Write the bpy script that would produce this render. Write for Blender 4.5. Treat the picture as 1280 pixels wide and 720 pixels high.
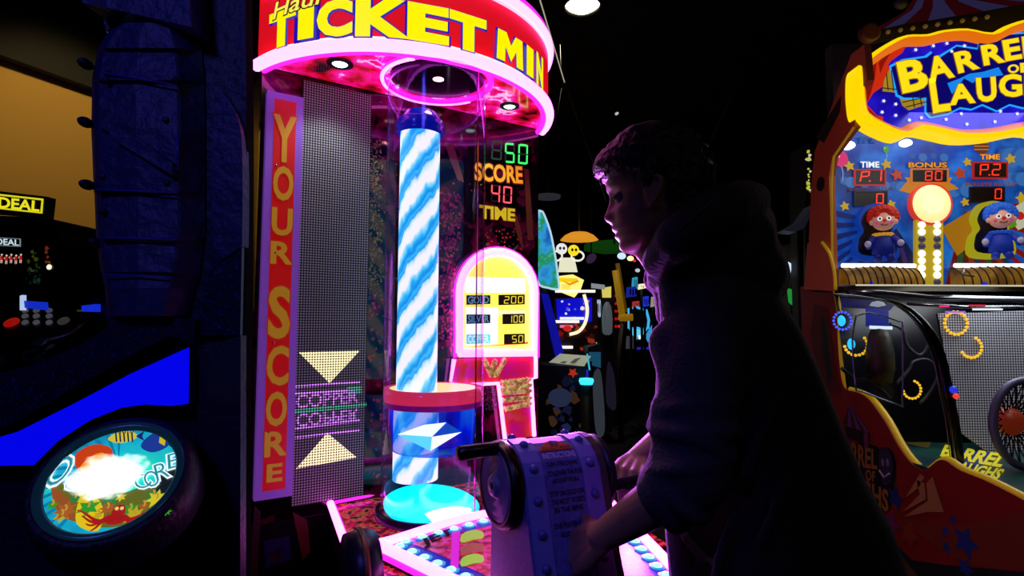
import bpy, bmesh, math, random
from mathutils import Vector, Matrix, Euler, noise
random.seed(7)
for o in list(bpy.data.objects): bpy.data.objects.remove(o)
SC = bpy.context.scene
# ---------------------------------------------------------------- camera
FPX = 700.0
PITCH = math.radians(3.6); ROLL = math.radians(0.25)
cam_d = bpy.data.cameras.new('camera'); cam_d.sensor_width = 36; cam_d.lens = 36*FPX/1280
cam_d.clip_start = .02; cam_d.clip_end = 60
cam = bpy.data.objects.new('camera', cam_d); SC.collection.objects.link(cam)
CP = Vector((0, 0, 1.25))
cam.location = CP
CR = Matrix.Rotation(math.pi/2+PITCH, 3, 'X') @ Matrix.Rotation(ROLL, 3, 'Z')
cam.rotation_euler = CR.to_euler()
SC.camera = cam
# ---------------------------------------------------------------- world / exposure
w = bpy.data.worlds.new('world'); SC.world = w; w.use_nodes = True
w.node_tree.nodes['Background'].inputs[0].default_value = (.02, .02, .05, 1)
w.node_tree.nodes['Background'].inputs[1].default_value = .1
SC.view_settings.view_transform = 'Standard'; SC.view_settings.look = 'None'
SC.view_settings.gamma = 1; SC.view_settings.exposure = 0.0; SC.view_settings.use_curve_mapping = False
SC.cycles.max_bounces = 10; SC.cycles.transparent_max_bounces = 24; SC.cycles.diffuse_bounces = 3
SC.cycles.glossy_bounces = 5; SC.cycles.sample_clamp_indirect = 4
SC.cycles.use_denoising = True; SC.cycles.caustics_reflective = False; SC.cycles.caustics_refractive = False
def lamp(name, kind, loc, energy, col, size=.1, tgt=None, spot=60, label=None, blend=.6):
    d = bpy.data.lights.new(name, kind); d.energy = energy; d.color = col
    if kind == 'AREA': d.size = size
    else: d.shadow_soft_size = size
    if kind == 'SPOT': d.spot_size = math.radians(spot); d.spot_blend = blend
    o = bpy.data.objects.new(name, d); SC.collection.objects.link(o); o.location = loc
    if tgt is not None:
        o.rotation_euler = (Vector(tgt)-Vector(loc)).to_track_quat('-Z', 'Y').to_euler()
    return o
# wall wash and ceiling lamp; below them, unseen spots and fill added for brightness
lamp('wall_wash_light', 'SPOT', (-2.5, 3.9, 4.0), 100, (1, .74, .3), .1, (-4.1, 5.0, 2.2), 70)
lamp('ceiling_spot', 'SPOT', (.6, 5.0, 4.1), 60, (1, .85, .6), .12, (.6, 5.6, 0), 100)
lamp('blue_fill_spot', 'SPOT', (-1.3, -.9, 2.9), 46, (.13, .12, 1), .2, (-.85, 1.15, 1.3), 48, blend=.4)  # added unseen blue spot that brightens the left game side
lamp('housing_fill_spot', 'SPOT', (-.35, -.5, 2.7), 22, (.16, .13, 1), .1, (.04, 1.03, .92), 17, blend=.25)  # added unseen narrow blue spot on the crank housing
lamp('side_fill_spot', 'SPOT', (1.0, .3, 4.0), 60, (1, .85, .75), .3, (1.6, 1.9, .9), 42)  # unseen spot added to brighten the carnival game's side
lamp('weak_fill', 'POINT', (1.6, -1.2, 3.6), 5, (1, .92, .85), .2)  # weak fill added behind the camera to lift the sweatshirt
# ---------------------------------------------------------------- helpers
def s2l(c): return c/12.92 if c <= .04045 else ((c+.055)/1.055)**2.4
def hx(h):
    if isinstance(h, str):
        h = h.lstrip('#'); return tuple(s2l(int(h[i:i+2], 16)/255) for i in (0, 2, 4))+(1,)
    return tuple(h)[:3]+(1,)
MATS = {}
def mat(name, base='#808080', rough=.5, metal=0, emit=None, es=0, mott=None, spec=.5, coat=0, bump=0, bscale=20, alpha=1):
    """mott = (scale, [(pos,hex),...]) noise-driven colour"""
    if name in MATS: return MATS[name]
    m = bpy.data.materials.new(name); m.use_nodes = True; nt = m.node_tree; b = nt.nodes['Principled BSDF']
    b.inputs['Base Color'].default_value = hx(base); b.inputs['Roughness'].default_value = rough
    b.inputs['Metallic'].default_value = metal; b.inputs['Specular IOR Level'].default_value = spec
    b.inputs['Coat Weight'].default_value = coat; b.inputs['Alpha'].default_value = alpha
    if emit is not None:
        b.inputs['Emission Color'].default_value = hx(emit); b.inputs['Emission Strength'].default_value = es
    if mott:
        tc = nt.nodes.new('ShaderNodeTexCoord'); n = nt.nodes.new('ShaderNodeTexNoise'); r = nt.nodes.new('ShaderNodeValToRGB')
        n.inputs['Scale'].default_value = mott[0]; n.inputs['Detail'].default_value = 5
        nt.links.new(tc.outputs['Object'], n.inputs['Vector']); nt.links.new(n.outputs['Fac'], r.inputs['Fac'])
        el = r.color_ramp.elements
        while len(el) < len(mott[1]): el.new(.5)
        for e, (p, c) in zip(el, mott[1]): e.position = p
        for e, (p, c) in zip(el, mott[1]): e.color = hx(c)
        nt.links.new(r.outputs['Color'], b.inputs['Base Color'])
        if emit == 'mott': pass
        if emit is not None and len(mott) > 2: nt.links.new(r.outputs['Color'], b.inputs['Emission Color'])
    if bump:
        tc = nt.nodes.new('ShaderNodeTexCoord'); n = nt.nodes.new('ShaderNodeTexNoise'); bn = nt.nodes.new('ShaderNodeBump')
        n.inputs['Scale'].default_value = bscale; n.inputs['Detail'].default_value = 4
        bn.inputs['Strength'].default_value = bump; bn.inputs['Distance'].default_value = .02
        nt.links.new(tc.outputs['Object'], n.inputs['Vector']); nt.links.new(n.outputs['Fac'], bn.inputs['Height'])
        nt.links.new(bn.outputs['Normal'], b.inputs['Normal'])
    MATS[name] = m; return m
def E(h, s=1.0):                                        # something lit from inside
    return mat('lit_%s_%g' % (str(h).strip('#'), s), '#050505', .4, 0, h, s)
def D(h, rough=.5, **k): return mat('paint_%s_%g' % (h.strip('#'), rough), h, rough, **k)
def clear(name, tint='#ffffff', gloss=.05, ior=1.45, base=0.0, gcol='#ffffff'):
    if name in MATS: return MATS[name]
    m = bpy.data.materials.new(name); m.use_nodes = True; nt = m.node_tree; nt.nodes.clear()
    o = nt.nodes.new('ShaderNodeOutputMaterial'); t = nt.nodes.new('ShaderNodeBsdfTransparent'); g = nt.nodes.new('ShaderNodeBsdfGlossy')
    x = nt.nodes.new('ShaderNodeMixShader'); f = nt.nodes.new('ShaderNodeLayerWeight'); a = nt.nodes.new('ShaderNodeMath'); a.operation = 'ADD'
    a.inputs[1].default_value = base
    t.inputs[0].default_value = hx(tint); g.inputs[0].default_value = hx(gcol); g.inputs['Roughness'].default_value = gloss
    pw = nt.nodes.new('ShaderNodeMath'); pw.operation = 'POWER'; pw.inputs[1].default_value = 4.0
    f.inputs['Blend'].default_value = .5; nt.links.new(f.outputs['Facing'], pw.inputs[0]); ml = nt.nodes.new('ShaderNodeMath'); ml.operation = 'MULTIPLY'; ml.inputs[1].default_value = .8*(ior-.5)
    nt.links.new(pw.outputs[0], ml.inputs[0]); nt.links.new(ml.outputs[0], a.inputs[0]); a.use_clamp = True; nt.links.new(a.outputs[0], x.inputs[0])
    nt.links.new(t.outputs[0], x.inputs[1]); nt.links.new(g.outputs[0], x.inputs[2]); nt.links.new(x.outputs[0], o.inputs[0])
    MATS[name] = m; return m
def glowclear(name, col, s, fac):
    m = bpy.data.materials.new(name); m.use_nodes = True; nt = m.node_tree; nt.nodes.clear()
    o = nt.nodes.new('ShaderNodeOutputMaterial'); t = nt.nodes.new('ShaderNodeBsdfTransparent'); g = nt.nodes.new('ShaderNodeEmission'); x = nt.nodes.new('ShaderNodeMixShader')
    g.inputs[0].default_value = hx(col); g.inputs[1].default_value = s; x.inputs[0].default_value = fac
    tc = nt.nodes.new('ShaderNodeTexCoord'); mp = nt.nodes.new('ShaderNodeMapping'); mp.inputs['Scale'].default_value = (9, 9, 3); n = nt.nodes.new('ShaderNodeTexNoise'); n.inputs['Scale'].default_value = 1.0; r = nt.nodes.new('ShaderNodeValToRGB')
    el = r.color_ramp.elements; el.new(.5); el.new(.6)
    for e_, (p_, c_) in zip(el, ((.38, '#0208a0'), (.48, col), (.58, '#1878ff'), (.68, '#60e0ff'))): e_.position = p_; e_.color = hx(c_)
    nt.links.new(tc.outputs['Object'], mp.inputs[0]); nt.links.new(mp.outputs[0], n.inputs['Vector']); nt.links.new(n.outputs['Fac'], r.inputs['Fac']); nt.links.new(r.outputs['Color'], g.inputs[0])
    nt.links.new(t.outputs[0], x.inputs[1]); nt.links.new(g.outputs[0], x.inputs[2]); nt.links.new(x.outputs[0], o.inputs[0]); return m
def dotgrid(name, pitch, fill, dark, dotc, dk_em, em, rough=.6, squareness=False):
    """grid of dots in the surface's own UV metres; dot colour / emission"""
    if name in MATS: return MATS[name]
    m = bpy.data.materials.new(name); m.use_nodes = True; nt = m.node_tree; b = nt.nodes['Principled BSDF']
    uv = nt.nodes.new('ShaderNodeUVMap'); sp = nt.nodes.new('ShaderNodeSeparateXYZ'); nt.links.new(uv.outputs[0], sp.inputs[0])
    outs = []
    for k in range(2):
        d = nt.nodes.new('ShaderNodeMath'); d.operation = 'MULTIPLY'; d.inputs[1].default_value = 1/pitch; nt.links.new(sp.outputs[k], d.inputs[0])
        f = nt.nodes.new('ShaderNodeMath'); f.operation = 'FRACT'; nt.links.new(d.outputs[0], f.inputs[0])
        c = nt.nodes.new('ShaderNodeMath'); c.operation = 'SUBTRACT'; c.inputs[1].default_value = .5; nt.links.new(f.outputs[0], c.inputs[0])
        p = nt.nodes.new('ShaderNodeMath'); p.operation = 'POWER'; p.inputs[1].default_value = 2; nt.links.new(c.outputs[0], p.inputs[0])
        outs.append(p)
    a = nt.nodes.new('ShaderNodeMath'); a.operation = 'ADD'; nt.links.new(outs[0].outputs[0], a.inputs[0]); nt.links.new(outs[1].outputs[0], a.inputs[1])
    l = nt.nodes.new('ShaderNodeMath'); l.operation = 'LESS_THAN'; l.inputs[1].default_value = fill*fill; nt.links.new(a.outputs[0], l.inputs[0])
    mx = nt.nodes.new('ShaderNodeMix'); mx.data_type = 'RGBA'
    mx.inputs[6].default_value = hx(dark); mx.inputs[7].default_value = hx(dotc); nt.links.new(l.outputs[0], mx.inputs[0])
    nt.links.new(mx.outputs[2], b.inputs['Base Color']); b.inputs['Roughness'].default_value = rough
    mr = nt.nodes.new('ShaderNodeMapRange'); mr.inputs['To Min'].default_value = dk_em; mr.inputs['To Max'].default_value = em
    nt.links.new(l.outputs[0], mr.inputs[0]); nt.links.new(mr.outputs[0], b.inputs['Emission Strength'])
    nt.links.new(mx.outputs[2], b.inputs['Emission Color'])
    MATS[name] = m; return m

def ray(px, py):
    return (CR @ Vector(((px-640)/FPX, (360-py)/FPX, -1))).normalized()
def W(px, py, Y):                                       # the point of the place seen at a pixel, at distance Y
    r = ray(px, py); return CP + r*(Y/r.y)
def hitz(px, py, z):
    r = ray(px, py); return CP + r*((z-CP.z)/r.z)
class Fr:
    def __init__(s, o, u, v=None, n=None):
        s.o = Vector(o); s.u = Vector(u).normalized(); s.v = Vector(v or (0, 0, 1)).normalized()
        s.n = Vector(n).normalized() if n is not None else s.u.cross(s.v).normalized()
    def P(s, a, b, c=0): return s.o + s.u*a + s.v*b + s.n*c
    def px(s, x, y, c=0):
        r = ray(x, y); o = s.o + s.n*c; t = (o-CP).dot(s.n)/r.dot(s.n); p = CP+r*t-o
        return (p.dot(s.u), p.dot(s.v))
    def K(s, pts, c=0): return [s.px(x, y, c) for x, y in pts]
_G = {}
def glyphs(t, off=0.0, res=3):
    k = (t, off, res)
    if k not in _G:
        c = bpy.data.curves.new('t', 'FONT'); c.body = t; c.offset = off; c.resolution_u = res
        o = bpy.data.objects.new('t', c); m = bpy.data.meshes.new_from_object(o)
        _G[k] = ([tuple(v.co[:2]) for v in m.vertices], [tuple(p.vertices) for p in m.polygons])
        bpy.data.objects.remove(o); bpy.data.meshes.remove(m); bpy.data.curves.remove(c)
    return _G[k]
def smooth_loop(pts, n=6, closed=True):
    """Catmull-Rom through 2D or 3D points"""
    out = []; N = len(pts); V = [Vector(p) for p in pts]
    for i in range(N if closed else N-1):
        g = lambda k: V[k % N] if closed else V[max(0, min(N-1, k))]
        p0, p1, p2, p3 = g(i-1), g(i), g(i+1), g(i+2)
        for j in range(n):
            t = j/n
            out.append(.5*((2*p1)+(p2-p0)*t+(2*p0-5*p1+4*p2-p3)*t*t+(3*p1-p0-3*p2+p3)*t**3))
    if not closed: out.append(V[-1])
    return [tuple(p) for p in out]
def circ(a, b, r, n=24, ry=None, rot=0, t0=0, t1=None):
    t1 = 2*math.pi if t1 is None else t1
    full = abs(t1-t0) > 6.28
    o = []
    for i in range(n if full else n+1):
        t = t0+(t1-t0)*i/n; x = r*math.cos(t); y = (ry or r)*math.sin(t)
        o.append((a+x*math.cos(rot)-y*math.sin(rot), b+x*math.sin(rot)+y*math.cos(rot)))
    return o
def star(a, b, r, k=5, rin=.45, rot=math.pi/2):
    return [(a+(r if i % 2 == 0 else r*rin)*math.cos(rot+i*math.pi/k), b+(r if i % 2 == 0 else r*rin)*math.sin(rot+i*math.pi/k)) for i in range(2*k)]
SEG = {'0': 'abcdef', '1': 'bc', '2': 'abged', '3': 'abgcd', '4': 'fgbc', '5': 'afgcd', '6': 'afgedc', '7': 'abc', '8': 'abcdefg', '9': 'abcdfg', 'P': 'abfge', ' ': ''}
class MB:
    def __init__(s): s.v = []; s.f = []; s.m = []; s.uv = []; s.mats = []; s.sm = []
    def _m(s, m):
        if m not in s.mats: s.mats.append(m)
        return s.mats.index(m)
    def face(s, pts, m, uv=None, smooth=False):
        i = len(s.v); s.v += [Vector(p) for p in pts]; s.f.append(tuple(range(i, i+len(pts)))); s.m.append(s._m(m)); s.uv.append(uv or [(0, 0)]*len(pts)); s.sm.append(smooth)
    def grid(s, rows, m, cu=False, cv=False, smooth=True, caps=False):
        nr, nc = len(rows), len(rows[0]); i = len(s.v); k = s._m(m)
        for r in rows: s.v += [Vector(p) for p in r]
        for a in range(nr if cv else nr-1):
            for b in range(nc if cu else nc-1):
                a2, b2 = (a+1) % nr, (b+1) % nc
                s.f.append((i+a*nc+b, i+a*nc+b2, i+a2*nc+b2, i+a2*nc+b)); s.m.append(k); s.uv.append([(0, 0)]*4); s.sm.append(smooth)
        if caps:
            for a, rv in ((0, True), (nr-1, False)):
                idx = [i+a*nc+b for b in range(nc)]
                if rv: idx.reverse()
                s.f.append(tuple(idx)); s.m.append(k); s.uv.append([(0, 0)]*nc); s.sm.append(False)
    def ngon(s, fr, pts, c, m):
        s.face([fr.P(a, b, c) for a, b in pts], m, [(a, b) for a, b in pts])
    def prism(s, fr, pts, c0, c1, m, side=None):
        ar = sum(pts[i][0]*pts[(i+1) % len(pts)][1]-pts[(i+1) % len(pts)][0]*pts[i][1] for i in range(len(pts)))
        if ar < 0: pts = pts[::-1]
        s.ngon(fr, pts, c1, m); s.face([fr.P(a, b, c0) for a, b in pts[::-1]], side or m, [(a, b) for a, b in pts[::-1]])
        for i in range(len(pts)):
            p, q = pts[i], pts[(i+1) % len(pts)]
            s.face([fr.P(*p, c0), fr.P(*q, c0), fr.P(*q, c1), fr.P(*p, c1)], side or m, [(0, 0)]*4)
    def box(s, fr, a0, a1, b0, b1, c0, c1, m): s.prism(fr, [(a0, b0), (a1, b0), (a1, b1), (a0, b1)], c0, c1, m)
    def ringp(s, fr, out, inn, c0, c1, m):
        """a frame between two loops with the same number of points"""
        rows = [[fr.P(*p, c0) for p in out], [fr.P(*p, c1) for p in out], [fr.P(*p, c1) for p in inn], [fr.P(*p, c0) for p in inn]]
        s.grid(rows, m, cu=True, cv=True, smooth=False)
    def tube(s, pts, r, m, seg=8, closed=False, smooth=True):
        P = [Vector(p) for p in pts]; P = [p for i, p in enumerate(P) if i == 0 or (p-P[i-1]).length > 1e-6]; n = len(P); rows = []; up = None
        R = r if isinstance(r, (list, tuple)) else [r]*n
        if n < 2: return
        for i, p in enumerate(P):
            t = (P[(i+1) % n]-P[i-1]) if closed else (P[min(i+1, n-1)]-P[max(i-1, 0)])
            if t.length < 1e-9: t = Vector((0, 0, 1))
            t.normalize()
            if up is None: up = Vector((0, 0, 1)) if abs(t.z) < .9 else Vector((1, 0, 0))
            a = t.cross(up)
            if a.length < 1e-4: a = t.orthogonal()
            a.normalize(); b = a.cross(t).normalized(); up = b
            rr = R[min(i, len(R)-1)]
            rows.append([p+(a*math.cos(2*math.pi*k/seg)+b*math.sin(2*math.pi*k/seg))*rr for k in range(seg)])
        s.grid(rows, m, cu=True, cv=closed, smooth=smooth, caps=not closed)
    def lathe(s, o, ax, prof, m, seg=24, cap=False, smooth=True, sq=(1, 1), ref=None):
        o = Vector(o); ax = Vector(ax).normalized(); a = Vector(ref).normalized() if ref is not None else ax.orthogonal().normalized(); b = ax.cross(a)
        rows = [[o+ax*h+(a*math.cos(2*math.pi*k/seg)*sq[0]+b*math.sin(2*math.pi*k/seg)*sq[1])*r for k in range(seg)] for r, h in prof]
        s.grid(rows, m, cu=True, smooth=smooth, caps=cap)
    def ball(s, c, r, m, seg=14, fr=None):
        rx, ry, rz = r if isinstance(r, (list, tuple)) else (r, r, r); c = Vector(c)
        u, v, n = (fr.u, fr.n, fr.v) if fr else (Vector((1, 0, 0)), Vector((0, 1, 0)), Vector((0, 0, 1)))
        h = seg//2+1; rows = []
        for i in range(h+1):
            t = math.pi*i/h; t = min(max(t, .02), math.pi-.02)
            rows.append([c+u*rx*math.sin(t)*math.cos(2*math.pi*k/seg)+v*ry*math.sin(t)*math.sin(2*math.pi*k/seg)-n*rz*math.cos(t) for k in range(seg)])
        s.grid(rows, m, cu=True, caps=True)
    def text(s, t, fn, m, off=0.0, c=0.0, ref=None, res=3):
        """fn(x,y,c): 0..1 box -> point"""
        rv, _ = glyphs(t, 0.0, res) if ref is None else glyphs(ref, 0.0, res)
        x0 = min(p[0] for p in rv); x1 = max(p[0] for p in rv); y0 = min(p[1] for p in rv); y1 = max(p[1] for p in rv)
        v, f = glyphs(t, off, res); i = len(s.v); k = s._m(m)
        s.v += [Vector(fn((x-x0)/(x1-x0), (y-y0)/(y1-y0), c)) for x, y in v]
        for p in f: s.f.append(tuple(i+q for q in p)); s.m.append(k); s.uv.append([(0, 0)]*len(p)); s.sm.append(False)
    def label(s, t, fr, q, c, m, out=None, off=.02, oo=.07, dc=.0012):
        """text in the quad q (bl, br, tr, tl in frame coordinates)"""
        def fn(x, y, cc):
            a = [(q[0][k]*(1-x)+q[1][k]*x)*(1-y)+(q[3][k]*(1-x)+q[2][k]*x)*y for k in (0, 1)]
            return fr.P(a[0], a[1], cc)
        if out: s.text(t, fn, out, oo, c)
        s.text(t, fn, m, off, c+(dc if out else 0))
    def seven(s, t, fr, q, c, on, off=None):
        """seven-segment digits in the quad q"""
        n = len(t.replace('.', ''))
        def M(x, y):
            a = [(q[0][k]*(1-x)+q[1][k]*x)*(1-y)+(q[3][k]*(1-x)+q[2][k]*x)*y for k in (0, 1)]; return a
        j = 0
        segs = {'a': (.12, .88, .9, 1, 0), 'g': (.12, .88, .45, .55, 0), 'd': (.12, .88, 0, .1, 0), 'b': (.86, 1.02, .53, .97, 1), 'c': (.86, 1.02, .03, .47, 1), 'f': (-.02, .14, .53, .97, 1), 'e': (-.02, .14, .03, .47, 1)}
        for ch in t:
            if ch == '.':
                x0 = (j-.16)/n; s.ngon(fr, [M(x0, 0), M(x0+.07/n*2, 0), M(x0+.07/n*2, .1), M(x0, .1)], c, on); continue
            for g, (x0, x1, y0, y1, _) in segs.items():
                lit = g in SEG[ch]
                if not lit and off is None: continue
                sk = .06
                pts = [(x0, y0), (x1, y0), (x1, y1), (x0, y1)]
                s.ngon(fr, [M((j+.12+.7*(x+sk*y))/n, y) for x, y in pts], c, on if lit else off)
            j += 1
COL = SC.collection
def wloc(o):
    p = Vector((0, 0, 0))
    while o: p += o.location; o = o.parent
    return p
def tag(o, label=None, cat=None, group=None, kind=None):
    if label: o['label'] = label
    if cat: o['category'] = cat
    if group: o['group'] = group
    if kind: o['kind'] = kind
    return o
def thing(name, loc, label, cat, group=None):
    o = bpy.data.objects.new(name, None); COL.objects.link(o); o.location = loc; o.empty_display_size = .1
    return tag(o, label, cat, group)
LOOSE = {'cloud_print', 'front_print', 'fin_highlight', 'coin_tray', 'rib_edge', 'star_print', 'screen_print', 'stripe_print', 'comet_print', 'eyes', 'panel_print', 'ledge_lettering', 'display_print', 'screen_picture', 'lower_print'}
def part(name, mb, parent=None, label=None, kind=None, weld=False, loc=None):
    if name in LOOSE:                                   # far-apart printed pieces become parts of their own
        boxes = []
        for f, mi, uv, sm in zip(mb.f, mb.m, mb.uv, mb.sm):
            vs = [mb.v[i] for i in f]; boxes.append([[min(v[k] for v in vs)-.004 for k in range(3)], [max(v[k] for v in vs)+.004 for k in range(3)], [(f, mi, uv, sm)]])
        ch = True
        while ch:
            ch = False
            for i in range(len(boxes)):
                for j in range(i+1, len(boxes)):
                    A, B = boxes[i], boxes[j]
                    if all(A[0][k] <= B[1][k] and B[0][k] <= A[1][k] for k in range(3)):
                        boxes[i] = [[min(A[0][k], B[0][k]) for k in range(3)], [max(A[1][k], B[1][k]) for k in range(3)], A[2]+B[2]]; del boxes[j]; ch = True; break
                if ch: break
        if 1 < len(boxes) <= 24:
            for bx_ in boxes:
                n = MB(); n.mats = mb.mats
                for f, mi, uv, sm in bx_[2]:
                    i0 = len(n.v); n.v += [mb.v[i] for i in f]; n.f.append(tuple(range(i0, i0+len(f)))); n.m.append(mi); n.uv.append(uv); n.sm.append(sm)
                o = _part(name, n, parent, label, kind, True, loc)
            return o
    return _part(name, mb, parent, label, kind, weld, loc)
def _part(name, mb, parent=None, label=None, kind=None, weld=False, loc=None):
    me = bpy.data.meshes.new(name)
    o = bpy.data.objects.new(name, me); COL.objects.link(o)
    if parent: o.parent = parent; org = wloc(parent)
    else:
        if loc is None:
            xs = [v.x for v in mb.v]; ys = [v.y for v in mb.v]; zs = [v.z for v in mb.v]
            loc = ((min(xs)+max(xs))/2, (min(ys)+max(ys))/2, min(zs))
        org = Vector(loc); o.location = org
    me.from_pydata([tuple(v-org) for v in mb.v], [], mb.f)
    for m in mb.mats: me.materials.append(m)
    me.polygons.foreach_set('material_index', mb.m); me.polygons.foreach_set('use_smooth', mb.sm)
    uvl = me.uv_layers.new(name='UVMap'); flat = [c for f in mb.uv for p in f for c in p]; uvl.data.foreach_set('uv', flat)
    if weld:
        bm = bmesh.new(); bm.from_mesh(me); bmesh.ops.remove_doubles(bm, verts=bm.verts, dist=1e-5); bmesh.ops.recalc_face_normals(bm, faces=bm.faces); bm.to_mesh(me); bm.free()
    me.validate(); me.update()
    return tag(o, label, kind=kind)
def solo(name, mb, label, cat, group=None, weld=False): return tag(part(name, mb, weld=weld), label, cat, group)
XYZ = Fr((0, 0, 0), (1, 0, 0), (0, 1, 0), (0, 0, 1))
def setting(name, mb): return part(name, mb, kind='structure')
# ================================================================ room shell
m = MB(); CARP = mat('carpet', '#0a0910', .95, mott=(3.0, [(.35, '#050508'), (.5, '#14101c'), (.62, '#08070d')]))
m.box(XYZ, -4.6, 6.0, -2.6, 18, -.05, 0, CARP)
c0 = hitz(748, 534, .003)
for r_ in (.12, .24, .36, .48, .6): m.tube([c0+Vector((r_*math.cos(q), r_*math.sin(q), 0)) for q in [j*.26 for j in range(22)]], .016, D('#3a3444', .9), 4)
setting('floor', m)
m = MB(); m.box(XYZ, -4.6, 6.0, -2.6, 18, 4.2, 4.3, D('#0a0a0b', .8)); setting('ceiling', m)
WD = D('#08080a', .8)
m = MB(); m.box(XYZ, -4.6, 6.0, 18, 18.1, 0, 4.2, WD); setting('wall_back', m)
m = MB(); m.box(XYZ, 6.0, 6.1, -2.6, 18, 0, 4.2, WD); setting('wall_right', m)
m = MB(); m.box(XYZ, -4.6, 6.0, -2.7, -2.6, 0, 4.2, WD); setting('wall_rear', m)
TAN = mat('tan_wall_paint', '#b89048', .9, bump=.1, bscale=60)
m = MB(); wf = Fr((-4.6, 3.3, 0), (.39, .92, 0))
m.box(wf, -6.5, 15.9, 0, 3.35, -.1, 0, TAN); setting('wall_left', m)
m = MB(); m.box(wf, -6.5, 15.9, 3.35, 4.2, -.1, .12, D('#050506', .8)); setting('trim_1', m)
m = MB(); a = W(900, 162, 9.5); m.box(XYZ, .9, 6.0, a.y, a.y+.12, a.z, a.z+.14, D('#191920', .7)); setting('trim_2', m)

# ================================================================ ticket machine in the middle
L = hitz(328, 84, 2.0); R = hitz(673, 163, 2.0)
HW = (R-L).length/2
TU = (R-L).normalized(); PO = Vector(((L.x+R.x)/2, (L.y+R.y)/2, 0))
TF = Fr(PO, TU)                                           # the machine's back panel: a across, b = height, c out towards the player
if TF.n.y > 0: TF.n = -TF.n
rc = hitz(547, 98, 2.0)-PO; RA, RC = rc.dot(TU), rc.dot(TF.n)          # acrylic tube centre
tubec = TF.P(RA, 0, RC)
ZD = W(538, 640, tubec.y).z                               # deck height
TR = .148
print('panel halfwidth', HW, 'tube', RA, RC, 'deck', ZD, 'origin', PO, 'u', TU)
BZ = Fr((0, 0, 0), TU, TF.n, (0, 0, 1))
BASE = thing('ticket_game', (PO.x, PO.y, 0), 'tall ticket game with glowing pink round canopy, clear tube and striped blue column', 'arcade game')
NE = mat('neon_pink', '#ffd0f0', .4, 0, '#ff5ce8', 7.0)
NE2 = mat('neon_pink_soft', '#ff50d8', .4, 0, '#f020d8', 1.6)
NEP = mat('neon_purple', '#a020f0', .4, 0, '#b428f0', 1.1)
CHR = D('#9a90a8', .25, metal=1)
BLK = D('#08080c', .35)
# body and back panel
m = MB(); m.box(TF, -HW, HW, 0, 2.0, -.55, -.03, mat('cabinet_black', '#0a0a10', .3)); part('cabinet_body', m, BASE)
PAN = mat('back_panel_foil', '#180410', .08, 0, mott=(9, [(.30, '#050208'), (.50, '#10040c'), (.58, '#5c0a30'), (.64, '#16040e'), (.72, '#0a0308')]), spec=.45)
m = MB(); m.box(TF, -HW, HW, ZD-.05, 2.0, -.03, 0, PAN)
# printed crystals, gold glitter strip
rnd = random.Random(3)
def blotch(mb, fr, c, box, n, r, mats, seed=1, jag=.5):
    rr = random.Random(seed)
    for _ in range(n):
        x = rr.uniform(box[0], box[1]); y = rr.uniform(box[2], box[3]); a, b = fr.px(x, y); q = rr.uniform(*r)
        k = rr.randint(4, 7); t0 = rr.random()*6
        mb.ngon(fr, [(a+q*rr.uniform(jag, 1)*math.cos(t0+i*6.283/k), b+q*rr.uniform(jag, 1)*math.sin(t0+i*6.283/k)) for i in range(k)], c+rr.random()*.0006, rr.choice(mats))
GLD = D('#8a7838', .4); GLD2 = D('#4c4020', .4); CRY = D('#7a1040', .3); CRY2 = D('#b02058', .3); OR = D('#a04818', .4)
blotch(m, TF, .001, (461, 478, 175, 370), 420, (.003, .006), [GLD, GLD2, D('#6b6540', .4), GLD2], 5)
blotch(m, TF, .001, (461, 482, 370, 600), 60, (.004, .010), [CRY, CRY2, D('#203a6a', .3), OR], 6)
blotch(m, TF, .001, (549, 575, 240, 310), 170, (.003, .009), [CRY, CRY2, CRY, D('#5c0a34', .3)], 7)
blotch(m, TF, .001, (549, 572, 305, 440), 190, (.003, .008), [CRY, CRY2, D('#c01870', .3), D('#901050', .3)], 8)
blotch(m, TF, .001, (548, 670, 180, 310), 40, (.002, .005), [OR, D('#b02020', .4), GLD], 9)
blotch(m, TF, .001, (606, 662, 285, 312), 60, (.003, .008), [D('#286a30', .4), OR, D('#a01030', .4), GLD2], 10)
blotch(m, TF, .001, (606, 624, 478, 512), 120, (.002, .005), [D('#20302a', .4), D('#5a7a50', .4), D('#101018', .4)], 12)
blotch(m, TF, .001, (470, 500, 180, 470), 60, (.002, .006), [CRY, OR, D('#701020', .4)], 13)
BR = D('#6a3420', .4)
for pts in ([(556, 178), (562, 200), (572, 225), (580, 228), (572, 200), (566, 180)], [(650, 178), (655, 215), (659, 300), (667, 300), (661, 215), (657, 180)], [(640, 270), (648, 300), (654, 312), (652, 290), (645, 268)]):
    m.ngon(TF, TF.K(pts), .0015, BR)
part('back_panel', m, BASE)
# ---- canopy
CCq = -.215*.75; CRr = math.sqrt(HW**2+CCq**2)+.012; ZT = 2.225
def arcpts(r, z, n=48, c=CCq):
    t0 = math.asin(max(-1, min(1, (-c)/r)))
    return [TF.P(r*math.cos(math.pi-t0-(math.pi-2*t0)*i/n), z, c+r*math.sin(math.pi-t0-(math.pi-2*t0)*i/n)) for i in range(n+1)]
under = mat('canopy_foil', '#d01060', .12, 0, '#d01060', 1.05, mott=(9, [(.33, '#180008'), (.45, '#c00828'), (.52, '#e81080'), (.57, '#f020b0'), (.60, '#ffc0f0'), (.63, '#e01090'), (.70, '#c00c40')], 1), spec=1, coat=.6)  # neon light and white highlights painted into the foil's colour and glow
can = MB()
A0 = arcpts(CRr-.01, 2.004); A1 = arcpts(CRr-.01, ZT)
can.face(A0, under); can.face(A1[::-1], BLK)
part('canopy_underside', can, BASE, 'glittering pink foil underside with downlights')
red = mat('canopy_red', '#d01020', .4, 0, '#e0101c', .85)
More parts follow.
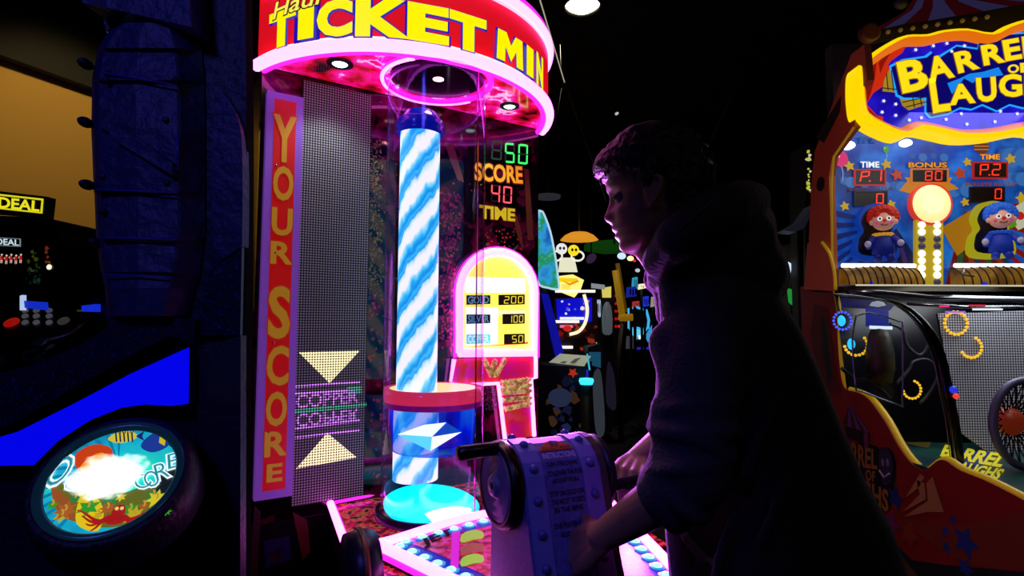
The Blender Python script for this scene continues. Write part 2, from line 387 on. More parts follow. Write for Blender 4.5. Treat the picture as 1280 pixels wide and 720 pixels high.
m = MB(); m.grid([arcpts(CRr, 2.0), arcpts(CRr, ZT)], red, smooth=True)
SIGN = part('canopy_sign', m, BASE, 'red backlit canopy band with yellow lettering')
# white stripes at the top and the bottom of the band
m = MB()
WH = E('#ffffff', 1.0)
m.grid([arcpts(CRr+.001, 2.012), arcpts(CRr+.001, 2.026)], WH)
m.grid([arcpts(CRr+.001, ZT-.022), arcpts(CRr+.001, ZT-.008)], E('#e8d8f0', .9))
part('stripe', m, SIGN)
# ring neon
def ringtube(z, r, mt, rr): 
    m = MB(); P = arcpts(rr, z, 64); m.tube(P, r, mt, 12); return m
m = ringtube(2.0, .017, NE, CRr+.004); part('neon_ring', m, BASE, 'white-pink glowing tube around the canopy edge')
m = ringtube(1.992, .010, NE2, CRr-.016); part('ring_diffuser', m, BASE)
m = ringtube(ZT+.004, .016, NE, CRr+.004); part('neon_ring', m, BASE)
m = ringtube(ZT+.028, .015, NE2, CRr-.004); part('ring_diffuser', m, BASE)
# lettering on the canopy: each letter bends with the band
def cylhit(px, py, r):
    o = CP-TF.P(0, 0, CCq); d = ray(px, py); ox, oy = o.x, o.y; A = d.x**2+d.y**2; B = 2*(ox*d.x+oy*d.y); C = ox*ox+oy*oy-r*r
    t = (-B-math.sqrt(max(0, B*B-4*A*C)))/(2*A); p = CP+d*t; q = p-TF.P(0, 0, CCq)
    return math.atan2(q.dot(TF.n), q.dot(TU)), p.z
letters = [('T', 341, 368, 90, 165, 57, 28), ('I', 376, 392, 0, 0, 50, 16), ('C', 401, 438, 0, 0, 44, 4), ('K', 450, 501, 0, 0, 44, 5), ('E', 515, 555, 0, 0, 56, 16), ('T', 565, 603, 0, 0, 68, 28), ('M', 619, 652, 0, 0, 96, 50), ('I', 657, 664, 0, 0, 110, 74), ('N', 669, 676, 0, 0, 118, 84)]
def own_glyph(key, pts, grow):
    cx, cy = .5, .5
    for off in (0.0, .01, .02):                          # .01 face, .02 outline
        g = grow if off == .02 else 0
        P = [(x+(g if x > cx else -g if x < cx else 0)*(1 if abs(x-cx) > .3 else -.3), y+(g if y > cy else -g)) for x, y in pts]
        _G[(key, off, 3)] = (P, [tuple(range(len(P)))])
own_glyph('M', [(0, 0), (.04, 1), (.33, 1), (.5, .62), (.67, 1), (.96, 1), (1, 0), (.72, 0), (.70, .50), (.5, .08), (.30, .50), (.28, 0)], .05)
YL = E('#fff400', 1.0); BL = E('#2010c0', .8)
rL = CRr+.003
zc = lambda px, py: cylhit(px, py, rL)[1]
m = MB(); mo = MB()
zb, zt = 2.036, 2.178
for (ch, x0, x1, _, _, yb, yt) in letters:
    t0 = cylhit(x0, (yb+yt)/2, rL)[0]; t1 = cylhit(x1, (yb+yt)/2, rL)[0]
    b0, b1 = (zc((x0+x1)/2, yb), zc((x0+x1)/2, yt)); 
    b0 = max(2.028, min(2.06, b0)); b1 = max(2.12, min(2.20, b1))
    def fn(x, y, c, t0=t0, t1=t1, b0=b0, b1=b1):
        sc = 1.0 + (.10 if y > .5 else 0)*0
        t = t0+(t1-t0)*x; rr = rL+c; return TF.P(rr*math.cos(t), b0+(b1-b0)*y, CCq+rr*math.sin(t))
    mo.text(ch, fn, BL, {'I': .05, 'M': .02}.get(ch, .088), .002); m.text(ch, fn, YL, {'I': .01, 'M': .01}.get(ch, .058), .0065)
part('letter_outline', mo, SIGN); part('lettering', m, SIGN)
m = MB(); mo = MB(); t0 = cylhit(345, 12, rL)[0]; t1 = cylhit(400, 0, rL)[0]
zh0, zh1 = zc(352, 24), zc(352, 4)
def fn2(x, y, c):
    t = t0+(t1-t0)*(x+.08*y); rr = rL+c; return TF.P(rr*math.cos(t), zh0+(zh1-zh0)*y+.012*x, CCq+rr*math.sin(t))
mo.text('Haul', fn2, E('#101010', .1), .05, .0075); m.text('Haul', fn2, E('#fff060', 1), .01, .009)
part('script_lettering', m, SIGN); part('script_outline', mo, SIGN)
# downlights in the underside
def downlight(px, py, r, col, s, ring):
    p = hitz(px, py, 2.0); m = MB()
    m.lathe(p+Vector((0, 0, .003)), (0, 0, -1), [(0.0005, 0), (r*1.9, 0), (r*1.9, .004), (r*1.15, .006), (r*1.15, .002)], ring, 24)
    f = part('downlight', m, BASE)
    m = MB(); m.lathe(p, (0, 0, -1), [(0.0005, .004), (r*.9, .003), (r*1.1, 0)], mat('downlight_'+col.strip('#'), col, .4, 0, col, s), 20); part('bulb', m, f)
    return p
DR = D('#0a1014', .4)
pd1 = downlight(425, 80, .020, '#e0fff8', 8, DR); pd3 = downlight(637, 133, .018, '#d0ffe8', 8, D('#083018', .4)); pd2 = downlight(548, 98, .019, '#ffb0b0', 8, D('#500808', .4))
for p, c, e in ((pd1, (.85, 1, .95), 4), (pd3, (.8, 1, .9), 4), (pd2, (1, .3, .3), 3)):
    lamp('canopy_downlight', 'SPOT', p-Vector((0, 0, .02)), e, c, .02, p-Vector((0, 0, 1)), 110)
# tube hole: dark disc, ring neon
m = MB(); c0 = TF.P(RA, 1.998, RC)
m.lathe(c0, (0, 0, -1), [(.0005, .001), (TR-.004, .001)], D('#06020a', .2), 48); part('tube_recess', m, BASE)
m = MB(); m.tube([c0+(TU*math.cos(t)+TF.n*math.sin(t))*(TR+.016)-Vector((0, 0, .006)) for t in [i*math.pi/32 for i in range(64)]], .009, NE2, 10, closed=True)
m.tube([c0+(TU*math.cos(t)+TF.n*math.sin(t))*(TR+.018)-Vector((0, 0, .012)) for t in [i*math.pi/32+2.4 for i in range(36)]], .006, NE, 10)
part('tube_ring', m, BASE, 'violet neon collar at the top of the tube')
# acrylic tube
AC = clear('clear_acrylic', '#f4f0ff', .10, 1.7, .03, '#d8c8ff')
m = MB(); m.lathe(TF.P(RA, 0, RC), (0, 0, 1), [(TR, 1.985), (TR, ZD+.004)], AC, 64)
part('clear_tube', m, BASE, 'large clear acrylic tube')
m = MB()
for ang in (0.52,):
    p = TF.P(RA, 0, RC); d = Vector((math.cos(-ang), math.sin(-ang), 0))
    m.box(Fr(p+d*(TR+.001), Vector((-d.y, d.x, 0)), (0, 0, 1), d), -.0016, .0016, ZD, 1.99, -.001, .002, clear('seam_acrylic', '#e0b0e8', .1, 1.6, .5, '#ff90f0'))
part('tube_seam', m, BASE)
# column with twisted stripes
colx = W(523, 330, tubec.y).x; cdir = ray(523, 330); 
cc = Vector((colx, tubec.y, 0))
zcap = W(523, 490, tubec.y).z; ztop = W(523, 165, tubec.y).z
def spiral(r, z0, z1, pitch, mats, nz=120, seg=48):
    mb = MB()
    rows = [[(cc.x+r*math.cos(2*math.pi*k/seg), cc.y+r*math.sin(2*math.pi*k/seg), z0+(z1-z0)*i/nz) for k in range(seg)] for i in range(nz+1)]
    base = len(mb.v)
    for rr in rows: mb.v += [Vector(p) for p in rr]
    for i in range(nz):
        for k in range(seg):
            k2 = (k+1) % seg
            mb.f.append((i*seg+k, i*seg+k2, (i+1)*seg+k2, (i+1)*seg+k)); mb.uv.append([(k/seg, rows[i][0][2]), ((k+1)/seg, rows[i][0][2]), ((k+1)/seg, rows[i+1][0][2]), (k/seg, rows[i+1][0][2])]); mb.m.append(0); mb.sm.append(True)
    mb.mats = mats; return mb
def stripe_mat():
    m = bpy.data.materials.new('twisted_stripes'); m.use_nodes = True; nt = m.node_tree; b = nt.nodes['Principled BSDF']
    uv = nt.nodes.new('ShaderNodeUVMap'); sp = nt.nodes.new('ShaderNodeSeparateXYZ'); nt.links.new(uv.outputs[0], sp.inputs[0])
    def mth(op, a, bb=None, v=None):
        x = nt.nodes.new('ShaderNodeMath'); x.operation = op; nt.links.new(a, x.inputs[0])
        if bb is not None: nt.links.new(bb, x.inputs[1])
        if v is not None: x.inputs[1].default_value = v
        return x.outputs[0]
    u = mth('MULTIPLY', sp.outputs[0], v=4.0); z = mth('MULTIPLY', sp.outputs[1], v=-8.6)
    nz = nt.nodes.new('ShaderNodeTexNoise'); nz.inputs['Scale'].default_value = 14; nt.links.new(uv.outputs[0], nz.inputs['Vector'])
    nn = mth('MULTIPLY', nz.outputs['Fac'], v=.5)
    s = mth('ADD', mth('ADD', u, z), nn); f = mth('FRACT', s)
    r = nt.nodes.new('ShaderNodeValToRGB'); el = r.color_ramp.elements
    cols = [(0, '#ffffff'), (.30, '#ffffff'), (.38, '#8fe8ff'), (.5, '#18b8f0'), (.62, '#0488d8'), (.72, '#30c8f8'), (.80, '#0a90e0'), (.88, '#bff4ff'), (1, '#ffffff')]
    while len(el) < len(cols): el.new(.5)
    for e, (p, c) in zip(el, cols): e.position = p
    for e, (p, c) in zip(el, cols): e.color = hx(c)
    nt.links.new(f, r.inputs['Fac']); nt.links.new(r.outputs['Color'], b.inputs['Emission Color']); b.inputs['Emission Strength'].default_value = 1.05
    b.inputs['Base Color'].default_value = (.1, .3, .5, 1); b.inputs['Roughness'].default_value = .3
    return m
SM = stripe_mat()
m = spiral(.060, zcap, ztop, 1, [SM]); COLM = part('striped_column', m, BASE, 'lit white and light blue twisted-stripe column')
m = MB(); m.lathe((cc.x, cc.y, ztop), (0, 0, 1), [(.066, -.012), (.072, -.004), (.066, .004), (.074, .012), (.066, .02), (.072, .028), (.06, .04), (.045, .06), (.0005, .062)], mat('column_cap_blue', '#1030a0', .2, 0, '#0818c0', .35, coat=.5), 32)
part('column_cap', m, BASE, 'dark blue ringed cap')
# tray in the tube with red rim, blue drum and column below
zc0 = W(540, 484, tubec.y).z; zc1 = W(540, 507, tubec.y-.14).z
m = MB(); tc3 = Vector((tubec.x, tubec.y, 0))
m.lathe(tc3, (0, 0, 1), [(.0005, zc0-.012), (.07, zc0-.01), (TR-.02, zc0)], E('#ffe8a0', 1.1), 48)
m.lathe(tc3, (0, 0, 1), [(TR-.02, zc0), (TR-.004, zc0+.002), (TR-.002, zc0-.018), (TR-.003, zc0-.036)], mat('tray_rim', '#c02040', .3, 0, '#d83058', .75, coat=.5), 48)
m.lathe(tc3, (0, 0, 1), [(TR-.003, zc0-.036), (TR-.005, zc0-.052)], mat('tray_rim_dark', '#600848', .3, 0, '#700a70', .6), 48)
part('ball_tray', m, BASE, 'red-rimmed glowing tray inside the tube')
zd0 = W(540, 560, tubec.y).z
m = MB(); m.lathe(tc3, (0, 0, 1), [(TR-.02, zc0-.05), (TR-.03, zd0), (TR-.05, zd0-.006), (.0005, zd0-.004)], glowclear('blue_acrylic', '#0420ff', .8, .68), 48)
part('drum', m, BASE, 'translucent blue drum')
m = spiral(.066, W(523, 598, tubec.y).z, zc0-.05, 1, [SM]); part('striped_column', m, BASE, 'lower stretch of the striped column')
# faceted crystal facing the player
m = MB(); q = TF.P(RA, 0, RC); yb = tubec.y-.09
yb = tubec.y-.131
def fp(x, y, d=0): return W(x, y, yb+d*.3)
CY = E('#60e8ff', 1.0); WHs = E('#f0ffff', 1.2); BLs = E('#0858e0', .7)
m.face([fp(497, 543), fp(530, 531, -.02), fp(558, 528), fp(540, 546, -.03)], WHs); m.face([fp(497, 543), fp(540, 546, -.03), fp(522, 556)], CY)
m.face([fp(540, 546, -.03), fp(577, 540), fp(538, 564, -.01)], WHs); m.face([fp(540, 546, -.03), fp(538, 564, -.01), fp(522, 556)], CY)
m.face([fp(540, 546, -.03), fp(558, 528), fp(577, 540)], BLs); m.face([fp(497, 543), fp(558, 528), fp(577, 540), fp(538, 564, .03)][::-1], BLs)
part('crystal', m, BASE, 'white-cyan faceted crystal')
m = MB(); tax = (Vector((0, 0, 1))+TF.n*.14+TU*.03).normalized(); td = tc3+Vector((0, 0, ZD+.028))
m.lathe(td, tax, [(.0005, 0), (TR-.014, 0), (TR-.008, -.004), (TR-.010, -.012)], mat('target_disc', '#00e0ff', .3, 0, '#00f0ff', 1.25), 48)
DF = Fr(td, TU, tax.cross(TU), tax)
m.ngon(DF, smooth_loop([(-.085, -.095), (-.05, -.062), (.0, -.05), (.05, -.055), (.085, -.085), (.05, -.118), (0, -.132), (-.05, -.12)], 4), .0015, E('#ffffff', 1.5))  # white crescent: glare at the disc's front edge, painted on
part('target_disc', m, BASE, 'cyan glowing disc on the tube floor')
m = MB(); m.lathe(tc3, (0, 0, 1), [(TR+.002, ZD+.02), (TR+.014, ZD+.02), (TR+.016, ZD), ], mat('tube_foot', '#301040', .3, .6), 48); part('tube_foot', m, BASE)
# ---- YOUR SCORE sign and LED screen
SC_ = TF.K([(332, 113), (378, 121), (367, 621), (320, 625)], .03)
a0, a1 = (SC_[0][0]+SC_[3][0])/2, (SC_[1][0]+SC_[2][0])/2; b1_, b0_ = (SC_[0][1]+SC_[1][1])/2, (SC_[2][1]+SC_[3][1])/2
SGN = Fr(TF.P(0, 0, 0), TU, (0, 0, 1), TF.n)
m = MB(); m.box(TF, a0, a1, b0_, b1_, .002, .030, mat('sign_lilac', '#7048a8', .4, 0, '#9050d0', .28))
YS = part('score_sign', m, BASE, 'tall red sign with stacked yellow letters and lilac edge')
m = MB(); e = .020; m.box(TF, a0+e, a1-e, b0_+e*1.2, b1_-e, .030, .0315, mat('sign_red', '#901010', .4, 0, '#d81410', .36)); part('sign_face', m, YS)
m = MB(); mo = MB(); ly = [('Y', 143, 203), ('O', 206, 252), ('U', 258, 296), ('R', 300, 332), ('S', 357, 424), ('C', 431, 483), ('O', 488, 534), ('R', 537, 572), ('E', 577, 604)]
for ch, t, b in ly:
    kx = 350-(t-140)*.014
    bb = TF.px(kx, b, .032)[1]; tt = TF.px(kx, t, .032)[1]; h = tt-bb; ac = (a0+a1)/2; wd = .043 if ch not in 'YC' else .045
    if ch == 'E': wd = .030
    qd = [(ac-wd, bb), (ac+wd, bb), (ac+wd, tt), (ac-wd, tt)]
    qd = [(ac-wd*.6, bb+.007), (ac+wd*.6, bb+.007), (ac+wd*.6, tt-.007), (ac-wd*.6, tt-.007)]
    m.label(ch, TF, qd, .0335, mat('sign_yellow', '#a07018', .4, 0, '#c89020', .34), out=mat('sign_letter_edge', '#901818', .4, 0, '#c02818', .4), off=.03, oo=.055)
part('lettering', m, YS)
m = MB()
for px_, py_ in ((345, 207), (344, 316), (342, 428), (336, 540)):
    m = MB(); a, b = TF.px(px_, py_, .032); m.ball(TF.P(a, b, .034), .0035, D('#c0c0c0', .2, metal=1), 8); part('screw', m, YS)
# LED screen
LEDG = dotgrid('led_grid', .0078, .33, '#050507', '#8a8c96', 0.0, .16)
l0 = a1+.001; l1 = TF.px(459, 400, .012)[0]; lb = TF.px(412, 626, .012)[1]; lt = 1.985
m = MB(); m.box(TF, l0, l1, lb, lt, .002, .012, LEDG)
LS = part('led_screen', m, BASE, 'tall dark LED dot screen showing arrows')
LEDY = dotgrid('led_yellow', .0078, .44, '#141408', '#fff8b8', 0.0, 1.1)
LEDV = dotgrid('led_violet', .0078, .36, '#0c0414', '#e090ff', 0.0, 1.0); LEDN = dotgrid('led_green', .0078, .36, '#04100c', '#50c898', 0.0, .7)
m = MB(); c = .013
m.ngon(TF, TF.K([(373, 440), (412, 479), (450, 438)], c)[::-1], c, LEDY); part('arrow_graphic', m, LS, 'pale yellow triangle pointing down')
m = MB(); m.ngon(TF, TF.K([(370, 586), (446, 572), (409, 541)], c), c, LEDY); part('arrow_graphic', m, LS, 'pale yellow triangle pointing up')
m = MB()
for y0, y1 in ((482, 476), (491, 485), (534, 524), (546, 536)):
    m.ngon(TF, TF.K([(369, y0), (450, y1), (450, y1+3), (369, y0+3)], c)[::-1], c, LEDV)
m.ngon(TF, TF.K([(369, 512), (458, 503), (458, 508), (369, 517)], c)[::-1], c, LEDN); m.ngon(TF, TF.K([(434, 484), (452, 482), (452, 492), (434, 494)], c)[::-1], c+.0003, LEDN)
def ledword(px0, px1, ytl, ybl, ytr, ybr, flip=False):
    q = TF.K([(px0, ybl), (px1, ybr), (px1, ytr), (px0, ytl)], c)
    if flip: q = [q[3], q[2], q[1], q[0]]
    fr = TF
    rv, rf = glyphs('COPPER', .02)
    x0 = min(p[0] for p in rv); x1 = max(p[0] for p in rv); y0 = min(p[1] for p in rv); y1 = max(p[1] for p in rv)
    for f in rf:
        pts = []
        for i in f:
            x = (rv[i][0]-x0)/(x1-x0); y = (rv[i][1]-y0)/(y1-y0)
            pts.append(tuple((q[0][k]*(1-x)+q[1][k]*x)*(1-y)+(q[3][k]*(1-x)+q[2][k]*x)*y for k in (0, 1)))
        m.ngon(fr, pts, c+.0004, LEDV)
ledword(370, 448, 494, 511, 487, 503); ledword(370, 448, 518, 534, 510, 525, True)
part('led_lettering', m, LS, 'violet COPPER lettering in light dots')
# ---- score and time displays
GD = E('#30f060', 1.6); GO = E('#0c5030', .5); RD = E('#ff5060', 1.5); RO = E('#300408', .4)
c = .004
m = MB(); m.box(TF, *[TF.px(607, 178)[0], TF.px(664, 178)[0]], TF.px(640, 208)[1], TF.px(640, 178)[1], 0, .003, D('#020404', .2))
m.seven('8', TF, TF.K([(612, 199), (630, 201), (630, 177), (612, 175)], c), c, GO, GO)
m.seven('50', TF, TF.K([(629, 203), (662, 206), (662, 181), (629, 178)], c), c, GD, E('#083018', .5))
part('score_display', m, BASE, 'green 50 digits')
m = MB(); m.box(TF, TF.px(607, 240)[0], TF.px(645, 240)[0], TF.px(640, 256)[1], TF.px(640, 228)[1], 0, .003, D('#060202', .2))
m.seven('40', TF, TF.K([(612, 252), (642, 255), (642, 234), (612, 230)], c), c, RD, RO)
part('time_display', m, BASE, 'red 40 digits')
OL = mat('gold_letter', '#d09020', .4, 0, '#d89020', .75); OLo = E('#7a1408', .5)
SCW = MB(); m = SCW; m.label('SCORE', TF, TF.K([(594, 225), (653, 229), (652, 209), (594, 204)], c), c, OL, OLo, .03, .08); part('lettering', m, BASE, 'gold word SCORE')
m = MB(); m.label('TIME', TF, TF.K([(600, 272), (643, 276), (643, 262), (600, 257)], c), c, mat('olive_letter', '#b0a020', .4, 0, '#b8a818', .75), OLo, .04, .08)
part('lettering', m, BASE, 'olive-gold word TIME')
# ---- arched payout sign
def archpts(x0, x1, ys, yt, yb, n=16):
    p = [(x0, yb), (x0, ys)]; cx = (x0+x1)/2; r = (x1-x0)/2
    for i in range(1, n): t = math.pi-math.pi*i/n; p.append((cx+r*math.cos(t), ys-(ys-yt)*math.sin(t)))
    p += [(x1, ys), (x1, yb)]; return p
c = .02
ao = TF.K(archpts(574, 666, 366, 316, 441), c); ai = TF.K(archpts(580, 660, 366, 322, 434), c)
m = MB(); m.prism(TF, ao, .001, c, mat('arch_face', '#f8f060', .4, 0, '#fff050', 1.2))
ARCH = part('payout_sign', m, BASE, 'arched yellow payout sign with glowing pink tube border')
m = MB(); path = [TF.P(a, b, c+.006) for a, b in TF.K(archpts(573, 667, 366, 315, 441), c)]
m.tube(path+[path[0]], .0155, NE, 12); part('neon_border', m, ARCH)
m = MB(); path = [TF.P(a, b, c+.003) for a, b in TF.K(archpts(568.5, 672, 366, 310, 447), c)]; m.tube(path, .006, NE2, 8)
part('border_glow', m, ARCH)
m = MB()
m.ngon(TF, TF.K([(582, 346), (656, 348), (657, 362), (656, 366), (582, 366)], c)[::-1], c+.001, E('#ffffff', 1.6))
m.ngon(TF, TF.K([(582, 384), (622, 384), (622, 430), (582, 432)], c)[::-1], c+.001, E('#ffffff', 1.6)); m.ngon(TF, TF.K([(622, 388), (657, 388), (657, 394), (622, 394)], c)[::-1], c+.001, E('#fff8b0', 1.4))
m.ngon(TF, TF.K([(584, 434), (660, 430), (660, 427), (622, 431)], c), c+.0015, E('#ff8030', 1))
part('sign_print', m, ARCH)
m = MB()
for t, y in (('GOLD', 375), ('SILVER', 399), ('COPPER', 424)):
    hi = t != 'COPPER'
    m.ngon(TF, TF.K([(583, y+6), (613, y+5), (613, y-6), (583, y-6)], c+.002), c+.002, E('#0c1418' if hi else '#70e8f0', .6 if hi else 1))
    m.label(t, TF, TF.K([(585, y+4.5), (611, y+4), (611, y-4.5), (585, y-4.5)], c+.003), c+.003, E('#6098b8', .9) if hi else E('#e0ffff', 1.2), None, .02)
for t, y, x0 in (('200', 375, 626), ('100', 399, 631), ('50', 424, 633)):
    m.ngon(TF, TF.K([(x0-3, y+6.5), (656, y+5.5), (656, y-7), (x0-3, y-6.5)], c+.002), c+.002, E('#1a1404', .5))
    m.seven(t, TF, TF.K([(x0+3 if len(t) == 3 else x0+6, y+4.5), (655, y+4), (655, y-5), (x0+3 if len(t) == 3 else x0+6, y-4.5)], c+.003), c+.003, E('#f8e040', 1.1), None)
part('payout_display', m, ARCH, 'black value windows with 200, 100 and 50')
# ---- timber shape with ropes below the arch
c = .016
tim = [(567, 449), (669, 445), (669, 472), (663, 474), (667, 545), (631, 552), (622, 479), (562, 482)]
m = MB(); m.prism(TF, TF.K(tim, c), .001, c, mat('timber_panel', '#b01050', .4, 0, '#a80c58', .75, mott=(14, [(.3, '#a00878'), (.5, '#b01040'), (.6, '#a83010'), (.75, '#c010a0')], 1)))
TIM = part('timber_sign', m, BASE, 'magenta timber-shaped panel outlined with neon and bound with rope')
m = MB(); P = [TF.P(a, b, c+.003) for a, b in TF.K(tim, c)]; P2 = TF.K(tim, c)
m.tube([TF.P(*q, c+.004) for q in [P2[0], P2[7], P2[6], P2[5]]], .0075, NE, 8); m.tube([TF.P(*q, c+.004) for q in [P2[1], P2[2], P2[3], P2[4]]], .0075, NE, 8)
part('neon_border', m, TIM)
m = MB(); RP = mat('rope_tan', '#b8a050', .7, 0, '#a08838', .45, mott=(60, [(.4, '#8a7030'), (.6, '#e0c878')], 1))
def rope(p, q, r=.0085):
    a = Vector(TF.P(*TF.px(*p, c), c+.006)); b = Vector(TF.P(*TF.px(*q, c), c+.006)); n = 30
    d = (b-a).normalized(); s1 = d.cross(TF.n).normalized()
    for ph in (0, math.pi):
        m.tube([a+(b-a)*i/n+(s1*math.cos(ph+i*.7)+TF.n*math.sin(ph+i*.7))*r*.5 for i in range(n+1)], r*.75, RP, 6)
for p, q in (((604, 449), (614, 470)), ((618, 450), (612, 470)), ((630, 449), (618, 470)), ((626, 478), (661, 474)), ((626, 485), (662, 481)), ((626, 491), (662, 488)), ((627, 500), (662, 497)), ((630, 511), (662, 504))): rope(p, q)
part('rope', m, TIM, 'twisted tan rope')
# ---- deck
DK = Fr((0, 0, ZD), (1, 0, 0), (0, 1, 0), (0, 0, 1))
foil = mat('deck_foil', '#a00830', .25, 0, '#a00840', .30, mott=(30, [(.35, '#200008'), (.46, '#b00830'), (.52, '#e83050'), (.56, '#c08020'), (.62, '#180408')], 1), coat=.5)
def kd(pts): return [tuple(hitz(x, y, ZD)[:2]) for x, y in pts]
deck = kd([(412, 628), (440, 705)]); 
pl, pr = TF.P(-HW*.52, 0, .0), TF.P(HW, 0, .0)
lf = hitz(437, 702, ZD); 
lf2 = Vector((lf.x, lf.y, 0))+TF.n*.25+TU*.06
rf = TF.P(HW*.75, 0, .75)
m = MB(); dpl = [tuple(hitz(412, 629, ZD)[:2]), tuple(lf[:2]), (lf2.x, lf2.y), (rf.x, rf.y), (TF.P(HW*.98, 0, .3)[:2]), tuple(pr[:2])]
dpl = [tuple(p) for p in dpl]
m.prism(DK, dpl, -.10, 0, foil, D('#0a0a1c', .4)); DECK = part('deck', m, BASE, 'red glitter control deck')
m = MB(); P = [hitz(475, 617, ZD+.01), hitz(413, 629, ZD+.01), hitz(441, 705, ZD+.01)]
m.tube(P[:2], .005, NE2, 8); m.tube(P[1:], .0105, NE, 10); m.tube([p+Vector((.006, .0, -.008)) for p in P[1:]], .011, NE2, 10); part('neon_edge', m, DECK)
# pedestal
ped = [(pl+TF.n*0), TF.P(-HW*.42, 0, .55), TF.P(HW*.55, 0, .62), TF.P(HW*.85, 0, .0)]
m = MB(); m.prism(XYZ, [tuple(p[:2]) for p in ped], 0, ZD-.10, D('#07071a', .35)); part('pedestal', m, BASE)
m = MB(); fa = MB()
for pts, h in (([(318, 632), (326, 640), (322, 720), (312, 720)], '#3a1a18'), ([(366, 640), (384, 650), (388, 690), (378, 700), (372, 670)], '#5a2a14'), ([(330, 676), (362, 670), (364, 700), (332, 710)], '#101450'), ([(336, 690), (350, 686), (352, 700), (338, 704)], '#5a1418')):
    m.ngon(TF, TF.K(pts, .004), .004, D(h, .5))
m.box(TF, -HW, -HW*.4, 0, ZD-.02, -.03, .003, D('#08060c', .3))
part('lower_panel', m, BASE, 'dark lower front with faded cave print')
# raised player ledge with neon outline, bulbs and print
Z2 = ZD+.035
LG = Fr((0, 0, Z2), (1, 0, 0), (0, 1, 0), (0, 0, 1))
cor = [hitz(474, 682, Z2), hitz(604, 645, Z2), hitz(762, 628, Z2), hitz(842, 712, Z2)]
ext = cor[3]+(cor[3]-cor[2])*.25; exl = cor[0]+(hitz(540, 714, Z2)-cor[0]).normalized()*.42
loop = [exl, cor[0]+(exl-cor[0])*.12, cor[0], cor[0]+(cor[1]-cor[0])*.12, cor[1], cor[2]+(cor[1]-cor[2])*.08, cor[2], cor[2]+(cor[3]-cor[2])*.1, cor[3], ext]
def inset(pts, d):
    cx = sum(p[0] for p in pts)/len(pts); cy = sum(p[1] for p in pts)/len(pts)
    o = []
    for p in pts:
        v = Vector((cx-p[0], cy-p[1])); l = v.length; o.append((p[0]+v.x/l*d, p[1]+v.y/l*d))
    return o
lp = [tuple(p[:2]) for p in loop]
m = MB(); m.prism(LG, lp, -.034, -.001, mat('ledge_blue', '#0818a0', .3, 0, '#0820c0', .5), D('#0a0620', .4)); LEDGE = part('ledge', m, BASE, 'blue player ledge outlined with glowing pink tube')
m = MB(); m.tube([Vector((p[0], p[1], Z2+.002)) for p in smooth_loop([tuple(p) for p in loop], 5, False)], .0125, NE, 10); part('neon_edge', m, LEDGE)
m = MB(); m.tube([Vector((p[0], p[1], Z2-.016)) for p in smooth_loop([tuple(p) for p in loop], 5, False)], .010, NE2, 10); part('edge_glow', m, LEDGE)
m = MB(); m.ngon(LG, inset(lp, .075), .0008, mat('ledge_foil', '#a01040', .3, 0, '#b01050', .5, mott=(45, [(.35, '#300010'), (.5, '#c81838'), (.6, '#e040a0')], 1))); part('ledge_print', m, LEDGE)
m = MB(); mb2 = MB()
ins = inset(lp, .036)
def along(P, step):
    out = []; acc = 0
    for i in range(len(P)-1):
        a, b = Vector(P[i]), Vector(P[i+1]); L_ = (b-a).length
        while acc < L_: out.append(a+(b-a)*acc/L_); acc += step
        acc -= L_
    return out
for p in along(ins, .045):
    m = MB(); m.lathe((p.x, p.y, Z2), (0, 0, 1), [(.018, 0), (.018, .0012), (.012, .0014)], E('#20a0f0', .9), 14); m.lathe((p.x, p.y, Z2), (0, 0, 1), [(.011, 0), (.011, .003), (.008, .006), (.0005, .007)], E('#b0f4ff', 1.3), 12)
    part('ledge_bulb', m, LEDGE, 'pale blue round bulb')
m = MB()
m = MB(); q = [tuple(hitz(*p, Z2+.002)[:2]) for p in ((532, 685), (569, 669), (564, 660), (525, 674))]
m.label('JET', Fr((0, 0, Z2), (1, 0, 0), (0, 1, 0), (0, 0, 1)), q, .0022, D('#08000c', .9), None, .04)
for k, (y0, h) in enumerate(((668, '#a0c830'), (684, '#a05030'), (698, '#98d028'))):
    m.ngon(LG, [tuple(hitz(*p, Z2)[:2]) for p in smooth_loop([(577, y0+2), (590, y0-4), (603, y0-2), (604, y0+6), (592, y0+8), (577, y0+12)], 3)], .003, mat('print_'+h.strip('#'), h, .4, 0, h, .6))
m.ngon(LG, [tuple(hitz(*p, Z2)[:2]) for p in ((565, 667), (575, 664), (573, 712), (563, 712))], .0025, E('#e018d8', .9))
part('ledge_lettering', m, LEDGE)
# round black guard left of the ledge
m = MB(); g0 = W(452, 716, 1.27); m.lathe(g0, TU*.8+Vector((.2, 0, 0)), [(.0005, -.04), (.085, -.035), (.092, 0), (.085, .03), (.0005, .032)], D('#0a0a28', .35), 40)
part('wheel_guard', m, BASE, 'round dark guard beside the ledge')
m = MB(); m.lathe(g0, TU*.8+Vector((.2, 0, 0)), [(.093, -.01), (.097, -.004), (.093, .002)], D('#7a4020', .4), 40); part('guard_rim', m, BASE)

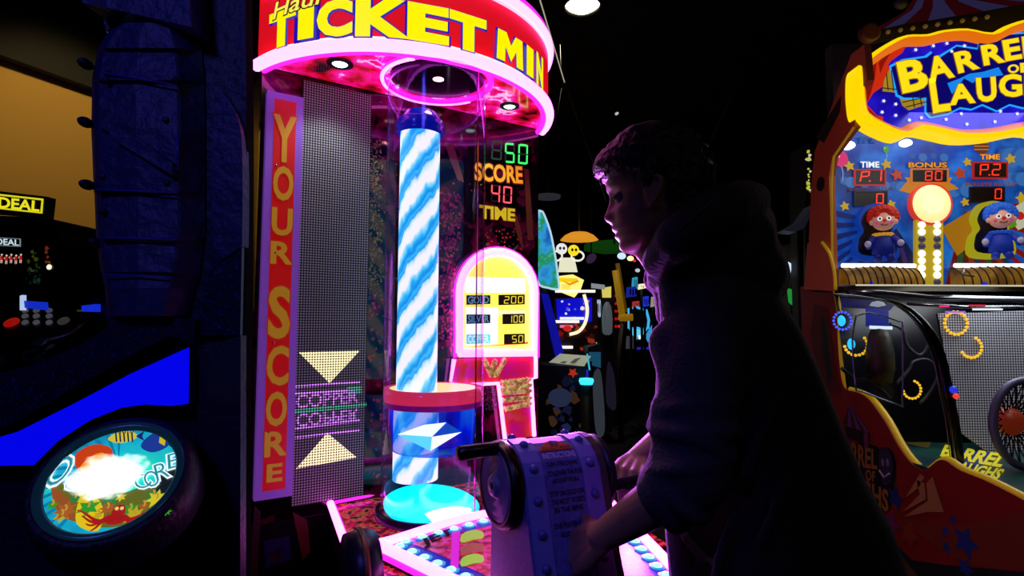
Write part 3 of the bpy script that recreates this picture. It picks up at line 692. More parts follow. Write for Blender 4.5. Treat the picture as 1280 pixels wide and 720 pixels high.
# ================================================================ crank housing
HA = Vector((.905, .425, 0)).normalized(); c1 = W(632, 604, 1.03)
HL = .158; HR = .074
HN = Vector((.425, -.905, 0)).normalized()           # towards the player/camera
HZ = c1.z; h0 = Vector((c1.x, c1.y, 0))
CRK = None
HB = mat('housing_blue', '#6c68b0', .55, 0, mott=(120, [(.3, '#5c58a0'), (.7, '#7874bc')]))
HB2 = mat('housing_band', '#8a86d0', .45); 
def hp(a, ang, r):                                      # ang 0 = up, growing towards the camera
    return h0+HA*a+Vector((0, 0, HZ))+(HN*math.sin(ang)+Vector((0, 0, 1))*math.cos(ang))*r
def section(r, skirt=.10):
    s = [(-.9, r), (-.6, r), (-.3, r), (0, r), (.3, r), (.6, r), (.9, r), (1.2, r), (1.45, r)]
    P = [(math.sin(t)*q, math.cos(t)*q) for t, q in s]
    P = [(-r*.95, -(HZ-ZD))] + P + [(P[-1][0]+skirt*.35, P[-1][1]-(HZ-ZD)*.45), (P[-1][0]+skirt*.9, -(HZ-ZD))]
    return P
def hs(a, p): return h0+HA*a+HN*p[0]+Vector((0, 0, HZ+p[1]))
m = MB(); S = section(HR); m.grid([[hs(a, p) for p in S] for a in (0, HL)], HB, cu=True, smooth=False, caps=True); CRK = part('crank_housing', m, BASE, 'blue riveted rounded crank housing')
for a0_, a1_ in ((.004, .040), (HL-.040, HL-.004)):
    m = MB(); S1 = section(HR+.003); m.grid([[hs(a, p) for p in S1[1:]] for a in (a0_, a1_)], HB2, smooth=False)
    m.grid([[hs(a0_, p) for p in S1[1:]], [hs(a0_, p) for p in S[1:]]], HB2, smooth=False); m.grid([[hs(a1_, p) for p in S1[1:]], [hs(a1_, p) for p in S[1:]]], HB2, smooth=False)
    b_ = part('band', m, CRK)
    k = (a0_+a1_)/2
    def lerp_path(SS):
        out = []; 
        for i in range(len(SS)-1):
            for j in range(4):
                t = j/4; out.append((SS[i][0]*(1-t)+SS[i+1][0]*t, SS[i][1]*(1-t)+SS[i+1][1]*t))
        return out
    pp = along([(p[0], p[1], 0) for p in S1[3:]], .052)
    for p in pp:
        m = MB(); m.ball(hs(k, p), .0085, mat('rivet', '#6a66b0', .4, .2), 10); part('rivet', m, CRK)
m = MB(); S2 = section(HR+.004); m.grid([[hs(a, p) for p in S2[1:]] for a in (HL-.004, HL+.010)], D('#5a5040', .4), smooth=False); part('end_band', m, CRK)
# text wraps on the shell: param s metres along the section from the top
def onshell(a, s, off):
    s = .016+s*.94
    SS = section(HR+off)[4:]; acc = 0
    for i in range(len(SS)-1):
        d = math.hypot(SS[i+1][0]-SS[i][0], SS[i+1][1]-SS[i][1])
        if s <= acc+d or i == len(SS)-2:
            t = (s-acc)/d; return hs(a, (SS[i][0]+(SS[i+1][0]-SS[i][0])*t, SS[i][1]+(SS[i+1][1]-SS[i][1])*t))
        acc += d
def shelltext(mb, t, a0, a1, s0, s1, m_, off=.01, lift=.0015):
    a0 = .048+(a0-.062)*.60; a1 = .048+(a1-.062)*.60
    mb.text(t, lambda x, y, c: onshell(a0+(a1-a0)*x, s1+(s0-s1)*y, c), m_, off, lift)
PRT = D('#16142c', .6)
m = MB()
rows = [(.058, .066, 'TURN THE CRANK', .065, .17), (.074, .083, 'TO LOWER THE FUSE', .062, .178), (.088, .096, 'AND DROP THE BALL', .075, .165), (.110, .119, 'STOP ON GOLD FOR', .062, .176), (.124, .133, 'THE MOST TICKETS', .064, .174), (.138, .147, 'IN THE MINE', .070, .165), (.164, .173, 'ONE PLAYER ONLY', .062, .178), (.18, .188, 'GOOD LUCK', .08, .16)]
shelltext(m, 'INSTRUCTIONS', .062, .172, .038, .050, mat('print_pale', '#e0d8f0', .5), .02)
for s0, s1, t, x0, x1 in rows: shelltext(m, t, x0, x1, s0, s1, PRT, .02)
part('instruction_print', m, CRK, 'dark printed instruction lines')
m = MB(); og = mat('badge_orange', '#e05020', .5)
def shellpoly(mb, pts, m_, lift):
    pts = [(.048+(a-.062)*.60, s) for a, s in pts]; mb.face([onshell(a, s, lift) for a, s in pts], m_)
for i in range(8):
    x0 = .062+.11*i/8; x1 = .062+.11*(i+1)/8; hh = lambda x: .022*math.sin(max(0, min(1, (x-.062)/.11))*math.pi)
    s1_ = .028-hh(x1); s0_ = .028-hh(x0); shellpoly(m, [(x0, .034), (x1, .034), (x1, .028), (x0, .028)], og, .002); shellpoly(m, [(x0, .028), (x1, .028), (x1, (s1_+.028)/2), (x0, (s0_+.028)/2)], og, .002); shellpoly(m, [(x0, (s0_+.028)/2), (x1, (s1_+.028)/2), (x1, s1_), (x0, s0_)], og, .002)
shelltext(m, 'TICKET MINE', .068, .166, .026, .033, D('#5a1008', .5), .01, .0035)
for p0, r0 in (((.11, .016), .008), ((.125, .019), .006)):
    shellpoly(m, [(p0[0]+r0*math.cos(t), p0[1]+r0*.8*math.sin(t)) for t in [k*.785 for k in range(8)]], D('#304090', .5), .0042)
part('badge', m, CRK, 'small orange badge')
# wheels
WH1 = MB(); ax = -HA; wc = h0+Vector((0, 0, HZ))+HN*.005
WH1.lathe(wc, ax, [(.071, -.002), (.075, .004), (.075, .018), (.070, .024), (.064, .022)], D('#060608', .4), 48)
wl = part('wheel_rim', WH1, CRK, 'black wheel rim')
m = MB(); AL = mat('brushed_violet_metal', '#9080b8', .35, .3)
m.lathe(wc, ax, [(.065, .018), (.060, .024), (.055, .020), (.048, .025), (.040, .020), (.032, .026), (.024, .021), (.017, .030), (.006, .030), (.0005, .022)], AL, 48); part('wheel_plate', m, CRK, 'brushed metal wheel plate')
m = MB(); m.lathe(wc, ax, [(.0075, .0305), (.0075, .032), (.0005, .032)], D('#040406', .4), 16); part('axle', m, CRK)
hb = wc+Vector((0, 0, .064))+HN*-.006
m = MB(); m.lathe(wc, ax, [(.0755, .002), (.0775, .005), (.0775, .014), (.0755, .017)], D('#3a3220', .3, metal=1), 48); part('wheel_hoop', m, CRK)
tip = W(572, 567, hb.y-.075)
m = MB(); m.lathe(hb, (tip-hb), [(.0005, -.045), (.011, -.04), (.012, 0), (.0125, (tip-hb).length-.004), (.0005, (tip-hb).length)], D('#050508', .3), 20); part('crank_handle', m, CRK, 'black crank grip')
m = MB(); wc2 = h0+HA*(HL+.02)+Vector((0, 0, HZ))
m.lathe(wc2, HA, [(.0005, -.004), (.072, 0), (.072, .014), (.0005, .018)], D('#0a0a14', .4), 40); part('wheel_rim', m, CRK)
g2 = wc2+HN*.03-Vector((0, 0, .02))
m = MB(); m.lathe(g2, HA, [(.0005, 0), (.012, .002), (.012, .11), (.0005, .112)], D('#050508', .3), 20); part('crank_handle', m, CRK)
print('housing', h0, HZ, 'wheel2', wc2, g2, g2+HA*.06)
# ================================================================ big blue game side on the left
YL_ = 1.15
LF = Fr((0, YL_, 0), (1, 0, 0))
LC0 = LF.P(*LF.px(190, 600))
NVY = mat('navy_moulding', '#1c2060', .5, bump=.35, bscale=35, mott=(30, [(.3, '#171a4c'), (.7, '#22286a')]))
NVD = mat('navy_dark', '#101238', .5, bump=.3, bscale=50)
SPK = mat('navy_sparkle', '#12143c', .35, mott=(160, [(.60, '#101234'), (.66, '#3440b0'), (.70, '#101234')]))
OCT = thing('fish_game', (LC0.x, YL_+.3, 0), 'huge dark blue arcade game side with ribbed column, blue fin and glowing round undersea picture', 'arcade game')
prof = [(292, -60), (294, 110), (294, 230), (292, 420), (290, 560), (288, 1200), (-700, 1200), (-700, 640), (0, 462), (50, 445), (90, 425), (117, 410), (131, 395), (133, 370), (131, 340), (124, 320), (119, 295), (116, 230), (114, 150), (116, 100), (121, 64), (128, 42), (144, 28), (110, 22), (101, -60)]
body = [tuple(p) for p in LF.K(prof)]
body = [(a, max(b, 0.0)) for a, b in body]
m = MB(); m.prism(LF, body, -.085, -.05, NVD, mat('dead_black', '#030304', 1.0, spec=.05)); BOD = part('side_panel', m, OCT, 'dark blue side panel of the game')
# bevelled ribbed column: rows across, from the silhouette edge over the crowned front to the bevel
def mrow(y, xs, cs): return [LF.P(*LF.px(x, y, c), c) for x, c in zip(xs, cs)]
rowsd = [(28, 150, 240), (36, 138, 246), (60, 122, 252), (63, 122, 252), (93, 116, 255), (100, 115, 255), (103, 115, 255), (160, 114, 256), (235, 117, 256), (239, 117, 256), (242, 118, 256), (296, 120, 256), (299, 121, 255), (303, 121, 254), (340, 126, 250), (343, 127, 250), (360, 131, 244), (395, 134, 236)]
m = MB(); rows_ = []
for i, (y, xl, xr) in enumerate(rowsd):
    g = -.010 if y in (63, 103, 242, 303, 343) else 0
    rb = xr-30
    rows_.append(mrow(y, [xl, xl+3, xl+9, (xl+rb)/2, rb-4, rb, xr, xr+1], [-.06, -.02+g, g+.004, g+.010, g+.004, g, -.045, -.06]))
m.grid(rows_, NVY, smooth=False); COLN = part('ribbed_column', m, OCT, 'ribbed bevelled blue column')
# rib lines and gussets
def line3(mb, fr, p, q, c, r, mt): mb.tube([fr.P(*fr.px(*p, c), c), fr.P(*fr.px(*q, c), c)], r, mt, 6)
m = MB(); c = .008
pts = LF.K([(150, 158), (222, 212), (220, 168), (160, 162)], c)
m.prism(LF, LF.K([(136, 160), (158, 160), (221, 206), (221, 222), (150, 178)], c), -.002, c+.016, NVY)
part('diagonal_brace', m, COLN)
m = MB()
for p, q in (((128, 91), (218, 106)), ((121, 237), (222, 241)), ((124, 297), (222, 299)), ((128, 343), (214, 346))): line3(m, LF, p, q, c+.002, .0022, mat('edge_blue', '#3038b0', .4))
line3(m, LF, (222, 168), (222, 212), c, .0022, mat('edge_blue')); part('rib_edge', m, COLN)
for y, x in ((80, 105), (153, 105), (231, 107), (303, 118)):
    m = MB(); p = LF.P(*LF.px(x+2, y, -.03), -.03); m.ball(p, (.012, .02, .011), NVD, 12); part('knob', m, COLN)
for x, y in ((135, 92), (133, 101), (147, 162), (133, 163), (207, 150), (219, 100), (128, 220), (209, 229), (128, 264), (124, 238)):
    m = MB(); m.ball(LF.P(*LF.px(x, y, .006), .006), (.007, .005, .007), NVD, 10); part('rivet', m, COLN)
# glowing speckles of blue light on the column
m = MB()
blotch(m, LF, .012, (120, 138, 185, 205), 40, (.001, .003), [E('#1818d0', .5), E('#2020a0', .4)], 21); blotch(m, LF, .012, (165, 190, 224, 234), 40, (.001, .003), [E('#2828d0', .45), E('#1818a0', .4)], 22)
blotch(m, LF, .012, (180, 203, 180, 194), 12, (.001, .003), [E('#201890', .3)], 23)
# recess panel to the right
m = MB(); m.prism(LF, smooth_loop([tuple(p) for p in LF.K([(258, 118), (272, 112), (288, 140), (294, 180), (294, 290), (290, 306), (258, 306)])], 3), -.06, -.03, NVY); part('recess_panel', m, OCT)
m = MB(); m.prism(LF, LF.K([(256, 308), (292, 306), (290, 420), (236, 420), (248, 345)]), -.06, -.035, SPK); part('sparkle_panel', m, OCT, 'dark panel with blue sparkle')
m = MB(); m.prism(LF, LF.K([(104, -40), (240, -40), (246, 40), (150, 18), (112, 10)]), -.06, .02, NVY); part('top_moulding', m, OCT)
m = MB(); m.prism(LF, LF.K([(104, 8), (112, 14), (138, 24), (124, 36), (119, 58)]), -.08, -.06, mat('teal_print', '#206880', .4, 0, '#186088', .6)); part('top_print', m, OCT, 'small teal lit print')
# lower sparkle console skin
m = MB(); low = [(0, 466), (50, 449), (92, 430), (119, 415), (135, 398), (180, 392), (236, 400), (236, 432), (205, 420), (160, 442), (60, 500), (8, 530), (-80, 560), (-80, 480)]
m.prism(LF, LF.K(low), -.055, -.02, SPK); part('console_skin', m, OCT)
# blue glowing fin
BF = mat('fin_blue', '#0a10a0', .2, 0, '#0404f8', .85, coat=.6)
fin = [(235, 434), (234, 505), (212, 508), (180, 506), (150, 510), (110, 526), (70, 552), (40, 582), (0, 583), (-60, 583), (-30, 555), (20, 540), (90, 505), (160, 468)]
m = MB(); m.prism(LF, LF.K(fin), -.05, -.005, BF, D('#06064a', .3)); FIN = part('fin', m, OCT, 'glowing blue fin')

m = MB(); m.prism(LF, LF.K([(236, 434), (292, 420), (290, 1200), (240, 1200), (238, 700)]), -.055, -.03, NVD); part('edge_panel', m, OCT)
# round lit picture, tilted up
dc = LF.P(*LF.px(141, 599, .10), .10)
e1 = Vector((math.cos(math.radians(12)), 0, math.sin(math.radians(12)))); 
dn = Vector((.16, -.70, .70)).normalized(); e1 = (e1-dn*e1.dot(dn)).normalized(); e2 = dn.cross(e1); 
if e2.z < 0: e2 = -e2
PF = Fr(dc, e1, e2, dn)
R0 = .108
m = MB(); m.lathe(dc, dn, [(R0+.002, -.03), (R0+.006, .004), (R0+.010, .010), (R0+.022, .006), (R0+.030, -.012), (R0+.030, -.08), (.001, -.09)], mat('tyre_navy', '#0a0c28', .5, bump=.3, bscale=60), 64); RIM = part('picture_bezel', m, OCT, 'thick dark round bezel')
m = MB(); m.lathe(dc, dn, [(R0-.006, .003), (R0-.002, .010), (R0+.006, .012), (R0+.011, .008)], mat('rim_teal', '#204858', .2, .4, '#0c2838', .4), 64); part('rim', m, RIM)
m = MB(); m.ngon(PF, circ(0, 0, R0, 64), 0, mat('picture_water', '#10a0c0', .2, 0, '#10a8c8', .9, mott=(9, [(.3, '#0870a0'), (.5, '#18b0c8'), (.65, '#20d0b0')], 1)))
PIC = part('lit_picture', m, RIM, 'round lit undersea picture with fish and octopus')
def pk(pts): return [PF.px(x, y) for x, y in pts]
m = MB()
for i in range(14):                                      # sun rays
    a = math.radians(100+i*10.5); m.ngon(PF, [(0.0, .03), (R0*.95*math.cos(a), R0*.95*math.sin(a)), (R0*.95*math.cos(a+.07), R0*.95*math.sin(a+.07))], .0006, E('#0888b8', .8))
m.ngon(PF, pk(smooth_loop([(66, 612), (72, 634), (90, 650), (118, 659), (150, 658), (190, 644), (212, 624), (222, 604), (190, 604), (150, 618), (110, 622), (85, 612), (74, 600)], 4)), .0008, E('#6a7018', .8))
m.ngon(PF, pk(smooth_loop([(64, 608), (72, 640), (95, 652), (90, 630), (78, 616)], 4)), .001, E('#a05818', .8))
m.ngon(PF, pk(smooth_loop([(100, 625), (96, 655), (122, 664), (130, 640), (120, 622)], 4)), .0012, E('#e8c800', .9))
m.ngon(PF, pk(smooth_loop([(205, 590), (190, 612), (205, 622), (224, 600), (222, 585)], 4)), .001, E('#101c20', .8))
for k in range(16):
    x = 66+k*9.5+3*math.sin(k*2.1); y = 632+13*math.sin(k*1.3); rr = .006+.003*(k % 3)
    m.ngon(PF, [(PF.px(x, y)[0]+p[0], PF.px(x, y)[1]+p[1]) for p in star(0, 0, rr*1.6, 5+k % 4, .5)], .0016+k*.00005, E(['#30a020', '#c8b010', '#b06018', '#208840', '#e0d020'][k % 5], .85))
    m.tube([PF.P(*PF.px(x+2*math.sin(j), y-j*2.2), .003) for j in range(4)], .0016, E('#d0a040', .8), 5)
m.ngon(PF, pk(smooth_loop([(95, 568), (118, 556), (140, 562), (136, 585), (112, 592), (96, 586)], 5)), .0012, E('#d04008', .9)); m.ngon(PF, pk(smooth_loop([(100, 585), (128, 566), (150, 590), (120, 600)], 4)), .0014, E('#ff9010', 1))
part('coral_print', m, PIC)
m = MB()                                                 # striped fish and blue fish
m.ngon(PF, pk(smooth_loop([(135, 549), (148, 541), (165, 540), (172, 546), (162, 552), (146, 554)], 4)), .0016, E('#d8c838', .9)); m.ngon(PF, pk([(170, 546), (181, 539), (178, 546), (181, 552)]), .0017, E('#1c2870', .8))
for k in range(5): m.ngon(PF, pk([(144+k*5, 541), (146+k*5, 541), (147+k*5, 553), (145+k*5, 553)]), .0018, E('#2a2050', .6))
for k in range(8): m.tube([PF.P(*PF.px(145+k*3, 542), .002), PF.P(*PF.px(141+k*4, 532+abs(k-4)*.8), .002)], .0008, E('#302048', .7), 4)
part('striped_fish_print', m, PIC)
m = MB(); m.ngon(PF, pk(smooth_loop([(176, 558), (190, 543), (208, 541), (214, 550), (208, 560), (190, 566)], 4)), .0016, E('#1c3c98', .9)); m.ngon(PF, pk(smooth_loop([(208, 541), (222, 552), (224, 562), (212, 558)], 3)), .0017, E('#201860', .8)); m.ngon(PF, pk([(200, 546), (208, 548), (206, 558), (199, 554)]), .002, E('#d0c020', .9))
part('blue_fish_print', m, PIC)
m = MB(); OR_ = E('#a81810', .9)
oc = PF.px(147, 645); m.ngon(PF, circ(oc[0], oc[1]+.006, .011, 14, .014), .0026, OR_); m.ngon(PF, circ(oc[0], oc[1]-.008, .017, 14, .009), .0026, OR_)
for k in range(8):
    sgn = -1 if k < 4 else 1; j = k % 4; L1 = .026+.011*j; 
    pth = [(oc[0]+sgn*(.006+L1*t*1.0), oc[1]-.008+(-.012+.009*j)*t+.006*math.sin(t*5+j)) for t in [i/9 for i in range(10)]]
    m.tube([PF.P(a, b, .004) for a, b in pth], [.0038*(1-i*.08) for i in range(10)], OR_, 6)
m.ball(PF.P(oc[0]-.004, oc[1]+.012, .004), .003, E('#ffd080', .9), 8); m.ball(PF.P(oc[0]+.004, oc[1]+.012, .004), .003, E('#ffd080', .9), 8)
part('octopus_print', m, PIC, 'red octopus')
m = MB(); lw = [('O', 76, 590, 24, 36, 12), ('C', 93, 603, 17, 20, 22), ('C', 178, 604, 16, 20, 48), ('O', 190, 600, 17, 22, 35), ('R', 203, 590, 17, 22, 25), ('E', 218, 577, 16, 20, 18)]
for ch, x, y, wd, hh, rt in lw:
    a, b = PF.px(x, y); s_ = .00105*wd*.62; h_ = .00105*hh*.8; rr = math.radians(rt if x > 120 else -rt*.6)
    qd = [(a+dx*s_*math.cos(rr)-dy*h_*math.sin(rr), b+dx*s_*math.sin(rr)+dy*h_*math.cos(rr)) for dx, dy in ((-1, -1), (1, -1), (1, 1), (-1, 1))]
    m.label(ch, PF, qd, .0035, E('#58b8c8', .9), out=E('#f0ffff', 1.1), off=.0, oo=.05)
    m.label(ch, PF, qd, .0055, E('#207888', .8), off=-.03)
part('lettering', m, PIC, 'white-edged letters O C and CORE')
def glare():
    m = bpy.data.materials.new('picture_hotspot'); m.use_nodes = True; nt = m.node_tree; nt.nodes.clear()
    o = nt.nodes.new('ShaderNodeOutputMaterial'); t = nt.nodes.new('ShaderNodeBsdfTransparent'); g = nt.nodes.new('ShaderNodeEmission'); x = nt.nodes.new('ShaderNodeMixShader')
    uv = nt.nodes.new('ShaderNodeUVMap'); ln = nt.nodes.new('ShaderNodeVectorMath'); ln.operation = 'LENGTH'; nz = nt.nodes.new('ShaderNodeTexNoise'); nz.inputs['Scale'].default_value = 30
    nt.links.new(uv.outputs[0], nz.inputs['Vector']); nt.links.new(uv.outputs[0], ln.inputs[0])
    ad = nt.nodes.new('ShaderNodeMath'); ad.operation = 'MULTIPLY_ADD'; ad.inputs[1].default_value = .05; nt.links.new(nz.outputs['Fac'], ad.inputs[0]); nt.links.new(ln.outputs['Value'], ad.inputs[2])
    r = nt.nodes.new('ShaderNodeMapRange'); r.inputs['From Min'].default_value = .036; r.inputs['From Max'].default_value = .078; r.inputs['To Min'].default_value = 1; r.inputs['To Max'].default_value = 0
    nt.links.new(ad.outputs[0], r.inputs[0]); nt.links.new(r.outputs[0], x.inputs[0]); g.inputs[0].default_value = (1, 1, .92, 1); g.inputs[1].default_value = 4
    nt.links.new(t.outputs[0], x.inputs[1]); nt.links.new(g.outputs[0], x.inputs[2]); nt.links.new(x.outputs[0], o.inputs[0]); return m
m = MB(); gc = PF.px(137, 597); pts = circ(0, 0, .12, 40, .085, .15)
m.face([PF.P(gc[0]+a, gc[1]+b, .007) for a, b in pts], glare(), [(a*.8, b*1.15) for a, b in pts]); part('picture_lamp', m, PIC, 'bright white lamp glow in the middle of the picture')  # glare painted as a glowing sheet over the picture
m = MB(); m.tube([W(297, -30, 1.32), W(305, 720, 1.32), Vector((W(305, 720, 1.32).x, 1.32, 0))], .008, mat('dead_black'), 8); 
solo('cabinet_post', m, 'thin black post between the huge blue game side and the score sign', 'post')

# ================================================================ far left: tan wall games
def pane(fr, pts, c0, c1, mt, side=None):
    m = MB(); m.prism(fr, fr.K(pts), c0, c1, mt, side); return m
F35 = Fr((0, 3.3, 0), (1, 0, 0))
bp = F35.P(*F35.px(20, 430)); bp.z = 0
DG = thing('prize_game', bp, 'black arcade cabinet with yellow outlined letter sign at the left edge', 'arcade game')
K35 = lambda pts: F35.K(pts)
blk = D('#060607', .6)
top = K35([(-40, 268), (57, 272), (64, 284), (80, 300), (84, 330), (84, 375), (60, 385), (-40, 385)])
m = MB(); m.prism(F35, top, -.5, 0, blk); part('screen_housing', m, DG)
m = MB(); b = K35([(-40, 382), (30, 385), (34, 398), (-40, 396)]); m.prism(F35, b, -.4, 0, blk); part('neck', m, DG)
m = MB(); m.prism(F35, [(K35([(-60, 400)])[0][0], 0), (K35([(84, 400)])[0][0], 0), (K35([(84, 400)])[0][0], K35([(84, 400)])[0][1]-.02), (K35([(-60, 396)])[0][0], K35([(-60, 396)])[0][1])], -.6, -.1, blk); part('cabinet_body', m, DG)
m = MB(); m.prism(F35, K35([(-60, 232), (60, 246), (57, 272), (-60, 262)]), -.06, 0, D('#020202', .5)); SB = part('sign_board', m, DG)
m = MB(); o = K35([(-60, 236), (54.5, 248.5), (53, 267), (-60, 255)]); i_ = K35([(-60, 238), (52.5, 250.5), (51, 265), (-60, 253)])
m.ringp(F35, o, i_, 0, .004, E('#d8d020', 1)); part('sign_border', m, SB)
m = MB(); m.label('N DEAL', F35, K35([(-24, 257), (49, 264), (50, 252), (-24, 244)]), .003, E('#e8e020', 1), None, .03); part('lettering', m, SB, 'yellow letters')
m = MB(); m.label('DEAL', F35, K35([(-4, 305.5), (24, 307), (24, 300), (-4, 298)]), .003, E('#d0e8f0', .9), None, .02); m.ringp(F35, K35([(-6, 307), (26, 308.5), (26, 298.5), (-6, 296.5)]), K35([(-5, 306.4), (25, 308), (25, 299), (-5, 297)]), 0, .003, E('#90a8b0', .7))
part('lettering', m, DG, 'small white letters')
m = MB(); m.box(F35, *[K35([(-30, 340)])[0][0], K35([(82, 340)])[0][0]], K35([(0, 372)])[0][1], K35([(0, 312)])[0][1], 0, .004, D('#08140a', .3)); SCN = part('screen', m, DG)
m = MB()
for k, x in enumerate((2, 8, 14, 20, 26)):
    a, b = F35.px(x, 322+k % 2, .006); s_ = .0047
    m.ngon(F35, [(a-1.6*s_, b-3*s_), (a+1.6*s_, b-3*s_), (a+1.1*s_, b+2*s_), (a-1.1*s_, b+2*s_)], .006, E('#c01818', .9)); m.ngon(F35, circ(a, b+3.6*s_, s_*1.2, 8), .006, E('#f0d8c0', .9))
    for dx in (-.8, .8): m.ngon(F35, [(a+dx*s_-.002, b-7*s_), (a+dx*s_+.002, b-7*s_), (a+dx*s_+.003, b-3*s_), (a+dx*s_-.003, b-3*s_)], .006, E('#e0c0b0', .8))
    m.tube([F35.P(a-1.5*s_, b+1.5*s_, .007), F35.P(a-2.8*s_, b+.2*s_, .007), F35.P(a-1.6*s_, b-1*s_, .007)], .002, E('#e0c0b0', .8), 4)
part('dancer_picture', m, SCN, 'row of small figures in red dresses on screen')
m = MB(); blotch(m, F35, .006, (34, 52, 315, 355), 40, (.006, .02), [E('#184018', .5), E('#405010', .5), E('#10242c', .5), D('#101010')], 31); blotch(m, F35, .006, (58, 68, 310, 335), 8, (.01, .02), [E('#803020', .5), E('#a06020', .4)], 32); a, b = F35.px(63, 334); m.ngon(F35, circ(a, b, .016), .009, E('#fff8e0', 1))
part('screen_picture', m, SCN)
m = MB(); q = F35.P(*F35.px(47, 352, .01), .01); m.tube([q+Vector((.06*math.cos(t), 0, .05*math.sin(t))) for t in [i*.42 for i in range(15)]], .008, D('#303438', .3, metal=1), 6, closed=True); part('steering_ring', m, SCN)
# second dark cabinet beside it
m = MB(); bx = K35([(89, 308), (131, 308), (132, 372), (131, 392), (108, 388), (90, 340)]); m.prism(F35, bx, -.3, -.05, blk); T2 = thing('slim_game', (F35.P(*F35.px(108, 400)).x, 3.45, 0), 'narrow black cabinet with small blue screen right of the yellow-lettered cabinet', 'arcade game')
part('screen_housing', m, T2); m = MB(); a0, _ = F35.px(92, 400); a1, b1 = F35.px(131, 395); m.box(F35, a0, a1, 0, b1+.05, -.4, -.08, blk); part('cabinet_body', m, T2)
m = MB(); m.prism(F35, K35([(100, 382), (118, 380), (118, 402), (102, 405)]), -.05, -.01, E('#1430e0', .8)); part('screen', m, T2, 'small blue screen')
m = MB(); blotch(m, F35, -.04, (121, 126, 320, 345), 9, (.008, .02), [E('#803018', .6), E('#c0a080', .7), E('#402060', .5)], 33); part('front_print', m, T2)
# console with buttons in front
Z4 = 1.16
def kz(pts, z): return [tuple(hitz(x, y, z)[:2]) for x, y in pts]
CF = Fr((0, 2.3, 0), (1, 0, 0))
ck = lambda pts: CF.K(pts)
CN = thing('button_console', (CF.P(*CF.px(40, 440)).x, 2.45, 0), 'low black console with rows of small buttons below the yellow letter sign', 'console')
KF = Fr(CF.P(*CF.px(40, 430)), (1, 0, 0), (0, .5, .42))
kk = lambda pts: [KF.px(x, y) for x, y in pts]
m = MB(); m.prism(KF, kk([(-60, 386), (128, 390), (118, 412), (60, 436), (-60, 460)]), -.06, 0, D('#0a0806', .35)); part('top', m, CN)
m = MB(); a0 = CF.px(-60, 440)[0]; a1 = CF.px(104, 440)[0]; m.box(CF, a0, a1, 0, 1.0, -.3, 0, D('#0a0a0c', .5)); part('cabinet_body', m, CN)
for x, y, r, h in [(15, 404, .028, '#c01810'), (80, 402, .022, '#404040')]+[(x, y, .012, '#585860') for y in (389, 396, 404) for x in (32, 46, 62)]:
    m = MB(); a, b = KF.px(x, y); m.lathe(KF.P(a, b, 0), KF.n, [(r, 0), (r, .008), (r*.7, .012), (.0005, .013)], mat('btn_'+h.strip('#'), h, .3, 0, h, .5), 14); part('button', m, CN, 'large red button' if h == '#c01810' else None)
m = MB(); m.prism(CF, ck([(33, 376), (60, 378), (61, 388), (34, 385)]), .0, .012, E('#1430d0', .8)); m.prism(CF, ck([(30, 370), (33, 369), (33, 388), (30, 388)]), .0, .02, E('#c0d8ff', .8)); part('screen', m, CN, 'small blue lit strip')
m = MB(); m.tube([KF.P(*KF.px(x, y), .01) for x, y in ((50, 438), (62, 428), (78, 424), (90, 420), (102, 410), (110, 407))], .010, D('#8a7a68', .3, metal=1), 8); part('rail', m, CN, 'curved metal rail')
m = MB(); blotch(m, KF, .004, (0, 60, 425, 455), 26, (.01, .04), [D('#0c3020', .3), D('#1c5a48', .3), D('#0a1c18', .3), D('#302820', .3)], 34, .3); part('coin_tray', m, CN, 'greenish tray')
# sliver of a lit game between the blue side and the score sign
SF = Fr((0, 2.6, 0), (1, 0, 0)); p = SF.P(*SF.px(314, 400))
m = MB(); m.box(SF, SF.px(301, 400)[0], SF.px(334, 400)[0], 0, SF.px(310, -10)[1], -.4, 0, D('#08080a', .5)); SG = thing('colourful_game', (p.x, 2.8, 0), 'sliver of a colourful lit cabinet glimpsed left of the score sign', 'arcade game'); part('cabinet_body', m, SG)
m = MB(); K_ = SF.K
for pts, h, s in (([(311, 272), (316, 276), (323, 310), (311, 304)], '#208040', .7), ([(312, 300), (322, 322), (322, 345), (314, 352)], '#e06020', .9), ([(306, 318), (314, 320), (316, 350), (306, 352)], '#2050b0', .7), ([(306, 352), (322, 350), (321, 384), (308, 386)], '#3040a0', .7), ([(306, 486), (318, 486), (318, 494), (306, 494)], '#f0e060', 1), ([(304, 400), (318, 400), (318, 440), (306, 440)], '#0c1c60', .5), ([(298, 650), (308, 650), (308, 720), (296, 720)], '#1818a0', .4)):
    m.ngon(SF, K_(pts), .004, E(h, s))
part('front_print', m, SG)
for x, y in ((314, 157), (703, 100), (771, 142), (929, 95)):
    p = W(x, y, 7.0 if x > 400 else 4.0); m = MB(); m.lathe(p, (.3, -.6, -1), [(.0005, 0), (.035, 0), (.03, -.05), (.02, -.11), (.0005, -.12)], D('#202020', .4), 12); 
    t_ = thing('track_spot', p, {314: 'small ceiling spot above the gap beside the blue game side', 703: 'tiny ceiling spot on the bright cable right of the canopy', 771: 'tiny ceiling spot above the person', 929: 'tiny ceiling spot at the top of the dim cable'}.get(x, 'spot') if y != 176 else 'lower small ceiling spot beside the blue game side', 'ceiling light', 'small ceiling spots')
    part('lamp_body', m, t_); m = MB(); m.lathe(p, (.3, -.6, -1), [(.0005, .004), (.02, .003), (.026, .0)], E('#f0f8ff', 2 if y != 142 else .5), 12); part('bulb', m, t_)
    m = MB(); m.tube([p+Vector((0, .03, .1)), Vector((p.x, p.y+.03, 4.2))], .008, D('#141416', .5), 6); part('stem', m, t_)
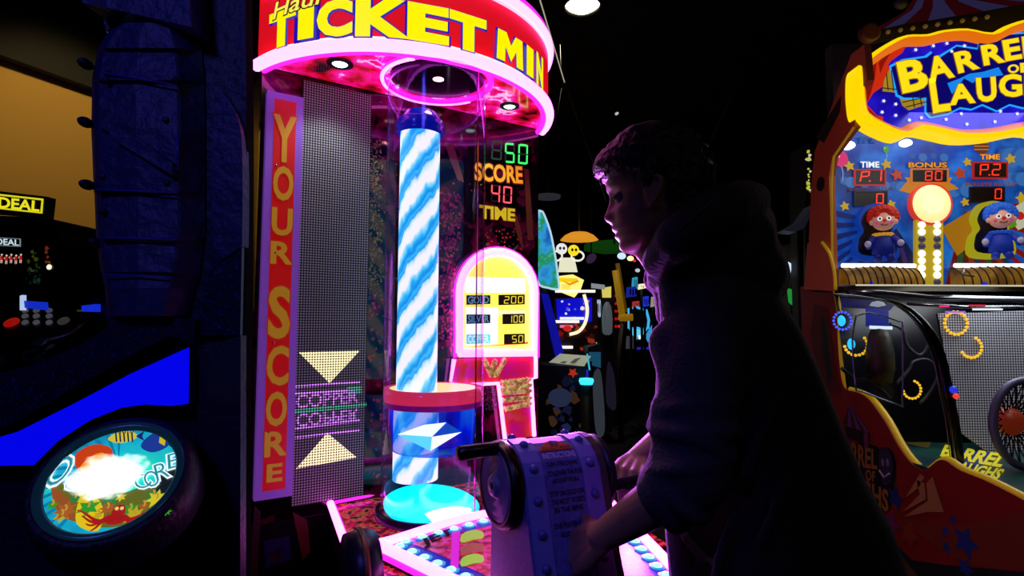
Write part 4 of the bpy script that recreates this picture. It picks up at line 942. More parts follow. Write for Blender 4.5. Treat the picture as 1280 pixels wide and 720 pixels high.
# ceiling lamp, cable, vents
lp_ = hitz(728, 5, 4.17)
CL = thing('ceiling_light', lp_, 'round glowing white ceiling downlight at the top of the picture', 'ceiling light')
m = MB(); m.lathe(lp_, (0, 0, -1), [(.19, -.03), (.19, .02), (.16, .03), (.155, .0)], D('#2a2418', .4), 32); part('trim_ring', m, CL)
m = MB(); m.lathe(lp_, (0, 0, -1), [(.0005, .05), (.10, .045), (.15, .01), (.16, 0)], mat('lamp_glass', '#fff4d8', .4, 0, '#fff4e0', 6), 32); part('diffuser', m, CL)
m = MB(); m.lathe(hitz(685, 247, 3.3), (0, 0, 1), [(.0005, 0), (.05, -.01), (.09, -.005), (.13, -.02), (.17, -.005), (.2, -.01), (.21, .03), (.0005, .05)], mat('speaker_grey', '#707080', .5, 0, '#303038', .6), 32)
q = hitz(685, 247, 3.3); VT = thing('ceiling_speaker', q, 'grey ribbed round ceiling speaker right of the score displays', 'speaker'); part('speaker_disc', m, VT)
m = MB(); m.tube([q, Vector((q.x, q.y, 4.2))], .02, D('#101012', .5), 8); part('hanger', m, VT)
a, b = W(672, -10, 3.2), W(706, 104, 4.4)
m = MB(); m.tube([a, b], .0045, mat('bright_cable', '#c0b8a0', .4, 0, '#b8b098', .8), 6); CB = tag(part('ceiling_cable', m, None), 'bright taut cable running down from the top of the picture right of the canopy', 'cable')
m = MB(); m.tube([W(705, 100, 4.4), W(758, 252, 5.4)], .006, D('#55554f', .5), 6); m.ball(W(705, 106, 4.38), .02, D('#504838', .4), 10); solo('ceiling_cable', m, 'dim thin cable dropping from the bright cable to the face of the person', 'cable')
m = MB(); m.tube([W(700, 56, 5), W(702, 110, 5)], .004, D('#55554f', .5), 6); m.tube([W(702, 110, 5), W(686, 205, 5.2)], .003, D('#303030', .5), 6); solo('hanging_wire', m, 'short hanging wire left of the cable joint', 'wire')
m = MB(); m.tube([W(950, -10, 6), W(926, 98, 6), W(886, 182, 6)], .018, D('#26262a', .5), 8); solo('ceiling_pipe', m, 'dim grey pipe bending down above the hood of the person', 'pipe')
# ================================================================ clown shooting game on the right
BY = 2.6; BX = 1.486
BF_ = Fr((0, BY, 0), (1, 0, 0))                           # back board plane
SFX = Fr((BX, 0, 0), (0, -1, 0), (0, 0, 1), (-1, 0, 0))   # outer left side, a grows towards the camera
k = lambda pts, c=0: BF_.K(pts, c)
RX = k([(1282, 300)])[0][0]
BG = thing('clown_game', (1.95, 2.3, 0), 'tall carnival game with big wavy yellow-edged blue sign on the right', 'arcade game')
MAR = mat('side_orange', '#d06a34', .5, bump=.05); YE = mat('edge_yellow', '#d8b820', .4, 0, '#c8a818', .18)
def pz(px, py, c=0): return BF_.px(px, py, c)
m = MB(); zt_ = pz(1160, 165)[1]; zb_ = pz(1160, 362)[1]
m.box(BF_, BX+.03, RX+.03, .0, zb_, -.12, -.02, D('#050506', .6)); m.box(BF_, BX+.05, RX+.03, zb_, 2.6, -.08, -.02, D('#050506', .6)); part('cabinet_body', m, BG)
# board with sky, rays, clouds
m = MB(); bw = k([(1072, 150), (1286, 150), (1286, 360), (1040, 360), (1040, 200)])
m.prism(BF_, bw, -.02, 0, mat('board_sky', '#0c3890', .4, 0, '#1048a8', .5, mott=(5, [(.32, '#082068'), (.5, '#0c44a0'), (.62, '#2070c8'), (.72, '#0c3c90')], 1)))
BD = part('back_board', m, BG, 'lit blue back board with clouds, balloons and displays')
m = MB()
for (cx, cy, w_, h) in ((1068, 226, 26, 8), (1112, 232, 30, 8), (1196, 236, 26, 10), (1268, 195, 24, 14), (1266, 222, 24, 10), (1160, 195, 40, 6)):
    for j in range(4):
        a, b = pz(cx-w_/2+j*w_/3, cy+(j % 2)*2); m.ngon(BF_, circ(a, b, h*.0026*(1+.3*(j % 2)), 14), .0006+j*.0001+(cx % 7)*.00005, E('#3c80d0' if j % 2 else '#2868c0', .6))
part('cloud_print', m, BD)
m = MB()
cen = pz(1110, 262)
cols = ['#0c1c60', '#1838a0', '#0a1850', '#2048b0', '#101c58']
for i, x in enumerate(range(1038, 1160, 12)):
    m.ngon(BF_, [pz(1120, 285), pz(x, 360), pz(x+12, 360)], .0018, E(['#101c50', '#2a3a90', '#0c1440', '#503070', '#142060'][i % 5], .45))
for i in range(6): m.ngon(BF_, [pz(1110, 280), pz(1040, 262+i*16), pz(1040, 270+i*16)], .0019, E('#102880', .5))
for i, x in enumerate(range(1180, 1290, 11)):
    m.ngon(BF_, [pz(1205, 262), pz(x, 362), pz(x+11, 362)], .0018, E(['#801010', '#206030', '#601008', '#a03010', '#183868'][i % 5], .5))
for i in range(6): m.ngon(BF_, [pz(1205, 268), pz(1290, 250+i*18), pz(1290, 259+i*18)], .0019, E('#a01818', .5))
m.ngon(BF_, k([(1176, 285), (1215, 262), (1222, 300), (1196, 320)]), .002, E('#c08010', .6))
part('ray_print', m, BD)
def balloon(x, y, r, h, s=.8):
    m = MB(); a, b = pz(x, y); q = r*.0037; m.ngon(BF_, circ(a, b, q, 18, q*1.15), .003, E(h, s)); m.ngon(BF_, circ(a-q*.35, b+q*.4, q*.2, 8), .0035, E('#ffd0e8', s)); m.tube([BF_.P(a, b-q*1.1, .003), BF_.P(a+q*.2, b-q*2, .003), BF_.P(a+q*.1, b-q*3.2, .003)], .0015, E('#c0d8ff', .6), 4); part('balloon_print', m, BD)
balloon(1051, 199, 9, '#e02870'); balloon(1107, 187, 4, '#40a020'); balloon(1058, 170, 6, '#b04090', .6)
m = MB(); a, b = pz(1226, 183); m.ngon(BF_, circ(a, b, .036, 20), .003, E('#803818', .6)); 
for j in (-1, 0, 1): m.ngon(BF_, [(a-.035, b+j*.016-.003), (a+.035, b+j*.016-.003), (a+.035, b+j*.016+.003), (a-.035, b+j*.016+.003)], .0035, E('#c08828', .7))
part('barrel_print', m, BD)
# displays
DR_ = E('#ff3018', 1.6); 
def dispbox(x0, y0, x1, y1, txt, q, frame_col='#c01818', nm='display', lab=None):
    m = MB(); m.prism(BF_, k([(x0, y1), (x1, y1), (x1, y0), (x0, y0)]), .003, .008, E('#120204', .5)); 
    f = part(nm, m, BG, lab)
    m = MB(); e = 2; m.ringp(BF_, k([(x0-e, y1+e), (x1+e, y1+e), (x1+e, y0-e), (x0-e, y0-e)]), k([(x0, y1), (x1, y1), (x1, y0), (x0, y0)]), .003, .010, E(frame_col, .7)); part('display_frame', m, f)
    m = MB(); m.seven('8'*max(2, len(txt.replace('.', ''))) if False else txt, BF_, k(q), .009, DR_, E('#380806', .6)); part('digits', m, f)
dispbox(1068, 214, 1104, 231, 'P.1', [(1071, 228), (1103, 227), (1103, 213.5), (1073, 215)], lab='red P.1 digits')
dispbox(1139, 213, 1182, 228, '80', [(1153, 226.5), (1178, 226), (1178, 214), (1153, 214.5)], '#e08020', lab='red 80 digits')
dispbox(1216, 205, 1256, 222, 'P.2', [(1221, 220), (1251, 220), (1251, 205), (1221, 206)], lab='red P.2 digits')
dispbox(1068, 241, 1106, 256, '0', [(1092, 255), (1105, 255), (1105, 242), (1092, 242.5)], '#181018', lab='single red 0 at left')
dispbox(1212, 236, 1252, 252, '0', [(1240, 249.5), (1252, 249.5), (1252, 236), (1240, 236.5)], '#181018', lab='single red 0 at right')
m = MB()
def lb(t, x0, y0, x1, y1, col, out, tilt=0, c=.010, oo=.09): m.label(t, BF_, k([(x0, y1), (x1, y1-tilt), (x1, y0-tilt), (x0, y0)]), c, col, out, .03, oo)
lb('TIME', 1074, 203, 1097, 210, E('#f0f8ff', 1), E('#1028a0', .8)); lb('BONUS', 1134, 204, 1181, 210, E('#e09020', 1), E('#401008', .6)); lb('TIME', 1223, 194, 1247, 200, E('#f0a030', 1), E('#701808', .8))
lb('BULLETS IN CLIP', 1060, 235, 1114, 239, E('#502030', .6), None); lb('BULLETS IN CLIP', 1205, 229, 1268, 233, E('#a04020', .6), None)
lb('TIME', 1072, 172, 1094, 178, E('#102878', .8), E('#3068c0', .6));
part('lettering', m, BD, 'small words TIME and BONUS')
for x, y, r in ((1061, 208, 6), (1107, 206, 6), (1055, 258, 5.5), (1113, 256, 5.5), (1120, 219, 7), (1199, 217, 7), (1208, 203, 5), (1262, 199, 6), (1205, 253, 5), (1276, 248, 7)):
    m = MB(); a, b = pz(x, y); m.prism(BF_, star(a, b, r*.0042, 5, .5, math.pi/2+.2), .003, .009, E('#d0a818' if y not in (219, 217) else '#c04010', .75)); part('star', m, BD)
m = MB(); m.prism(BF_, [pz(x, y) for x, y in ((1124, 238), (1134, 226), (1130, 222), (1190, 222), (1186, 228), (1198, 236), (1178, 240), (1166, 234), (1150, 236), (1136, 242))], .002, .0028, E('#d08018', .8)); part('burst_print', m, BD)
# clown face on the right board edge
m = MB(); m.ngon(BF_, [pz(x, y) for x, y in ((1262, 262), (1282, 250), (1284, 282), (1272, 288), (1264, 278))], .004, E('#d0d0b0', .7)); m.ngon(BF_, [pz(x, y) for x, y in ((1255, 272), (1266, 268), (1270, 282), (1262, 286))], .005, E('#50a018', .7)); m.ngon(BF_, circ(*pz(1274, 270), .02, 12), .0055, E('#c02018', .8)); part('clown_print', m, BD)
# round lit yellow face, light column
m = MB(); c0 = BF_.P(*pz(1160, 256), 0); m.lathe(c0, BF_.n, [(.100, 0), (.102, .02), (.096, .028), (.090, .024)], mat('disc_rim', '#c02818', .35, 0, '#d84028', .7), 40, sq=(1, .98)); BN = part('bonus_disc', m, BG, 'round glowing cream disc with red rim')
m = MB(); m.lathe(c0, BF_.n, [(.0005, .034), (.05, .032), (.075, .029), (.092, .022)], mat('disc_cream', '#ffe8b0', .4, 0, '#ffd890', 1.0), 40); part('disc_face', m, BN)
m = MB(); m.lathe(c0, BF_.n, [(.0005, .0355), (.05, .0335)], E('#fff4c0', 1.1), 32); part('disc_center', m, BN)  # glare on the disc painted as a brighter glowing patch
m = MB(); q = k([(1141, 358), (1175, 358), (1175, 276), (1141, 276)]); m.prism(BF_, q, .002, .02, mat('column_yellow', '#a89020', .4, 0, '#b8a020', .6)); LC = part('light_column', m, BG, 'yellow column of two rows of round lamps')
for i in range(9):
    for x in (1148, 1167):
        y = 282+i*8.9; on = i not in (2, 3, 8); hc = ('#fffcd8', 2.2) if on else ('#504868', .5)
        m = MB(); m.lathe(BF_.P(*pz(x, y), .02), BF_.n, [(.016, 0), (.015, .006), (.009, .011), (.0005, .012)], E(*hc), 16); part('column_lamp', m, LC, None if on else 'dark unlit lamp')
# clown dolls
PART0 = part
def clown(cx, cy, hair, body, rim, lab, collar):
    pv = BF_.P(*pz(cx, cy-3), .075); RM = Matrix.Rotation(math.radians(-27), 3, 'Z')
    def part(nm, mb, par, *a_, **k_):
        if not nm.startswith('surround'):
            for i_, v_ in enumerate(mb.v): mb.v[i_] = RM @ (v_-pv)+pv
        return PART0(nm, mb, par, *a_, **k_)
    t = thing('clown_doll', BF_.P(*pz(cx, 333), .09), lab, 'doll')
    sc = .0037
    def S(x, y): a, b = pz(cx+x, cy+y); return (a, b)
    m = MB(); o = smooth_loop([S(*p) for p in ((-24, 42), (-27, 20), (-20, 8), (-24, -6), (-16, -22), (0, -27), (16, -22), (23, -6), (19, 8), (26, 22), (23, 42))], 4)
    m.prism(BF_, o, .004, .035, E(rim, .55)); part('surround', m, t)
    i2 = [((a-S(0, 5)[0])*.84+S(0, 5)[0], (b-S(0, 5)[1])*.84+S(0, 5)[1]) for a, b in o]
    m = MB(); m.prism(BF_, i2, .03, .038, D('#040412', .5)); part('surround_recess', m, t)
    hd = BF_.P(*S(0, -3), .075)
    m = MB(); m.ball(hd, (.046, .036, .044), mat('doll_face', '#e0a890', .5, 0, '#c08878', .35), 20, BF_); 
    for s in (-1, 1): m.ball(hd+Vector((s*.046, 0, -.004)), (.010, .010, .013), mat('doll_face'), 10)
    H = part('head', m, t)
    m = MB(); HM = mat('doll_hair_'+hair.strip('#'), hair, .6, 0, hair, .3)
    for j in range(11):
        an = math.pi*(-.05+1.1*j/10); m.ball(hd+Vector((.047*math.cos(an), .012, .020+.040*math.sin(an))), .020, HM, 12)
    for j in range(7): an = math.pi*j/6; m.ball(hd+Vector((.026*math.cos(an), -.014, .030+.022*math.sin(an))), .017, HM, 12)
    part('hair', m, t)
    for s in (-1, 1):
        m = MB(); e_ = hd+Vector((s*.017, -.033, .006)); m.ball(e_, (.010, .006, .010), E('#f0f0f0', .8), 12); m.ball(e_+Vector((0, -.005, 0)), (.0045, .003, .0055), D('#101018', .3), 10); part('eye', m, H)
        m = MB(); m.ball(hd+Vector((s*.028, -.029, -.012)), (.008, .004, .008), E('#d05080', .6), 10); part('cheek', m, H)
    m = MB(); m.ball(hd+Vector((0, -.040, -.003)), .008, E('#c01010', .8), 12); part('nose', m, H)
    m = MB(); m.tube([hd+Vector((x, -.036+abs(x)*.3, -.018-.006*(1-(x/.014)**2))) for x in (-.014, -.007, 0, .007, .014)], .0022, D('#600010', .4), 6); part('mouth', m, H)
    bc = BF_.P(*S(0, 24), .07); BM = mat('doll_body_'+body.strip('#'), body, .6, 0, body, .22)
    m = MB(); m.lathe(bc-Vector((0, 0, .05)), (0, 0, 1), [(.001, 0), (.046, .002), (.044, .04), (.036, .075), (.02, .092), (.001, .094)], BM, 20, sq=(1, .7), ref=(1, 0, 0)); part('torso', m, t)
    m = MB()
    for j in range(12): an = j*.5236; m.ball(bc+Vector((.032*math.cos(an), -.024*math.sin(an)-.004, .040)), (.012, .010, .008), E(collar, .6), 8)
    part('ruff', m, t)
    for s in (-1, 1):
        m = MB(); m.tube([bc+Vector((s*.034, -.006, .030)), bc+Vector((s*.058, -.014, .0)), bc+Vector((s*.060, -.03, -.02)), ], [.014, .014, .012], BM, 10); part('arm', m, t)
        m = MB(); m.ball(bc+Vector((s*.062, -.034, -.004)), (.014, .012, .015), mat('doll_glove', '#c8c0d8', .5, 0, '#8080a8', .3), 10); part('glove', m, t)
        m = MB(); m.tube([bc+Vector((s*.018, -.004, -.045)), bc+Vector((s*.026, -.02, -.078))], [.018, .016], BM, 10); part('leg', m, t)
clown(1091, 283, '#b82010', '#102488', '#1040b0', 'small clown doll with red hair, yellow ruff and blue suit on the left barrel', '#e0a020')
clown(1234, 280, '#1a60d8', '#1838b0', '#c8c018', 'small clown doll with curly blue hair in a yellow surround on the right barrel', '#2050c0')
# barrel stands with white light strip
WDm = mat('barrel_wood', '#8a6018', .6, 0, '#8a6018', .32, mott=(7, [(.35, '#503008'), (.55, '#a07420'), (.7, '#6a4410')], 1))
for x0, x1, lab in ((1047, 1136, 'half barrel under the red-haired clown doll'), (1186, 1290, 'half barrel under the blue-haired clown doll')):
    a0, b0 = pz(x0, 358); a1, b1 = pz(x1, 333); L_ = a1-a0
    m = MB(); rows_ = []
    n = 11
    for i in range(n+1):
        t_ = i/n; x = a0+L_*t_; r_ = .088+.016*math.sin(t_*math.pi)
        rows_.append([Vector((x, BY-.01-r_*math.sin(q)*.9, b0+r_*.93*math.cos(q))) for q in [j*math.pi/2/8 for j in range(9)]])
    m.grid(rows_, WDm, smooth=False); m.face([r for r in rows_[0]]+[Vector((a0, BY-.01, b0))], WDm); m.face(([r for r in rows_[-1]]+[Vector((a1, BY-.01, b0))])[::-1], WDm)
    t = part('barrel_stand', m, BG, lab)
    m = MB()
    for i in range(n+1):
        m.tube([p+Vector((0, -.002, .002)) for p in rows_[i]], .0028, D('#140a04', .6), 5)
    part('stave_gap', m, t)
    m = MB(); m.tube([rows_[0][0]+Vector((0, -.03, .012)), rows_[-1][0]+Vector((0, -.03, .012))], .010, E('#f4f8ff', 1.6), 8); part('light_strip', m, t)
    m = MB(); a, b = pz((x0+x1)/2-(5 if x0 < 1100 else 12), 355, .08); m.prism(BF_, circ(a, b, .014, 12, .008), .095, .10, E('#2030e0', .8)); part('blue_bulb', m, t)
m = MB(); a, b = pz(1209, 344, .11); m.tube([BF_.P(a-.01, b+.03, .11), BF_.P(a-.02, b+.0, .11), BF_.P(a+.03, b-.005, .11)], .004, D('#c8d0d0', .3, metal=1), 6); part('bracket', m, BG)
# top lights on the board
for x, y, r in ((1060, 182, 9), (1132, 179, 8), (1210, 174, 8)):
    m = MB(); a, b = pz(x, y, .02); m.lathe(BF_.P(a, b, .02), BF_.n, [(r*.0026, -.01), (r*.0026, .01), (r*.0015, .022), (.0005, .024)], E('#f4fcff', 2.5), 16, sq=(1.25, .8), ref=(1, 0, 0)); part('board_lamp', m, BG, 'oval white lamp')

# header sign
HF = Fr((0, 2.36, 0), (1, 0, 0)); hk = lambda pts, c=0: HF.K(pts, c)
so = [(1067, 100), (1070, 84), (1085, 70), (1105, 57), (1125, 48), (1150, 47), (1170, 42), (1200, 40), (1230, 45), (1250, 36), (1275, 28), (1310, 24), (1350, 22), (1400, 24), (1440, 40), (1460, 70), (1462, 110), (1450, 150), (1400, 168), (1350, 164), (1310, 170), (1282, 166), (1240, 174), (1200, 176), (1170, 170), (1145, 166), (1125, 174), (1100, 166), (1074, 150), (1068, 130)]
SO = smooth_loop(hk(so), 3); cx_ = (HF.px(1266, 100))[0]; cy_ = HF.px(1266, 100)[1]
def shr(P, d):
    n = len(P); o = []
    for i in range(n):
        a = Vector(P[i-1]); b = Vector(P[(i+1) % n]); t = (b-a).normalized(); nn = Vector((-t.y, t.x)); q = Vector(P[i]); 
        if (Vector((cx_, cy_))-q).dot(nn) < 0: nn = -nn
        o.append(tuple(q+nn*d))
    return o
m = MB(); i1 = shr(SO, .018); i2 = shr(SO, .034); i3 = shr(SO, .046)
m.grid([[HF.P(*p, c) for p in P] for P, c in ((SO, -.06), (SO, .02), (shr(SO, .006), .04), (i1, .046))], E('#ffd800', 1.0), cu=True, smooth=True)
HS = part('header_sign', m, BG, 'lit wavy header sign with yellow border')
m = MB(); m.grid([[HF.P(*p, c) for p in P] for P, c in ((i1, .046), (i2, .03), (i3, .012))], E('#e87008', .95), cu=True, smooth=True); part('inner_border', m, HS)
m = MB(); m.ngon(HF, i3 if True else SO, .012, mat('sign_blue', '#1010a0', .3, 0, '#180cb0', .75, mott=(6, [(.35, '#0c0870'), (.55, '#2010c8'), (.7, '#3020e0')], 1))); part('sign_face', m, HS)
m = MB(); c = .014
m.ngon(HF, hk([(1080, 78), (1102, 63), (1134, 55), (1128, 66), (1114, 76), (1110, 82), (1116, 88), (1104, 108), (1092, 116), (1083, 130), (1096, 144), (1104, 146), (1104, 152), (1084, 147), (1080, 130)], c)[::-1], c, E('#d83010', .85))
for pts in ([(1086, 78), (1096, 72), (1094, 95), (1088, 118), (1084, 128), (1082, 110)], [(1108, 64), (1116, 62), (1106, 78), (1100, 92), (1098, 78)], [(1085, 135), (1090, 140), (1100, 150), (1088, 146)]): m.ngon(HF, hk(pts, c)[::-1], c+.0008, E('#a01808', .7))
part('curtain_print', m, HS, 'red curtain at the left of the sign')
m = MB(); c = .015
m.ngon(HF, hk([(1112, 86), (1116, 82), (1120, 96), (1124, 110), (1130, 118), (1158, 116), (1160, 130), (1136, 138), (1128, 132), (1122, 116), (1103, 114), (1105, 100)], c)[::-1], c, E('#a88828', .9))
for p, q in (((1108, 92), (1110, 113)), ((1114, 88), (1117, 114)), ((1103, 110), (1122, 112)), ((1128, 128), (1158, 121)), ((1132, 134), (1159, 127)), ((1140, 118), (1143, 135)), ((1149, 117), (1152, 132))): m.tube([HF.P(*HF.px(*p, c), c+.001), HF.P(*HF.px(*q, c), c+.001)], .0022, E('#302008', .5), 4)
part('barrel_print', m, HS)
m = MB(); c = .016
blob = [(1114, 84), (1130, 76), (1158, 72), (1166, 66), (1172, 74), (1196, 58), (1222, 62), (1224, 52), (1250, 44), (1320, 40), (1340, 60), (1340, 128), (1300, 134), (1278, 134), (1262, 130), (1246, 138), (1228, 130), (1214, 136), (1200, 134), (1184, 142), (1164, 146), (1158, 140), (1158, 122), (1130, 122), (1122, 118)]
m.ngon(HF, hk([(x+(-2.2 if x < 1180 else 0), y+(2.2 if y > 90 else -2.2)) for x, y in blob], c)[::-1], c-.0008, E('#20a8ff', 1)); m.ngon(HF, hk(blob, c)[::-1], c, E('#0c0870', .8))
m.ngon(HF, hk([(1184, 104), (1200, 98), (1212, 92), (1228, 90), (1248, 84), (1254, 94), (1240, 96), (1222, 98), (1216, 104), (1205, 98), (1190, 118)], c)[::-1], c+.0006, E('#1888f0', .95))
part('letter_backing', m, HS)
m = MB(); c = .0175; YY = mat('sign_letter_yellow', '#f8e020', .4, 0, '#fce018', 1.0)
def hl(ch, x0, x1, y0, y1, dx=0, rot=0, off=.035):
    cx, cy = (x0+x1)/2, (y0+y1)/2; pts = []
    for x, y in ((x0, y1), (x1, y1), (x1+dx, y0), (x0+dx, y0)):
        r = math.radians(rot); pts.append((cx+(x-cx)*math.cos(r)+(y-cy)*math.sin(r), cy-(x-cx)*math.sin(r)+(y-cy)*math.cos(r)))
    m.label(ch, HF, hk(pts, c), c, YY, E('#b07008', .8), off, off+.02, .001)
hl('B', 1126, 1156, 76, 112, 0, 12); hl('A', 1160, 1188, 71, 99, 0, 14); hl('R', 1196, 1219, 64, 88, 0, 14); hl('R', 1229, 1252, 56, 79, 0, 10); hl('E', 1256, 1274, 50, 74, 0, 10); hl('L', 1280, 1300, 46, 70, 0, 6)
hl('O', 1260, 1273, 81, 91, 0, 6, .03); hl('F', 1276, 1286, 79, 90, 0, 4, .03)
hl('L', 1165, 1184, 99, 138, 0, 8); hl('A', 1188, 1216, 106, 129, 0, 6); hl('U', 1222, 1244, 98, 126, 0, 4); hl('G', 1250, 1276, 94, 120, 0, 2); hl('H', 1282, 1306, 92, 118, 0, 0); hl('S', 1312, 1330, 90, 116, 0, -2)
part('lettering', m, HS, 'big yellow letters')
for i, (x, y) in enumerate(((1145, 62), (1167, 57), (1184, 54), (1206, 57), (1190, 64), (1105, 126), (1120, 144), (1137, 150), (1152, 147), (1183, 149), (1202, 142), (1209, 155), (1244, 152), (1251, 139), (1272, 142), (1120, 130), (1103, 140))):
    m = MB(); a, b = HF.px(x, y, c); m.ngon(HF, star(a, b, .0095, 5, .5, i), c-.001, E('#f0f4ff', 1)); part('star_print', m, HS)
# dark striped tent top with unlit bulbs
TPF = Fr((0, 2.45, 0), (1, 0, 0)); tk = lambda pts, c=0: TPF.K(pts, c)
TR_, TW = mat('tent_red', '#7a1828', .6, 0, '#7a1828', .08), mat('tent_lilac', '#8078c0', .6, 0, '#6058a0', .12)
TE = thing('tent', (2, 2.45, 2.5), '', ''); bpy.data.objects.remove(TE)
m = MB(); base = [(1082, 42), (1104, 36), (1130, 30), (1160, 26), (1195, 20), (1230, 14), (1262, 8), (1300, 4), (1340, 4)]; apx = (1235, -90)
for i in range(len(base)-1):
    p, q = base[i], base[i+1]; P3 = TPF.P(*TPF.px(*p)); Q3 = TPF.P(*TPF.px(*q)); A3 = TPF.P(*TPF.px(*apx), -.35)
    mid1 = (P3+A3)/2+Vector((0, -.02, -.06)); mid2 = (Q3+A3)/2+Vector((0, -.02, -.06))
    m.grid([[P3, Q3], [mid1, mid2], [A3, A3+Vector((.001, 0, 0))]], TW if i % 2 else TR_, smooth=False)
part('tent_roof', m, BG, 'dark striped tent roof above the sign')
m = MB(); vb = tk([(1076, 46)]+[(x, y+1) for x, y in base]+[(1340, 24), (1270, 30), (1246, 38), (1200, 40), (1150, 44), (1100, 52), (1082, 54)]); m.prism(TPF, vb, -.02, .01, D('#1c0e0c', .6)); VB = part('valance', m, BG, 'dark valance with unlit round bulbs')
for i in range(9):
    x = 1110+i*15.5; y = 40-(x-1110)*.15; m = MB(); m.ball(TPF.P(*TPF.px(x, y, .015), .015), .010, mat('dim_bulb', '#6a5430', .4, 0, '#6a5028', .35), 10); part('bulb', m, VB)
m = MB(); cc_ = TPF.P(*TPF.px(1087, 41, .02), .02); m.lathe(cc_, TPF.n, [(.042, -.02), (.044, .01), (.034, .016), (.02, .01), (.0005, .014)], mat('scroll_brown', '#5a3020', .5), 24); part('scroll', m, VB)
m = MB(); m.ball(TPF.P(*TPF.px(1122, 8), .02), (.03, .02, .024), D('#3c3c4c', .6), 12); part('finial', m, VB)
# orange side frame (outer side, seen edge-on), yellow edges
def sd(pts, c=0): return SFX.K(pts, c)
m = MB()
m.prism(SFX, sd([(1040, 365), (1016, 365), (1011, 300), (1014, 232), (1018, 190), (1064, 68), (1080, 56), (1084, 100), (1072, 120), (1068, 158), (1040, 196), (1036, 220)]), -.03, 0, MAR); UP = part('upper_side', m, BG, 'brown-orange upper side panel')
m = MB(); m.prism(SFX, sd([(1020, 172), (1052, 120), (1050, 140), (1030, 178)][::-1]), .001, .003, D('#140806', .6)); part('side_slot', m, UP)
m = MB(); m.ngon(SFX, circ(*SFX.px(1026, 230), .035, 16, .035), .002, D('#140806', .6)); part('side_hole', m, UP)
m = MB(); m.tube([SFX.P(*p, -.004) for p in sd([(1067, 158), (1041, 196), (1038, 230), (1040, 362)])], .006, YE, 6); part('edge_trim', m, UP)
m = MB(); m.prism(SFX, sd([(1010, 362), (1014, 304), (1030, 303), (1040, 318), (1046, 340), (1047, 364)]), .002, .02, MAR); part('side_wing', m, BG); m = MB(); m.tube([SFX.P(*p, .012) for p in sd(smooth_loop([(1031, 303), (1040, 316), (1046, 338), (1048, 362)], 4, False))], .008, YE, 6); part('wing_trim', m, BG)
top = smooth_loop([(1027, 350), (1036, 356), (1042, 372), (1045, 400), (1046, 430), (1050, 470), (1056, 486), (1070, 490), (1085, 499), (1105, 525), (1122, 556), (1140, 580), (1154, 588), (1164, 582), (1172, 576), (1182, 576), (1200, 588), (1230, 600), (1262, 616), (1290, 632), (1400, 700)], 3, False)
tp = sd(top); 
m = MB(); SR = mat('side_red', '#8a1c14', .5, bump=.04)
zend = tp[-1][0]
m.prism(SFX, tp+[(zend, 0), (tp[0][0]-.18, 0), (tp[0][0]-.2, tp[0][1]-.02)], -.035, .0, SR); LS_ = part('lower_side', m, BG, 'curvy red side panel with printed logo and stars')
m = MB(); m.tube([SFX.P(a, b, -.018) for a, b in tp], .013, YE, 8); part('edge_trim', m, LS_, 'pale yellow rounded edge')
# side print
sp_ = lambda pts, c=.002: SFX.K(pts, c)
m = MB()
m.ngon(SFX, sp_(smooth_loop([(1112, 632), (1140, 648), (1170, 654), (1210, 656), (1290, 640), (1420, 628), (1420, 720), (1290, 714), (1220, 708), (1180, 690), (1150, 668)], 3)), .002, mat('print_orange', '#7a3410', .6))
m.ngon(SFX, sp_([(1098, 640), (1112, 672), (1140, 700), (1180, 706), (1290, 716), (1420, 740), (1420, 900), (1040, 900), (1060, 700)]), .0022, mat('print_green', '#0a2016', .6))
m.ngon(SFX, sp_([(1104, 672), (1112, 678), (1150, 722), (1136, 726), (1104, 690)]), .0026, mat('print_tan', '#5a4418', .6))
part('wave_print', m, LS_)
m = MB(); m.ngon(SFX, sp_([(1018, 380), (1034, 385), (1040, 430), (1046, 475), (1052, 492), (1030, 490), (1012, 420)]), .002, mat('print_brown', '#5c2a18', .6)); m.ngon(SFX, sp_([(1026, 395), (1032, 400), (1040, 470), (1036, 480), (1028, 440)]), .0024, mat('print_green2', '#20301a', .6)); part('stripe_print', m, LS_)
m = MB(); PA = mat('print_pale_tan', '#b08c48', .6)
for pts in ([(1130, 646), (1148, 634), (1160, 626), (1158, 604), (1166, 596), (1180, 640), (1160, 640)], [(1128, 640), (1150, 618), (1146, 600), (1156, 604), (1158, 624)], [(1132, 622), (1150, 592), (1156, 596), (1148, 610)]): m.ngon(SFX, sp_(pts), .0028, PA)
part('comet_print', m, LS_)
for x, y, r, h in ((1120, 622, .05, '#183878'), (1116, 655, .05, '#70305c'), (1138, 668, .055, '#8a3818'), (1208, 678, .055, '#183c88'), (1192, 650, .018, '#183c88'), (1183, 664, .02, '#183c88'), (1184, 684, .022, '#183c88'), (1208, 710, .035, '#183c88')):
    m = MB(); a, b = SFX.px(x, y); m.ngon(SFX, star(a, b, r, 5, .5, 1.3), .0034, mat('star_'+h.strip('#'), h, .6)); part('star_print', m, LS_)
m = MB()
m.ngon(SFX, sp_(smooth_loop([(1068, 556), (1096, 558), (1104, 570), (1112, 560), (1120, 580), (1116, 620), (1108, 640), (1080, 636), (1062, 600)], 3)), .003, D('#0a0a10', .6)); YP = mat('print_gold', '#a07c28', .6)
def sl(t, pts, mt, out=None): m.label(t, SFX, SFX.K(pts, .004), .004, mt, out, .03, .07)
sl('BARREL', [(1048, 578), (1096, 586), (1096, 564), (1048, 548)], YP); sl('OF', [(1082, 600), (1094, 602), (1094, 590), (1082, 587)], YP); sl('LAUGHS', [(1050, 610), (1110, 640), (1110, 614), (1050, 586)], YP)
part('logo_print', m, LS_, 'dim gold words')
